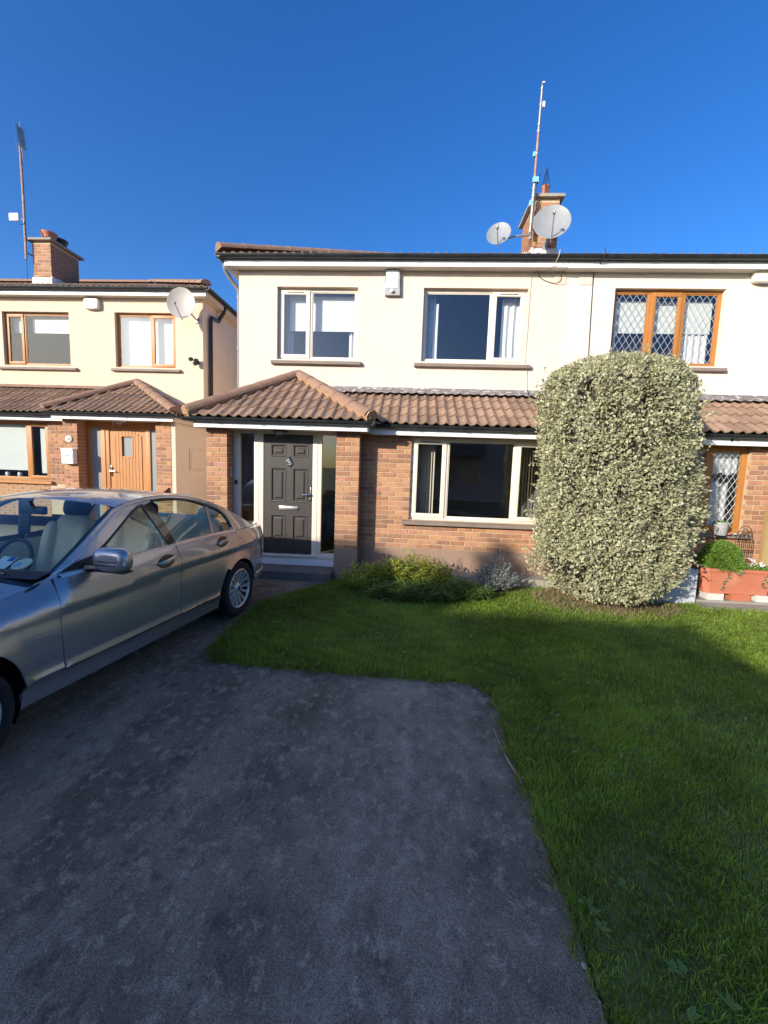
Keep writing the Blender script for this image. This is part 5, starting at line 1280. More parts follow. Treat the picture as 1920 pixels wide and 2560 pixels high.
    cs = panel('cabin_side', outer, gf, [ft, rr_, qq], 0.05, 'car_paint', sgn=sgn, fin=gf)
    for nm, pl_ in (('front_window', ft), ('rear_window', rr_), ('quarter_window', qq)):
        panel(nm, pl_, lambda sg, z, q=sgn: Vector((-sg, q * (gy(-sg, z) - 0.008), z)), mat='glass_car', rim=0, step=0.12, sgn=sgn)
    # black pillar trims and chrome
    bpil = [(-1.112, .984), (-1.008, .988), (-1.038, 1.10), (-1.078, 1.24), (-1.098, 1.358), (-1.222, 1.326), (-1.182, 1.22), (-1.142, 1.10)]
    panel('pillar_trim', bpil, lambda sg, z, q=sgn: Vector((-sg, q * (gy(-sg, z) + .003), z)), mat='car_gloss_black', rim=.01, fin=lambda sg, z, e, q=sgn: gf(sg, z, e, q), sgn=sgn)
    panel('mirror_triangle', [(-2.10, .946), (-1.86, .957), (-1.86, 1.02), (-1.98, .995)], lambda sg, z, q=sgn: Vector((-sg, q * (gy(-sg, z) + .003), z)), mat='car_black', rim=0, sgn=sgn)
    low = [(2.10, .935), (1.8, .950), (1.5, .962), (1.03, .983), (.6, .995), (.3, .999), (.04, .996)]
    MB_ = MB()
    def strip(pts, w, out=0.006):
        P3 = [Vector((s, sgn * (gy(s, z) + out), z)) for s, z in pts]; m = MB()
        for i, p in enumerate(P3): pass
        m.tube([tuple(p) for p in P3], w, 6); return m
    bl = MB()
    for s0, s1 in zip(np.linspace(2.11, .03, 40), np.linspace(2.11, .03, 40)[1:]):
        za, zb_ = zbelt(s0), zbelt(s1); ya, yb = sgn * 0.830, sgn * 0.830
        f = lambda s: bodyP(-s, zbelt(s) - .002, sgn, -.003)
        A, B_ = f(s0), f(s1); A2, B2 = Vector((s0, sgn * (gy(s0, zbelt(s0)) + .006), zbelt(s0) + .016)), Vector((s1, sgn * (gy(s1, zbelt(s1)) + .006), zbelt(s1) + .016))
        bl.quad(A, B_, B2, A2)
    cobj(bl, 'belt_moulding', 'car_trim', cs)
    top = [(2.13, .945), (2.0, 1.000), (1.86, 1.086), (1.70, 1.186), (1.50, 1.298), (1.33, 1.350), (1.1, 1.380), (.85, 1.384), (.58, 1.357), (.33, 1.294), (.15, 1.222), (.07, 1.14), (.035, 1.05), (.045, .998)]
    cobj(strip([(q.x, q.y) for q in catmull(top, 5)], 0.0070, 0.005), 'window_trim', 'car_trim', cs)
    cobj(strip([(q.x, q.y) for q in catmull([(2.02, .95), (1.90, .985), (1.70, 1.085), (1.45, 1.228), (1.30, 1.310), (1.21, 1.335)], 4)], 0.012, -0.006), 'window_seal', 'car_black', cs)
    cobj(strip([(q.x, q.y) for q in catmull([(1.10, 1.362), (.85, 1.366), (.60, 1.342), (.36, 1.276), (.17, 1.203), (.09, 1.12), (.058, 1.03)], 4)], 0.012, -0.006), 'window_seal', 'car_black', cs)
    # handles
    for par, sc_, zz in ((df, 1.205, .862), (dr, .335, .905)):
        hm = MB(); n = 20
        ctr = bodyP(-sc_, zz, sgn, -.0025)
        ring = []
        for k in range(n):
            a = 2 * math.pi * k / n; ring.append(tuple(bodyP(-(sc_ + .105 * math.cos(a)), zz + .052 * math.sin(a) - 0.012 * math.cos(a), sgn, -.0025)))
        inner = [tuple(bodyP(-(sc_ + .075 * math.cos(2 * math.pi * k / n)), zz + .034 * math.sin(2 * math.pi * k / n), sgn, -.0035)) for k in range(n)]
        hm.add(ring + inner, [(k, (k + 1) % n, n + (k + 1) % n, n + k) for k in range(n)] + [tuple(range(n, 2 * n))])
        cup_shade = cobj(hm, 'handle_shade', 'car_black', par)  # flat dark ellipse over the door; the recess's shade is in its colour
        b0 = []
        for t in np.linspace(-.115, .115, 11): b0.append(tuple(bodyP(-(sc_ - t), zz + .010 + t * .12, sgn, -.012 - .016 * (1 - (t / .115) ** 2))))
        cobj(MB().tube(b0, [.006, .011, .013, .014, .014, .014, .014, .014, .013, .011, .006], 8), 'door_handle', 'car_paint', par)
        b1 = [(p[0], p[1] + sgn * .004, p[2] - .013) for p in b0]
        cobj(MB().tube(b1[1:-1], 0.0035, 6), 'handle_trim', 'chrome', par)
    # wheel-arch liners
    for c in (0.0, 2.76):
        ln = MB(); N_ = 18
        for k in range(N_):
            a0, a1 = R(-30 + 240 * k / N_), R(-30 + 240 * (k + 1) / N_)
            p = lambda a, y: (c + .352 * math.cos(a), sgn * y, .31 + .352 * math.sin(a))
            ln.quad(p(a0, .845), p(a1, .845), p(a1, .50), p(a0, .50))
        ln.lathe([(0.0, 0), (0.36, 0)], 24, Matrix.Translation((c, sgn * .52, .31)) @ Matrix.Rotation(R(90), 4, 'X'))
        cobj(ln, 'arch_liner', 'car_black')
    # mirror
    ml = MB(); bm = bmesh.new(); bmesh.ops.create_uvsphere(bm, u_segments=24, v_segments=14, radius=1)
    for v in bm.verts:
        x, y, z = v.co; q = lambda t, e: math.copysign(abs(t) ** e, t)
        v.co = Vector((q(x, .8) * .078 + .024 * y, q(y, .58) * .150, q(z, .62) * .086))
        if v.co.x < -.035: v.co.x = -.035
        if v.co.y < 0: v.co.z *= 1 - .12 * (v.co.y / -.15)
    MM = Matrix.Translation((1.90, sgn * 0.995, 1.018)) @ Matrix.Scale(sgn, 4, (0, 1, 0))
    ml.addbm(bm, MM); mr_ = cobj(ml, 'door_mirror', 'car_paint')
    cobj(MB().tube([(1.92, sgn * .80, .945), (1.91, sgn * .86, .950), (1.90, sgn * .93, .955)], [.035, .028, .03], 8).box(1.862, 1.945, *(sorted((sgn * .875, sgn * 1.12))), .930, .948, .006), 'mirror_base', 'car_black', mr_)
    cobj(MB().box(1.94, 1.983, *(sorted((sgn * .955, sgn * 1.10))), 1.012, 1.019).box(1.94, 1.981, *(sorted((sgn * .925, sgn * 1.09))), .986, .993), 'mirror_slit', 'car_black', mr_)
    cobj(MB().box(1.90, 1.965, *(sorted((sgn * 1.09, sgn * 1.142))), .992, 1.02, .004), 'repeater_lamp', 'lamp_clear', mr_)
    if sgn == 1:
        st = MB().tube([tuple(bodyP(-s, .605 + (s - 2.2) * .035, 1, -.003)) for s in np.linspace(2.20, 2.34, 6)], 0.0035, 5); cobj(st, 'wing_badge', 'car_trim', wg)
    # wheels
    for c, zc_ in ((0.0, .316), (2.76, .316 - 0.055)):
        W = bpy.data.objects.new('wheel', None); COL.objects.link(W); W.parent = CAR; Wm = Matrix.Translation((c, sgn * .775, zc_)) @ Matrix.Rotation(R(-90 * sgn), 4, 'X'); W.matrix_basis = Wm
        if c > 1: W.matrix_basis = Matrix.Translation((c, sgn * .775, zc_)) @ Matrix.Rotation(R(4), 4, 'Z') @ Matrix.Rotation(R(-90 * sgn), 4, 'X')
        def wobj(mb, name, mat): return cobj(mb, name, mat, W)
        wobj(MB().lathe([(.222, .088), (.235, .098), (.27, .104), (.295, .098), (.308, .085), (.316, .06), (.316, -.06), (.306, -.09), (.26, -.1), (.222, -.09)], 40, None, True), 'tyre', 'tyre')
        wobj(MB().lathe([(.224, .096), (.216, .100), (.206, .094), (.200, .078), (.206, .070), (.225, .07), (.225, .09)], 40), 'rim', 'alloy')
        wobj(MB().lathe([(.204, .075), (.196, -.05), (.0, -.05)], 40), 'rim_barrel', 'car_black')  # barrel and back disc blackened: shade behind the spokes put into the colour
        wobj(MB().lathe([(0, -.03), (.15, -.03), (.15, -.045), (0, -.045)], 28), 'brake_disc', 'tyre')
        sp = MB()
        for k in range(7):
            for dlt in (-.165, .165):
                a = 2 * math.pi * k / 7 + dlt + .2; a2 = 2 * math.pi * k / 7 + dlt * 1.36 + .2
                d0 = Vector((math.cos(a), math.sin(a), 0)); d1 = Vector((math.cos(a2), math.sin(a2), 0)); n0 = Vector((-d0.y, d0.x, 0)); n1 = Vector((-d1.y, d1.x, 0))
                A = d0 * .052; B_ = d1 * .212; w0, w1 = .010, .0195
                up_ = Vector((0, 0, 1))
                vs_ = [A - n0 * w0 + up_ * .062, A + n0 * w0 + up_ * .062, B_ + n1 * w1 + up_ * .088, B_ - n1 * w1 + up_ * .088, A - n0 * w0 * 1.3 + up_ * .03, A + n0 * w0 * 1.3 + up_ * .03, B_ + n1 * w1 * 1.2 + up_ * .055, B_ - n1 * w1 * 1.2 + up_ * .055]
                sp.add(vs_, [(0, 1, 2, 3), (0, 4, 5, 1), (1, 5, 6, 2), (2, 6, 7, 3), (3, 7, 4, 0)])
        wobj(sp, 'spokes', 'alloy')
        wobj(MB().lathe([(0, .082), (.03, .082), (.036, .076), (.06, .066), (.066, .05), (.066, .02)], 24), 'hub', 'alloy'); wobj(MB().lathe([(0, .0845), (.024, .0845), (.026, .082)], 20), 'hub_badge', 'badge_blue')

# bonnet, cowl, roof, glass, boot
def zb_hood(s, y):
    yh = yseam(s); t = min(1, abs(y) / yh); return z_hood(s) + .062 * (1 - t ** 2.6) - (0.10 * max(0, (s - 3.2)) ** 1.5)
def yseam(s): return float(np.interp(s, [2.1, 2.4, 2.8, 3.2, 3.45], [.752, .738, .705, .64, .57]))
hood = [(2.27, -.742), (2.4, -.735), (2.8, -.702), (3.2, -.637), (3.45, -.565), (3.52, -.3), (3.535, 0), (3.52, .3), (3.45, .565), (3.2, .637), (2.8, .702), (2.4, .735), (2.27, .742), (2.32, .45), (2.35, 0), (2.32, -.45)]
panel('bonnet', hood, lambda s, y: Vector((s, y, zb_hood(s, y))), step=.07, fin=lambda s, y, e: Vector((s, y, zb_hood(s, y) - e)))
def cowl_p(u, v):
    y = -.755 + 1.51 * v; e = 1 - abs(y / .76) ** 2.3; s0 = 2.10 + .125 * e; s1 = 2.30 + .075 * e
    return (s0 + (s1 - s0) * u, y, (.938 + .012 * e) * (1 - u) + (z_hood(2.3) - .012 + .062 * e) * u)
cowl = MB().grid(4, 24, cowl_p)
cobj(cowl, 'cowl', 'car_black')
grl = MB().grid(2, 14, lambda u, v: (3.55 + .03 * u + .02 * (1 - (2 * v - 1) ** 2), -.38 + .76 * v, .66 - .16 * u)); cobj(grl, 'grille', 'car_black')
for k in range(3): cobj(MB().tube([(3.585 - .0 + .012 * k, y, .625 - .045 * k) for y in (-.36, 0, .36)], .007, 6), 'grille_bar', 'chrome')
EDGE = [(2.125, .950), (1.98, 1.045), (1.75, 1.190), (1.52, 1.318), (1.33, 1.372), (1.1, 1.400), (.85, 1.403), (.55, 1.375), (.30, 1.322), (.06, 1.245), (-.22, 1.125), (-.46, 1.015), (-.60, .968)]
ED = [(q.x, q.y) for q in catmull(EDGE, 6)]
def loft(sel, crown, bulge, ny=20):
    m = MB(); rows = [ED[i] for i in sel]
    for s, z in rows:
        ye = gy(s, z)
        for j in range(ny + 1):
            v = -1 + 2 * j / ny; e = 1 - abs(v) ** 2.3
            m.v.append((s + bulge(s) * e, v * ye, z + crown(s) * e))
    for i in range(len(rows) - 1):
        for j in range(ny): a = i * (ny + 1) + j; m.f.append((a, a + 1, a + ny + 2, a + ny + 1))
    return m
iw = 19; ib = 48                                   # header of the windscreen, header of the rear screen
rs = lambda s: float(np.interp(s, [-.6, .2, .5, 1.2, 1.5, 2.13], [.01, .03, .042, .045, .04, .012]))
bw = lambda s: float(np.interp(s, [-.6, .15, .4, 1.2, 1.5, 2.13], [-.11, -.06, 0, 0, .035, .125]))
cobj(loft(range(iw, ib + 1), rs, bw), 'roof', 'car_paint')
ws_o = cobj(loft(range(0, iw + 1), rs, bw), 'windscreen', 'glass_car'); rs_o = cobj(loft(range(ib, len(ED) - 3), rs, bw), 'rear_screen', 'glass_car')
m = MB()
for sg_ in (1, -1):                                # ceramic borders at the screen edges
    for i in range(0, iw):
        (s0, z0), (s1, z1) = ED[i], ED[i + 1]; y0, y1 = gy(s0, z0), gy(s1, z1)
        f = lambda s, z, y, w: (s + bw(s) * (1 - abs(w) ** 2.3) - .004, sg_ * y * w, z + rs(s) * (1 - abs(w) ** 2.3) - .003)
        m.quad(f(s0, z0, y0, 1), f(s1, z1, y1, 1), f(s1, z1, y1, .945), f(s0, z0, y0, .945))
cobj(m, 'screen_border', 'car_black', ws_o)
boot = [(-.50, -.66), (-.75, -.655), (-.90, -.60), (-.955, -.35), (-.965, 0), (-.955, .35), (-.90, .60), (-.75, .655), (-.50, .66), (-.60, .3), (-.62, 0), (-.60, -.3)]
zboot = lambda s, y: float(np.interp(s, [-1.0, -.95, -.8, -.5], [.958, .972, .970, .972])) + .022 * (1 - (y / .7) ** 2)
panel('boot_lid', boot, lambda s, y: Vector((s, y, zboot(s, y))), step=.07, fin=lambda s, y, e: Vector((s, y, zboot(s, y) - e)))
qd = MB()
for sg_ in (1, -1):                                # shoulders beside the boot lid
    qd.grid(12, 4, lambda u, v: tuple((lambda s: (s, sg_ * (lambda a, b: a + (b - a) * v)(plan(-s)[1] - inset(s, float(np.interp(-s, [-.03, .3, .58, .80, .98, 1.06], [.984, .976, .965, .957, .945, .90]))), .62 if s < -.5 else .74), float(np.interp(-s, [-.03, .3, .58, .80, .98], [.984, .976, .965, .957, .945])) + .010 * v))(0.03 - .93 * u)))
cobj(qd, 'boot_shoulder', 'car_paint')
rear = MB().grid(6, 20, lambda u, v: tuple((lambda y: (-1.0 + .10 * (y / .62) ** 2 + .03 * u, y, .585 + .375 * u))(-.62 + 1.24 * v))); cobj(rear, 'boot_face', 'car_paint')
cobj(MB().box(-1.04, -1.02, -.26, .26, .66, .77, .004), 'number_plate', 'label_white')
cobj(MB().box(-.72, 3.3, -.66, .66, .17, .24).box(.35, 2.4, -.80, .80, .24, .34), 'underbody', 'car_black')
sh = MB()                                          # dark structure behind the panel gaps
for sg_ in (1, -1):
    sh.grid(40, 6, lambda u, v: tuple(bodyP(-2.40 + 2.0 * u, .22 + .66 * v, sg_, .03)))
    sh.grid(12, 4, lambda u, v: tuple(bodyP(-.42 + 1.9 * u, .66 + .26 * v, sg_, .03))); sh.grid(12, 4, lambda u, v: tuple(bodyP(-4.1 + 1.75 * u, .66 + .02 * v, sg_, .04)))
cobj(sh, 'inner_shell', 'car_black')
cobj(MB().add([(.16, -.006, 1.375), (.10, -.012, 1.36), (.10, .012, 1.36), (.16, .006, 1.375), (.04, -.014, 1.345), (.04, .014, 1.345), (.035, 0, 1.435), (.06, 0, 1.437)], [(0, 1, 7), (3, 7, 2), (1, 4, 6, 7), (2, 7, 6, 5), (4, 5, 6), (0, 7, 3)]), 'roof_aerial', 'car_gloss_black', smooth=False)
# cabin
cobj(MB().box(-.4, 2.1, -.74, .74, .30, .36), 'cabin_floor', 'dash')
dsh = MB().grid(10, 16, lambda u, v: (2.22 - .52 * u + .06 * (1 - (2 * v - 1) ** 2), -.74 + 1.48 * v, [.93, .945, .95, .945, .93, .90, .86, .80, .72, .62, .50][round(u * 10)])); cobj(dsh, 'dashboard', 'dash')
whl = MB().tube([(1.50 - .06 * math.sin(t), -.37 + .18 * math.cos(t), .83 + .17 * math.sin(t)) for t in [2 * math.pi * k / 28 for k in range(29)]], .016, 8, False).tube([(1.5, -.55, .83), (1.5, -.19, .83)], .02, 6).tube([(1.5, -.37, .83), (1.72, -.37, .74)], .04, 8); cobj(whl, 'steering_wheel', 'dash')
for sg_ in (1, -1): cobj(MB().grid(10, 4, lambda u, v: (2.0 - 1.9 * u, sg_ * (.755 - .03 * math.sin(3 * v)), .38 + .56 * v)), 'door_card', 'leather' if sg_ == -1 else 'dash')
def sq_ball(cx, cy, cz, hx, hy, hz, ex=.5, tilt=0):
    bm = bmesh.new(); bmesh.ops.create_uvsphere(bm, u_segments=18, v_segments=12, radius=1); q = lambda t, e: math.copysign(abs(t) ** e, t)
    Mt = Matrix.Translation((cx, cy, cz)) @ Matrix.Rotation(tilt, 4, 'Y')
    for v in bm.verts: v.co = Mt @ Vector((q(v.co.x, ex) * hx, q(v.co.y, ex) * hy, q(v.co.z, ex) * hz))
    return bm
for cx_, cy_ in ((1.20, .37), (1.20, -.37)):
    S_ = cobj(MB().addbm(sq_ball(cx_ + .08, cy_, .56, .27, .25, .10)), 'seat', 'leather')
    cobj(MB().addbm(sq_ball(cx_ - .235, cy_, .86, .075, .205, .33, .55, R(-14))).addbm(sq_ball(cx_ - .17, cy_ + .18, .83, .075, .06, .28, .6, R(-14))).addbm(sq_ball(cx_ - .17, cy_ - .18, .83, .075, .06, .28, .6, R(-14))), 'backrest', 'leather', S_)
    cobj(MB().addbm(sq_ball(cx_ - .315, cy_, 1.245, .055, .14, .095, .6, R(-10))).tube([(cx_ - .31, cy_ - .05, 1.1), (cx_ - .315, cy_ - .05, 1.2)], .008, 6).tube([(cx_ - .31, cy_ + .05, 1.1), (cx_ - .315, cy_ + .05, 1.2)], .008, 6), 'headrest', 'dash', S_)
S_ = cobj(MB().addbm(sq_ball(.30, 0, .56, .26, .64, .10, .4)), 'rear_seat', 'leather'); cobj(MB().addbm(sq_ball(.04, 0, .84, .08, .64, .30, .4, R(-18))), 'backrest', 'leather', S_)
for y in (.42, -.42): cobj(MB().addbm(sq_ball(-.06, y, 1.16, .05, .13, .06, .6, R(-14))), 'headrest', 'leather', S_)
cobj(MB().box(-.62, -.05, -.66, .66, .955, .965), 'parcel_shelf', 'dash')
cobj(MB().grid(10, 10, lambda u, v: (1.30 - 1.0 * u, -.54 + 1.08 * v, 1.372 + .02 * math.sin(math.pi * u) + .02 * (1 - (2 * v - 1) ** 2))), 'headlining', 'leather')
cobj(MB().box(1.60, 1.64, -.12, .12, 1.255, 1.32, .012).tube([(1.62, 0, 1.32), (1.64, 0, 1.36)], .012, 6), 'rear_view_mirror', 'dash')
for x0_, y0_, w, h, m_ in ((2.07, .20, .11, .085, 'sticker_green'), (2.055, .345, .105, .085, 'sticker_pale')):
    s0 = 2.14
    st = MB()
    f = lambda s, y: (lambda z, ye: (s + bw(s) * (1 - abs(y / ye) ** 2.3) - .006, y, z + rs(s) * (1 - abs(y / ye) ** 2.3) - .004))(float(np.interp(-s, [-2.125, -1.98, -1.75], [.950, 1.045, 1.190])), gy(s, float(np.interp(-s, [-2.125, -1.98, -1.75], [.950, 1.045, 1.190]))))
    st.grid(2, 4, lambda u, v: f(2.105 - h * u, y0_ + w * v)); so = cobj(st, 'permit_disc', m_, ws_o)
    if m_ == 'sticker_pale': cobj(MB().grid(1, 2, lambda u, v: tuple(Vector(f(2.105 - h * (.62 + .36 * u), y0_ + w * (.55 + .38 * v))) + Vector((.002, 0, .001)))), 'permit_mark', 'sticker_blue', so)
st = MB(); n = 24; st.add([f(2.064 + .042 * math.cos(2 * math.pi * k / n), .515 + .052 * math.sin(2 * math.pi * k / n)) for k in range(n)], [tuple(range(n))]); so = cobj(st, 'permit_disc', 'sticker_cream', ws_o)
st = MB(); st.add([tuple(Vector(f(2.072 + .020 * math.cos(2 * math.pi * k / n), .497 + .02 * math.sin(2 * math.pi * k / n))) + Vector((.002, 0, .001))) for k in range(n)], [tuple(range(n))]); cobj(st, 'permit_mark', 'sticker_sky', so)
cobj(MB().tube([(2.26, .55, .955), (2.20, .2, .985), (2.21, -.05, .99)], .008, 6).tube([(2.27, .1, .95), (2.20, -.3, .985), (2.17, -.55, .98)], .008, 6), 'wiper', 'car_black')
# ------------------------------------------------------------------ things on the houses
def dish(label, c, nrm, r, mat, foot, arm_drop=0.9, group='satellite dishes', squash=0.92):
    c, nrm, foot = Vector(c), Vector(nrm).normalized(), Vector(foot)
    t = thing('satellite_dish', foot, label, 'satellite dish', group)
    q = nrm.to_track_quat('Z', 'Y').to_matrix().to_4x4(); M = Matrix.Translation(c) @ q @ Matrix.Diagonal((squash, 1, 1, 1))
    N_ = 7; prof = [(r * k / N_, 0.20 * r * (k / N_) ** 2) for k in range(N_ + 1)] + [(r * 1.015, .20 * r - .004)] + [(r * k / N_, 0.20 * r * (k / N_) ** 2 - .010) for k in range(N_, -1, -1)]
    MB().lathe(prof, 40, M).build('reflector', mat, t, smooth=True)
    upv = (M.to_3x3() @ Vector((0, 1, 0))).normalized()
    if upv.z < 0: upv = -upv
    e = c - upv * (r * 1.0) + nrm * 0.02; h = c + nrm * (r * 1.15) - upv * (r * 0.42)
    MB().tube([e - nrm * .05, e, h], [.012, .012, .011], 8).build('feed_arm', 'plastic_grey', t, smooth=True)
    d = (c - h).normalized()
    MB().tube([h - d * .05, h - d * .02, h + d * .03, h + d * .05], [.018, .024, .026, .020], 12).tube([h - d * .05, h - d * .05 + Vector((0, 0, -.04))], .014, 8).build('feed_head', 'plastic_grey', t, smooth=True)
    b = c - nrm * 0.05
    MB().box(-.05, .05, -.05, .05, -.03, .03, .005).build('back_bracket', 'galvanised', t, world_m=Matrix.Translation(c - nrm * .03) @ q)
    MB().tube([b, b - nrm * .06, Vector((b.x, b.y, foot.z)) if False else foot + (b - foot) * .45, foot], .018, 8).build('mount_pole', 'galvanised', t, smooth=True)
    MB().box(-.05, .05, -.008, .008, -.07, .07, .003).build('wall_plate', 'galvanised', t, world_m=Matrix.Translation(foot))
    return t
dish('large grey satellite dish in front of the brick chimney', (2.27, 7.98, 5.93), (-0.20, -1.0, 0.30), 0.335, 'dish_grey', (2.30, 8.39, 5.78))
dish('smaller grey satellite dish left of the brick chimney above the gutter', (1.44, 8.36, 5.95), (-0.30, -1.0, 0.34), 0.235, 'dish_grey', (2.06, 8.55, 6.05))
dish('pale satellite dish at the corner of the yellowish house', (-5.28, 9.55, 5.11), (0.12, -1.0, 0.05), 0.335, 'dish_pale', (-5.16, 9.97, 4.90))

# aerial mast beside the chimney of the main house
mast = thing('aerial_mast', (1.985, 8.25, 5.95), 'tall rusty aerial mast with blue boxes strapped to the brick chimney', 'aerial mast')
MB().tube([(1.975, 8.25, 5.93), (1.985, 8.25, 6.25), (1.995, 8.25, 6.75)], .027, 10).build('lower_pole', 'galvanised', mast, smooth=True)
MB().tube([(1.994, 8.25, 6.74), (2.000, 8.25, 7.2), (2.008, 8.25, 7.60)], .022, 10).build('middle_pole', 'rusty_pole', mast, smooth=True)
MB().tube([(2.007, 8.25, 7.58), (2.014, 8.25, 8.0), (2.023, 8.25, 8.36)], .019, 10).build('upper_pole', 'galvanised', mast, smooth=True)
for z, r_ in ((7.62, .030), (7.73, .027), (8.30, .024), (8.05, .026), (7.25, .028), (6.1, .034), (6.55, .034), (6.68, .033)): MB().tube([(1.99 + (z - 6.5) * .016, 8.25, z - .02), (1.99 + (z - 6.5) * .016, 8.25, z + .02)], r_, 10).build('clamp', 'galvanised', mast, smooth=True)
MB().box(1.958, 2.062, 8.21, 8.27, 6.77, 6.86, .006).build('amplifier_box', 'blue_box', mast); MB().box(1.935, 1.980, 8.22, 8.27, 7.20, 7.28, .005).build('amplifier_box', 'blue_box', mast); MB().box(1.925, 1.975, 8.22, 8.27, 6.38, 6.47, .005).build('amplifier_box', 'blue_box', mast)
MB().box(2.045, 2.085, 8.23, 8.28, 8.01, 8.10, .005).build('splitter_box', 'plastic_white', mast); MB().tube([(2.02, 8.25, 8.36), (2.025, 8.22, 8.39), (2.06, 8.2, 8.37)], [.02, .022, .012], 8).build('mast_head', 'galvanised', mast)
MB().tube([(1.98, 8.25, 6.05), (2.08, 8.41, 6.05)], .010, 6).tube([(1.99, 8.25, 6.62), (2.08, 8.41, 6.62)], .010, 6).build('wall_bracket', 'galvanised', mast)
tag(MB().tube([(2.02, 8.23, 6.72), (2.06, 8.22, 6.85), (2.10, 8.28, 6.95), (2.03, 8.23, 6.68), (2.01, 8.22, 6.3), (2.0, 8.23, 5.95), (2.02, 8.3, 5.7)], .006, 6).build('mast_cable', 'cable_black', mast))
# aerial on the left-hand house
m3 = thing('aerial_mast', (-9.90, 10.6, 6.5), 'dark aerial mast with a flat panel antenna on the left-hand chimney', 'aerial mast')
MB().tube([(-9.905, 10.6, 6.53), (-9.90, 10.6, 8.0), (-9.915, 10.6, 9.32)], .027, 8).build('pole', 'rusty_pole', m3, smooth=True)
MB().tube([(-9.90, 10.6, 6.70), (-9.82, 10.70, 6.66)], .014, 6).tube([(-9.90, 10.6, 7.02), (-9.82, 10.70, 6.98)], .014, 6).build('wall_bracket', 'iron', m3)
MB().box(-10.26, -10.02, 10.55, 10.585, 7.43, 7.60, .006).build('panel_antenna', 'plastic_white', m3); MB().tube([(-10.03, 10.59, 7.50), (-9.90, 10.6, 7.46)], .012, 6).build('antenna_arm', 'galvanised', m3)
MB().tube([(-9.895, 10.60, 9.70), (-9.86, 10.58, 9.20), (-9.83, 10.57, 8.85)], .008, 6).build('antenna_boom', 'galvanised', m3)
gm = MB()
for k in range(9):
    z = 9.62 - k * .085; x = -9.89 + (9.70 - z) * .07; gm.tube([(x - .02, 10.45, z), (x + .03, 10.75, z - .03)], .004, 5)
gm.build('antenna_rods', 'galvanised', m3); MB().add([(-9.895, 10.5, 9.6), (-9.85, 10.5, 9.12), (-9.85, 10.7, 9.12), (-9.895, 10.7, 9.6)], [(0, 1, 2, 3)]).build('antenna_mesh', 'galvanised', m3)
MB().tube([(-10.1, 10.57, 7.42), (-10.0, 10.55, 7.33), (-9.9, 10.57, 7.35), (-9.86, 10.58, 7.45), (-9.88, 10.59, 7.2), (-9.90, 10.6, 6.6), (-9.91, 10.62, 6.05)], .006, 6).build('mast_cable', 'cable_black', m3)

# alarm boxes
al = thing('alarm_box', (-0.45, 7.64, 4.58), 'grey alarm box with a white printed security label under the eaves', 'alarm box')
bx_ = MB(); bx_.prism([(-.135, .0), (.135, .0), (.125, .40), (-.125, .40)], 7.645, 7.575, lambda u, v, t: (-.447 + u * (1 - (7.645 - t) * .9), t, 4.575 + v)); bx_.build('casing', 'plastic_grey', al)
MB().box(-.557, -.352, 7.566, 7.574, 4.685, 4.975, .003).build('label_panel', 'label_white', al)
for txt, z, s_ in (('CHALLENGER', 4.940, .030), ('SECURITY', 4.908, .028), ('01 987011', 4.755, .036), ('091 62092', 4.718, .036)): text_mesh(txt, s_, FACE(-.4545, 7.5655, z), 'lettering', 'ink_pale', al)
star = []
for k in range(24): a = 2 * math.pi * k / 24; rr0 = .044 if k % 2 == 0 else .034; star.append((-.4545 + rr0 * math.sin(a), 7.5652, 4.833 + rr0 * math.cos(a)))
inn = [(-.4545 + .026 * math.sin(2 * math.pi * k / 24), 7.5652, 4.833 + .026 * math.cos(2 * math.pi * k / 24)) for k in range(24)]
MB().add(star + inn, [(k, (k + 1) % 24, 24 + (k + 1) % 24, 24 + k) for k in range(24)]).build('emblem', 'ink_pale', al)
MB().lathe([(.030, 0), (.032, .02), (.026, .045), (0, .055)], 16, Matrix.Translation((-.455, 7.578, 4.632)) @ Matrix.Rotation(R(90), 4, 'X')).build('strobe_lens', 'plastic_cream', al, smooth=True)
for sx in (-1, 1): MB().box(*sorted((-.447 + sx * .1275, -.447 + sx * .1345)), 7.60, 7.63, 4.80, 4.87).build('side_louvre', 'ink_pale', al)
def round_alarm(label, cx, y, z0, w, h):
    a = thing('alarm_box', (cx, y, z0), label, 'alarm box'); bm = sq_ball(cx, y - .05, z0 + h / 2, w / 2, .055, h / 2, .35)
    MB().addbm(bm).build('casing', 'plastic_cream', a, smooth=True); MB().box(cx - w * .2, cx + w * .2, y - .085, y - .03, z0 - .006, z0 + .02).build('strobe_lens', 'plastic_grey', a)
round_alarm('cream alarm box under the eaves of the yellowish house', -7.695, 9.98, 5.105, .37, .245); round_alarm('cream alarm box on the white house at the right edge', 5.62, 7.65, 4.82, .36, .235)

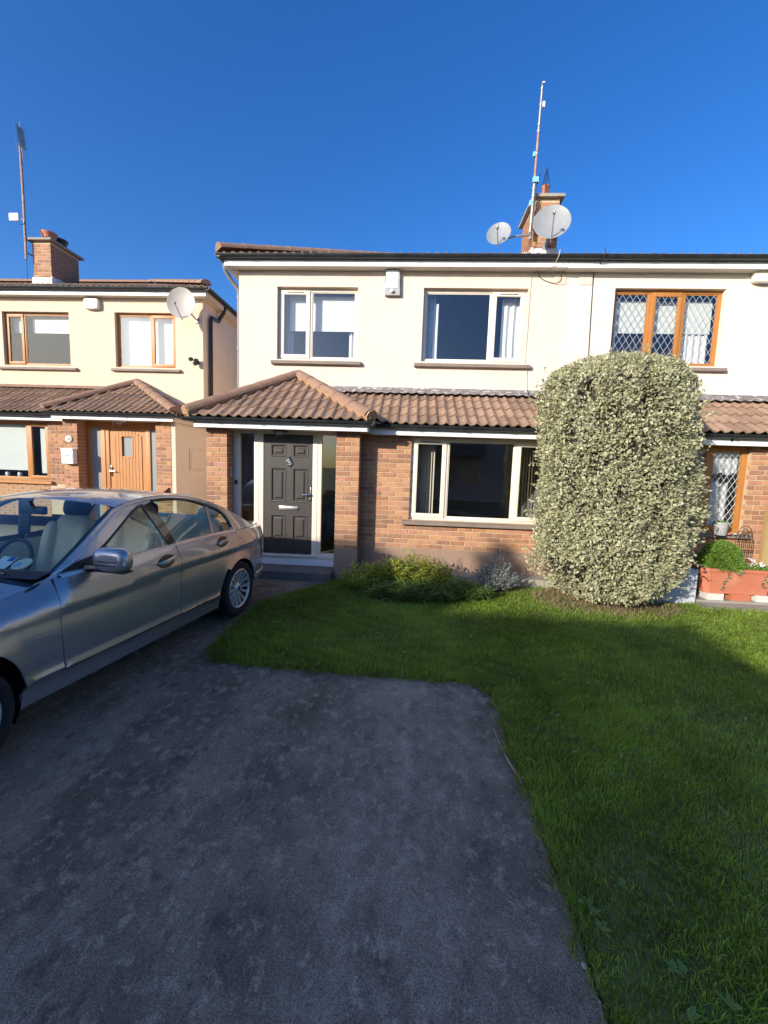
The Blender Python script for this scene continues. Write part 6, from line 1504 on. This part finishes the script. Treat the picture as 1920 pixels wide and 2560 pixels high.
# cables on the render
def cable(label, pts, r, mat): return tag(MB().tube([tuple(q) for q in catmull(pts, 6)], r, 6).build('cable', mat, smooth=True), label, 'cable', 'cables on the house walls')
cable('pale cable clipped down the wall beside the right bedroom window', [(1.97, 7.62, 5.0), (1.915, 7.64, 4.93), (1.90, 7.643, 4.75), (1.897, 7.643, 4.0), (1.895, 7.643, 3.52), (1.905, 7.56, 3.44), (1.93, 7.635, 3.37), (1.955, 7.643, 3.06)], .007, 'cable_cream')
cable('black cable running down the white wall to the tall bush', [(2.955, 7.335, 5.23), (2.955, 7.325, 5.12), (2.945, 7.45, 5.05), (2.93, 7.60, 5.03), (2.928, 7.643, 4.95), (2.935, 7.643, 4.3), (2.955, 7.643, 3.5), (2.96, 7.64, 3.03)], .008, 'cable_black')
cable('dark cable looping from the eaves to the wall vent', [(1.99, 7.61, 4.99), (2.05, 7.635, 4.90), (2.18, 7.64, 4.835), (2.32, 7.635, 4.81), (2.39, 7.63, 4.86), (2.395, 7.635, 4.955)], .005, 'cable_black')
cable('grey cable sagging from the gutter across the fascia', [(2.25, 7.33, 5.20), (2.235, 7.33, 5.10), (2.20, 7.45, 5.0), (2.16, 7.62, 4.965), (2.05, 7.63, 4.985), (1.97, 7.63, 5.0)], .006, 'cable_cream')
cable('black cable lying down the tiles of the lean-to roof', [(1.958, 7.63, 3.04), (1.95, 7.55, 2.985), (1.93, 7.3, 2.85), (1.93, 6.9, 2.63), (1.90, 6.5, 2.41), (1.90, 6.40, 2.30)], .007, 'cable_black')

# door number, bell, lamps, letter box
npl = thing('number_plaque', (-2.845, 6.49, 1.46), 'small pale plaque reading 17 on the porch pier', 'plaque')
MB().box(-2.846, -2.834, 6.455, 6.535, 1.385, 1.545, .003).build('plate', 'plastic_grey', npl)
text_mesh('17', 0.095, Matrix.Translation((-2.833, 6.495, 1.465)) @ Matrix.Rotation(R(90), 4, 'Z') @ Matrix.Rotation(R(90), 4, 'X'), 'lettering', 'ink', npl)
tag(MB().box(-2.812, -2.775, 6.575, 6.598, 1.265, 1.335, .006).build('door_bell', 'plastic_black'), 'black door bell on the white door frame', 'door bell')
def porch_lamp(label, x, y, z, w=.17, mats=('plastic_black', 'glass_lamp')):
    l = thing('porch_lamp', (x, y, z), label, 'lamp'); MB().box(x - w / 2 - .02, x + w / 2 + .02, y - .06, y + .06, z - .022, z, .006).build('lamp_base', mats[0], l)
    MB().prism([(-w / 2 - .01, 0), (w / 2 + .01, 0), (w / 2 - .025, -.07), (-w / 2 + .025, -.07)], y - .05, y + .05, lambda u, v, t: (x + u, t, z - .022 + v)).build('lamp_glass', mats[1], l)
    MB().tube([(x - .05, y, z - .05), (x + .05, y, z - .05)], .014, 8).build('bulb', 'plastic_white', l)
    for sx in (-1, 1): MB().tube([(x + sx * w * .5, y - .052, z - .02), (x + sx * (w * .5 - .033), y - .052, z - .094)], .005, 5).build('lamp_bar', mats[0], l)
porch_lamp('dark lantern under the porch soffit above the panelled door', -2.03, 6.44, 2.128)
porch_lamp('clear bulkhead light above the golden oak door', -6.32, 8.80, 2.412, .2, ('plastic_white', 'glass_lamp'))
pq = thing('number_plaque', (-7.385, 8.715, 1.995), 'round cream number plaque on the left-hand brick pier', 'plaque')
MB().lathe([(0, .018), (.066, .018), (.074, .012), (.076, 0)], 28, Matrix.Translation((-7.385, 8.716, 1.998)) @ Matrix.Rotation(R(90), 4, 'X')).build('disc', 'plastic_cream', pq, smooth=True); text_mesh('38', .075, FACE(-7.385, 8.6965, 1.998), 'lettering', 'ink', pq)
lb = thing('letter_box', (-7.345, 8.72, 1.46), 'white wall letter box on the left-hand brick pier', 'letter box')
MB().box(-7.476, -7.215, 8.60, 8.718, 1.463, 1.785, .006).build('casing', 'plastic_white', lb); MB().box(-7.463, -7.228, 8.594, 8.599, 1.475, 1.70, .002).build('front_flap', 'label_white', lb); MB().box(-7.48, -7.211, 8.588, 8.6, 1.735, 1.79, .004).build('lid', 'plastic_white', lb); MB().box(-7.395, -7.30, 8.591, 8.5935, 1.63, 1.655).build('name_slot', 'ink_pale', lb); MB().lathe([(0, .004), (.008, .003), (.009, 0)], 10, Matrix.Translation((-7.347, 8.594, 1.68)) @ Matrix.Rotation(R(90), 4, 'X')).build('lock', 'ink_pale', lb)
fl_ = thing('security_light', (-5.15, 9.97, 3.93), 'twin-headed black security light near the corner of the yellowish house', 'security light')
MB().box(-5.17, -5.11, 9.93, 9.978, 3.90, 3.97, .008).build('base', 'plastic_black', fl_)
for dx, dz in ((-.13, .05), (0.0, .02), (-.02, -.05)):
    MB().lathe([(0, .03), (.045, .03), (.05, 0), (.03, -.05), (0, -.06)], 14, Matrix.Translation((-5.14 + dx, 9.87, 3.94 + dz)) @ Matrix.Rotation(R(110), 4, 'X') @ Matrix.Rotation(R(-25), 4, 'Y')).build('lamp_head', 'plastic_black', fl_, smooth=True); MB().tube([(-5.14, 9.94, 3.935), (-5.14 + dx, 9.9, 3.94 + dz)], .012, 6).build('arm', 'plastic_black', fl_)

pm('core_shade', (0.018, 0.018, 0.010), (0.045, 0.04, 0.025), 40, 0.9, bump=1.0, bscale=30)  # near-black: the bush's inner shade as a colour
# ------------------------------------------------------------------ the tall variegated bush
BX, BY = 2.69, 5.86
bush = thing('variegated_bush', (BX, BY, GZ), 'tall clipped variegated bush with cream-edged leaves in front of the party line', 'bush')
def bush_r(th, z):
    """half width of the crown at azimuth th and height z (0..1)"""
    prof = np.interp(z, [0, .03, .10, .25, .45, .65, .80, .90, .96, 1.0], [.46, .74, .94, 1.02, 1.04, 1.03, .99, .91, .77, .44])
    wob = 1 + .035 * np.sin(3 * th + 5 * z) + .04 * np.sin(5 * th - 9 * z + 1) + .04 * np.sin(9 * th + 14 * z) + .035 * np.sin(17 * th - 23 * z) + .025 * np.sin(29 * th + 37 * z)
    return prof * wob
BH = 3.24
def bush_pts(n, lo, hi, zr=(0.0, 1.0)):
    th = RNG.random(n) * 2 * np.pi; z = zr[0] + (zr[1] - zr[0]) * RNG.random(n); r = bush_r(th, z); k = lo + (hi - lo) * RNG.random(n) ** .6
    sx, sy = .895, .80
    P = np.stack([BX + sx * r * k * np.cos(th) + .10 * (z - .4) * 0, BY + sy * r * k * np.sin(th), GZ + .10 + (BH - .10) * z], 1)
    P[:, 0] += 0.05 * np.sin(z * 5)
    top = np.clip((z - .72) / .28, 0, 1)
    Nn = np.stack([np.cos(th) / sx, np.sin(th) / sy, -.15 + 1.7 * top ** 1.5], 1)
    return P, Nn / np.linalg.norm(Nn, axis=1)[:, None], z, th
n = 100000
Pb, Nb, zb, tb = bush_pts(n, .80, 1.03)
ex = bush_pts(11000, .93, 1.0, (.90, 1.0)); Pb = np.concatenate([Pb, ex[0]]); Nb = np.concatenate([Nb, ex[1]]); zb = np.concatenate([zb, ex[2]]); tb = np.concatenate([tb, ex[3]])
# dark hollows where the clipping has thinned the leaves, and the open skirt at the foot
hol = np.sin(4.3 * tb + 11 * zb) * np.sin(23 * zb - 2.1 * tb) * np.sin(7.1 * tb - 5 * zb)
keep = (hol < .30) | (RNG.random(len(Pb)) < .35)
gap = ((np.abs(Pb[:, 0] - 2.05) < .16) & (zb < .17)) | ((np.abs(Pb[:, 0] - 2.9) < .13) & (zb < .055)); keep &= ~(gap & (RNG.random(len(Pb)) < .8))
keep &= (Pb[:, 1] < BY + .35) | (RNG.random(len(Pb)) < .45)
Pb, Nb, zb = Pb[keep], Nb[keep], zb[keep]
n = len(Pb); rnd = RNG.normal(size=(n, 3)); D = Nb * .55 + rnd * .55 + np.array([0, 0, .25]); W = np.cross(Nb, RNG.normal(size=(n, 3)))
L = .024 + .028 * RNG.random(n) ** 1.3
cr = leaves('crown', Pb, D, W, L, L * (.48 + .16 * RNG.random(n)), 'bush_leaf', bush, fold=.35, curl=.18, hue=RNG.random(n)); tag(cr, kind='stuff')
# long shoots that break the outline
ns = 420; Ps, Ns, zs_, ts_ = bush_pts(ns, .98, 1.03); dirs = Ns * .8 + RNG.normal(size=(ns, 3)) * .35 + np.array([0, 0, .55]); dirs /= np.linalg.norm(dirs, axis=1)[:, None]
ln = .05 + .13 * RNG.random(ns); rep = 9; tt = np.tile(np.linspace(.1, 1, rep), ns)
Pp = np.repeat(Ps, rep, 0) + np.repeat(dirs, rep, 0) * (np.repeat(ln, rep) * tt)[:, None]; n = len(Pp); D = np.repeat(dirs, rep, 0) * .5 + RNG.normal(size=(n, 3)) * .6; W = RNG.normal(size=(n, 3))
sh_o = leaves('shoots', Pp, D, W, .028 + .022 * RNG.random(n), .018 + .010 * RNG.random(n), 'bush_leaf', bush, hue=RNG.random(n) * .9); tag(sh_o, kind='stuff')
tw = MB()
for k in range(26):      # stems and inner branches
    th = random.uniform(0, 2 * math.pi); z1 = random.uniform(.5, 2.9); rr0 = random.uniform(.3, .72)
    b0 = Vector((BX + random.uniform(-.35, .35), BY + random.uniform(-.18, .18), GZ)); e = Vector((BX + rr0 * math.cos(th), BY + .75 * rr0 * math.sin(th), GZ + z1)); mid = b0.lerp(e, .5) + Vector((random.uniform(-.12, .12), random.uniform(-.1, .1), .25))
    tw.tube([tuple(q) for q in catmull([b0, b0.lerp(mid, .5) + Vector((0, 0, .05)), mid, e], 3)], [.026 - .0022 * i for i in range(10)], 6)
tw.build('stems', 'bark', bush, smooth=True)
n = 7000; Pt, Nt, zt_, tt_ = bush_pts(n, .55, .92); tgt = RNG.normal(size=(n, 3)) * .5 + Nt
o = blades('twigs', Pt, tgt * .10, .02 + .05 * RNG.random(n), np.full(n, .004), 'dry_leaf', bush); tag(o, kind='stuff')
core = MB(); core.grid(36, 22, lambda u, v: (lambda th, z: (BX + .92 * .76 * float(bush_r(np.array(th), np.array(z))) * math.cos(th), BY + .80 * .70 * float(bush_r(np.array(th), np.array(z))) * math.sin(th), GZ + .30 + (BH - .52) * z))(2 * math.pi * u, v)); core.build('dark_core', 'core_shade', bush)  # closed dark shell; the shade inside the crown is put into its colour
# dry litter at its foot
n = 2600; a = RNG.random(n) * 2 * np.pi; r = RNG.random(n) ** .5
Pl = np.stack([BX - .02 + .95 * r * np.cos(a), BY - .12 + .62 * r * np.sin(a), np.full(n, GZ + .03)], 1); le = RNG.normal(size=(n, 3)) * .05; le[:, 2] = 0
o = blades('dry_grass', Pl, le, .01 + .06 * RNG.random(n), np.full(n, .006), 'dry_leaf'); tag(o, 'dry straw-coloured litter under the tall bush', 'dry grass', kind='stuff')

# ------------------------------------------------------------------ flower bed by the window
def clump(name, label, cx, cy, rx, ry, h, nst, mat, cat, llen=.11, lw=.016, hue=None, per=12, lean=.5):
    t = thing(name, (cx, cy, GZ), label, cat)
    a = RNG.random(nst) * 2 * np.pi; r = RNG.random(nst) ** .5
    B0 = np.stack([cx + rx * r * np.cos(a) * .75, cy + ry * r * np.sin(a) * .75, np.full(nst, GZ + .02)], 1)
    T0 = np.stack([cx + rx * r * np.cos(a), cy + ry * r * np.sin(a), GZ + h * (1 - .55 * r ** 2) * (.65 + .45 * RNG.random(nst))], 1)
    st = MB()
    for p, q in zip(B0, T0): st.tube([tuple(p), tuple(p * .5 + q * .5 + np.array([0, 0, .03])), tuple(q)], [.004, .0035, .002], 4, False)
    st.build('stems', 'bark', t)
    tt = np.tile(np.linspace(.35, 1.0, per), nst); P_ = np.repeat(B0, per, 0) * (1 - tt)[:, None] + np.repeat(T0, per, 0) * tt[:, None]; n = len(P_)
    ph = np.tile(np.arange(per) * 2.4, nst) + np.repeat(RNG.random(nst) * 6.28, per)
    D = np.stack([np.cos(ph), np.sin(ph), lean + .5 * RNG.random(n)], 1) + RNG.normal(size=(n, 3)) * .15; W = np.stack([-np.sin(ph), np.cos(ph), np.zeros(n)], 1)
    hh = np.clip(np.repeat(hue if hue is not None else RNG.random(nst), per) + RNG.normal(size=n) * .12, 0, 1)
    o = leaves('foliage', P_, D, W, llen * (.6 + .6 * RNG.random(n)), lw * (.7 + .6 * RNG.random(n)), mat, t, fold=.3, curl=.28, hue=hh); tag(o, kind='stuff')
    return t
clump('bed_plant', 'golden leafy perennial clump in the flower bed below the window', 0.06, 5.98, .66, .34, .50, 240, 'bed_leaf', 'plant', .105, .024, hue=RNG.random(240) * .95)
clump('bed_plant', 'fresh green perennial clump at the porch end of the flower bed', -.58, 5.90, .36, .34, .36, 95, 'bed_leaf', 'plant', .13, .018, hue=RNG.random(95) * .6)
clump('bed_plant', 'low dark green clump spilling from the bed onto the lawn', 0.05, 5.42, .62, .22, .26, 150, 'bed_leaf_green', 'plant', .14, .016, lean=.35)
clump('bed_plant', 'low green clump at the right end of the bed', .74, 5.62, .42, .24, .25, 100, 'bed_leaf_green', 'plant', .14, .016, lean=.35)
# dead flower stalks
ds = thing('dry_stalks', (0.0, 6.2, GZ), 'thin reddish dead flower stalks standing above the golden clump', 'plant')
m = MB()
for k in range(34):
    x = random.uniform(-.42, .55); y = random.uniform(6.0, 6.3); h = random.uniform(.42, .66); lx = random.uniform(-.06, .06)
    m.tube([(x, y, GZ + .2), (x + lx * .5, y, GZ + h * .7), (x + lx, y + random.uniform(-.03, .03), GZ + h)], [.003, .0025, .0015], 4, False)
m.build('stalks', 'twig_pale', ds)
# silver shrub
sv = thing('silver_shrub', (1.28, 6.05, GZ), 'small silver-grey shrub against the brown plinth', 'shrub')
ns = 130; a = RNG.random(ns) * 2 * np.pi; r = RNG.random(ns) ** .5; B0 = np.stack([1.28 + .06 * r * np.cos(a), 6.05 + .06 * r * np.sin(a), np.full(ns, GZ)], 1); T0 = np.stack([1.28 + .33 * r * np.cos(a), 6.05 + .26 * r * np.sin(a), GZ + .52 * (1 - .5 * r ** 2) * (.6 + .5 * RNG.random(ns))], 1)
m = MB()
for p, q in zip(B0, T0): m.tube([tuple(p), tuple(q)], [.004, .002], 4, False)
m.build('stems', 'bark', sv); per = 26; tt = np.tile(np.linspace(.3, 1, per), ns); P_ = np.repeat(B0, per, 0) * (1 - tt)[:, None] + np.repeat(T0, per, 0) * tt[:, None]; n = len(P_)
tag(leaves('foliage', P_, RNG.normal(size=(n, 3)) + np.repeat(T0 - B0, per, 0) * 3, RNG.normal(size=(n, 3)), .03 + .02 * RNG.random(n), .007 + .004 * RNG.random(n), 'silver_leaf', sv), kind='stuff')

# ------------------------------------------------------------------ neighbour's corner on the right
tag(MB().box(3.30, 4.0, 5.93, 6.05, GZ - .05, .36, .006).build('low_wall', 'wall_grey_paint'), 'low grey painted wall end behind the tall bush', 'wall')
PLX0, PLX1, PLY0, PLY1, PZ0, PZ1 = 4.10, 5.16, 5.99, 6.30, .015, .375
pt_ = thing('planter', (4.6, 6.12, PZ0), 'terracotta coloured plastic trough planter beneath the leaded window', 'planter')
def ring(x0, x1, y0, y1, z, ch=.07): return [(x0 + ch, y0, z), (x1 - ch, y0, z), (x1, y0 + ch, z), (x1, y1 - ch, z), (x1 - ch, y1, z), (x0 + ch, y1, z), (x0, y1 - ch, z), (x0, y0 + ch, z)]
def rings(rs_): 
    m = MB(); 
    for r_ in rs_: m.v += r_
    for i in range(len(rs_) - 1):
        for k in range(8): m.f.append((i * 8 + k, i * 8 + (k + 1) % 8, i * 8 + 8 + (k + 1) % 8, i * 8 + 8 + k))
    return m
w = rings([ring(4.20, 5.06, 6.04, 6.26, PZ0, .05), ring(4.13, 5.13, 6.0, 6.30, .285), ring(4.125, 5.135, 5.995, 6.305, .287), ring(4.12, 5.14, 5.99, 6.31, .335)]); w.f.append(tuple(range(8))); w.build('trough', 'planter_plastic', pt_)
rings([ring(4.10, 5.16, 5.97, 6.33, .335), ring(4.095, 5.165, 5.965, 6.335, .38), ring(4.125, 5.135, 5.995, 6.305, .38), ring(4.125, 5.135, 5.995, 6.305, .33)]).build('rim', 'planter_plastic', pt_)
MB().box(4.14, 5.12, 6.01, 6.29, .30, .345).build('compost', 'bed_soil', pt_)
for i, (x0, x1, mm, lab) in enumerate(((4.22, 4.44, 'slab_white', 'white concrete block under the left end of the planter'), (4.55, 4.80, 'terracotta', 'reddish brick under the middle of the planter'), (4.88, 5.04, 'slab_white', 'white concrete block under the right end of the planter'))):
    tag(MB().box(x0, x1, 6.02, 6.22, GZ + .06, PZ0 - .002, .006).build('support_block', mm), lab, 'block', 'blocks under the planter')
pp = thing('planter_shrub', (4.42, 6.15, .33), 'bright green mossy shrub filling the terracotta planter', 'shrub')
n = 9000; a = RNG.random(n) * 2 * np.pi; z = RNG.random(n); r = np.sqrt(1 - z ** 2) * (.88 + .14 * RNG.random(n)); P_ = np.stack([4.43 + .29 * r * np.cos(a) * (1 + .1 * np.sin(5 * a)), 6.15 + .20 * r * np.sin(a), .35 + .38 * z * (.9 + .13 * np.sin(7 * a + 9 * z))], 1)
Nn = np.stack([np.cos(a) * r, np.sin(a) * r, z + .2], 1); tag(leaves('foliage', P_, Nn + RNG.normal(size=(n, 3)) * .5, RNG.normal(size=(n, 3)), .022 + .02 * RNG.random(n), .008 + .006 * RNG.random(n), 'planter_leaf', pp), kind='stuff')
n = 1500; P_ = np.stack([4.15 + .95 * RNG.random(n), 6.0 + .28 * RNG.random(n), .345 + .06 * RNG.random(n)], 1); tag(leaves('ground_foliage', P_, RNG.normal(size=(n, 3)) + np.array([0, 0, 1]), RNG.normal(size=(n, 3)), .02 + .03 * RNG.random(n), .010 + .008 * RNG.random(n), 'planter_leaf', pp), kind='stuff')
iv = thing('ivy_trail', (4.5, 5.96, .38), 'trailing ivy hanging over the front of the planter', 'ivy')
for x0, l in ((4.42, .26), (4.60, .05), (4.93, .20)):
    pts = [(x0, 6.0, .375), (x0, 5.955, .385), (x0 + .01, 5.95, .36)] + [(x0 - .04 * (k / 6) + .012 * math.sin(k), 5.955 + .02 * (k / 6), .36 - l * k / 6) for k in range(1, 7)]
    MB().tube(pts, .003, 5).build('stem', 'bark', iv); ps = np.array(pts[2:]); P_ = np.repeat(ps, 4, 0) + RNG.normal(size=(len(ps) * 4, 3)) * .008; n = len(P_)
    tag(leaves('foliage', P_, RNG.normal(size=(n, 3)) + np.array([0, -1, -.3]), RNG.normal(size=(n, 3)), .022 + .012 * RNG.random(n), .018 + .008 * RNG.random(n), 'ivy_leaf', iv), kind='stuff')
fw_ = thing('white_flowers', (4.86, 6.1, .36), 'white bedding flowers at the right end of the planter', 'flowers')
for (x, y, z, nf) in ((4.80, 6.08, .50, 26), (4.90, 6.05, .44, 14), (4.96, 6.1, .46, 12), (4.78, 6.05, .43, 8)):
    P_ = np.array([x, y, z]) + RNG.normal(size=(nf, 3)) * np.array([.022, .018, .014]); tag(leaves('blossom', P_, RNG.normal(size=(nf, 3)) + np.array([0, -.6, .6]), RNG.normal(size=(nf, 3)), np.full(nf, .024), np.full(nf, .022), 'petal', fw_), kind='stuff'); MB().tube([(x, y + .02, .35), (x, y, z)], .003, 5).build('stem', 'bark', fw_)
tr_ = thing('wire_trellis', (4.89, 6.38, .33), 'small black wire trellis with a pointed arch behind the planter', 'trellis')
m = MB(); yt = 6.38; xa, xb = 4.775, 5.005
def tb_(p): m.tube([(x, yt, z) for x, z in p], .0045, 6)
for x in np.linspace(xa, xb, 5): tb_([(x, .34), (x, .80)])
for z in (.50, .53, .64, .67, .80): tb_([(xa, z), (xb, z)])
for wd, ht in ((.115, .15), (.06, .10)):
    for sx in (-1, 1): tb_([(4.89 + sx * wd * (1 - t) ** .7, .80 + ht * math.sin(t * math.pi / 2)) for t in np.linspace(0, 1, 8)])
for x in (4.8325, 4.9475): tb_([(x - .057, .80), (x - .04, .84), (x, .87), (x + .04, .84), (x + .057, .80)])
m.build('wires', 'iron', tr_)
fp_ = thing('flower_pot', (4.66, 6.62, .795), 'grey plastic flower pot on the brown window sill', 'flower pot')
MB().lathe([(.0, 0), (.075, 0), (.098, .17), (.105, .17), (.105, .195), (.095, .195), (.088, .17), (.0, .165)], 22, Matrix.Translation((4.66, 6.545, .78))).build('pot', 'plastic_grey', fp_, smooth=True)
n = 120; P_ = np.array([4.66, 6.545, .955]) + RNG.normal(size=(n, 3)) * np.array([.04, .04, .008]); tag(leaves('foliage', P_, RNG.normal(size=(n, 3)) + np.array([0, 0, .8]), RNG.normal(size=(n, 3)), .03 + .02 * RNG.random(n), .012 + .008 * RNG.random(n), 'planter_leaf', fp_), kind='stuff')
for x, mm, lab, sz in ((4.80, 'terracotta', 'pinkish sea shell on the brown window sill', .03), (4.88, 'stone_white', 'white sea shell on the brown window sill', .025)):
    bm = sq_ball(x, 6.55, .80, sz, sz * .7, sz * .6, .9); tag(MB().addbm(bm).build('sea_shell', mm, smooth=True), lab, 'shell', 'shells on the sill')
lt = thing('lattice_fence', (5.6, 6.28, GZ), 'timber lattice fence panel at the right edge', 'fence')
LX0, LX1, LZ0, LZ1, LY = 5.07, 6.6, GZ + .08, 1.22, 6.28
MB().box(LX0, LX0 + .09, LY - .035, LY + .035, GZ, LZ1 + .04, .004).build('post', 'timber_fence', lt); MB().box(LX0 + .09, LX1, LY - .03, LY + .03, LZ1 - .07, LZ1, .003).build('rail', 'timber_fence', lt); MB().box(LX0 + .09, LX1, LY - .03, LY + .03, LZ0, LZ0 + .07, .003).build('rail', 'timber_fence', lt)
for sg_ in (1, -1):
    for k in range(-11, 14):
        x0 = LX0 + .09 + k * .125; z0 = LZ0 + .07; hgt = LZ1 - .07 - z0
        p, q = ((x0, z0), (x0 + hgt, z0 + hgt)) if sg_ == 1 else ((x0 + hgt, z0), (x0, z0 + hgt)); lo, hi = LX0 + .09, LX1
        def cl(a, b):
            (ax, az), (bx, bz) = a, b
            if ax == bx: return None
            t0, t1 = sorted(((lo - ax) / (bx - ax), (hi - ax) / (bx - ax))); t0, t1 = max(0, t0), min(1, t1)
            return None if t1 - t0 < .05 else ((ax + (bx - ax) * t0, az + (bz - az) * t0), (ax + (bx - ax) * t1, az + (bz - az) * t1))
        c_ = cl(p, q)
        if not c_: continue
        (ax, az), (bx, bz) = c_; l_ = math.hypot(bx - ax, bz - az); nx, nz = -(bz - az) / l_ * .018, (bx - ax) / l_ * .018; y0, y1 = (LY - .012, LY - .001) if sg_ == 1 else (LY + .001, LY + .012)
        MB().prism([(ax - nx, az - nz), (bx - nx, bz - nz), (bx + nx, bz + nz), (ax + nx, az + nz)], y0, y1, lambda u, v, t: (u, t, v)).build('slat', 'timber_fence', lt)

# ------------------------------------------------------------------ small things on the ground
tw = thing('twig', (.70, 2.3, GZ), 'long pale curved twig lying along the edge of the drive', 'twig')
MB().tube([tuple(q) for q in catmull([(.630, 2.74, GZ + .008), (.640, 2.60, GZ + .012), (.655, 2.45, GZ + .010), (.675, 2.33, GZ + .014), (.695, 2.24, GZ + .012)], 5)], [.004] * 10 + [.007] * 6 + [.006] * 5, 7).build('main_stem', 'twig_pale', tw, smooth=True)
MB().tube([(.682, 2.30, GZ + .014), (.692, 2.26, GZ + .03), (.71, 2.25, GZ + .035)], .0035, 6).tube([(.692, 2.26, GZ + .014), (.68, 2.225, GZ + .02)], .003, 6).build('side_shoot', 'twig_pale', tw)
def pebble(label, x, y, s_, mm='stone_white'):
    bm = bmesh.new(); bmesh.ops.create_icosphere(bm, subdivisions=2, radius=s_)
    for v in bm.verts: v.co *= random.uniform(.85, 1.12); v.co.z *= .6
    bmesh.ops.translate(bm, verts=bm.verts, vec=(x, y, GZ + s_ * .4)); tag(MB().addbm(bm).build('pebble', mm, smooth=True), label, 'pebble', 'pebbles along the drive')
pebble('larger white pebble by the lawn edge near the camera', .690, 1.372, .011); pebble('small white pebble just beyond the larger one at the lawn edge', .695, 1.45, .008); pebble('tiny white stone at the lawn edge nearest the camera', .700, 1.27, .006)
for k in range(70):
    x, y = random.uniform(-2.2, .66), random.uniform(1.1, 3.3); s_ = random.uniform(.0018, .0045)
    if k < 1: GR = MB()
    bm = bmesh.new(); bmesh.ops.create_icosphere(bm, subdivisions=1, radius=s_); bmesh.ops.translate(bm, verts=bm.verts, vec=(x, y, GZ + s_ * .5)); GR.addbm(bm)
tag(GR.build('grit', 'stone_white'), 'tiny pale grit scattered on the dark drive', 'grit', kind='stuff')
n = 60; P_ = np.stack([RNG.uniform(-1.6, 4.5, n), RNG.uniform(1.6, 5.4, n), np.full(n, GZ + .065)], 1); k = in_poly(P_[:, 0], P_[:, 1], LAWN); P_ = P_[k]; n = len(P_); a = RNG.random(n) * 6.28
o = leaves('fallen_leaf', P_, np.stack([np.cos(a), np.sin(a), RNG.normal(size=n) * .2], 1), np.stack([-np.sin(a), np.cos(a), RNG.normal(size=n) * .3], 1), .03 + .02 * RNG.random(n), .014 + .008 * RNG.random(n), 'dry_leaf'); tag(o, 'fallen dry leaves scattered over the lawn', 'leaves', kind='stuff')
for x0, y0, dx, dy, lab in ((-1.62, 5.06, .06, .10, 'pale dry stalk on the drive beside the rear wheel'), (-1.42, 3.92, .07, -.13, 'pale dry stalk on the lawn near the parked car'), (-.35, 5.18, .14, .12, 'pale stalk poking from the front of the flower bed')):
    tag(MB().tube([(x0, y0, GZ + .05), (x0 + dx * .5, y0 + dy * .5, GZ + .075), (x0 + dx, y0 + dy, GZ + .07)], [.003, .004, .002], 6).build('dry_stalk', 'twig_pale'), lab, 'stalk', 'loose stalks')
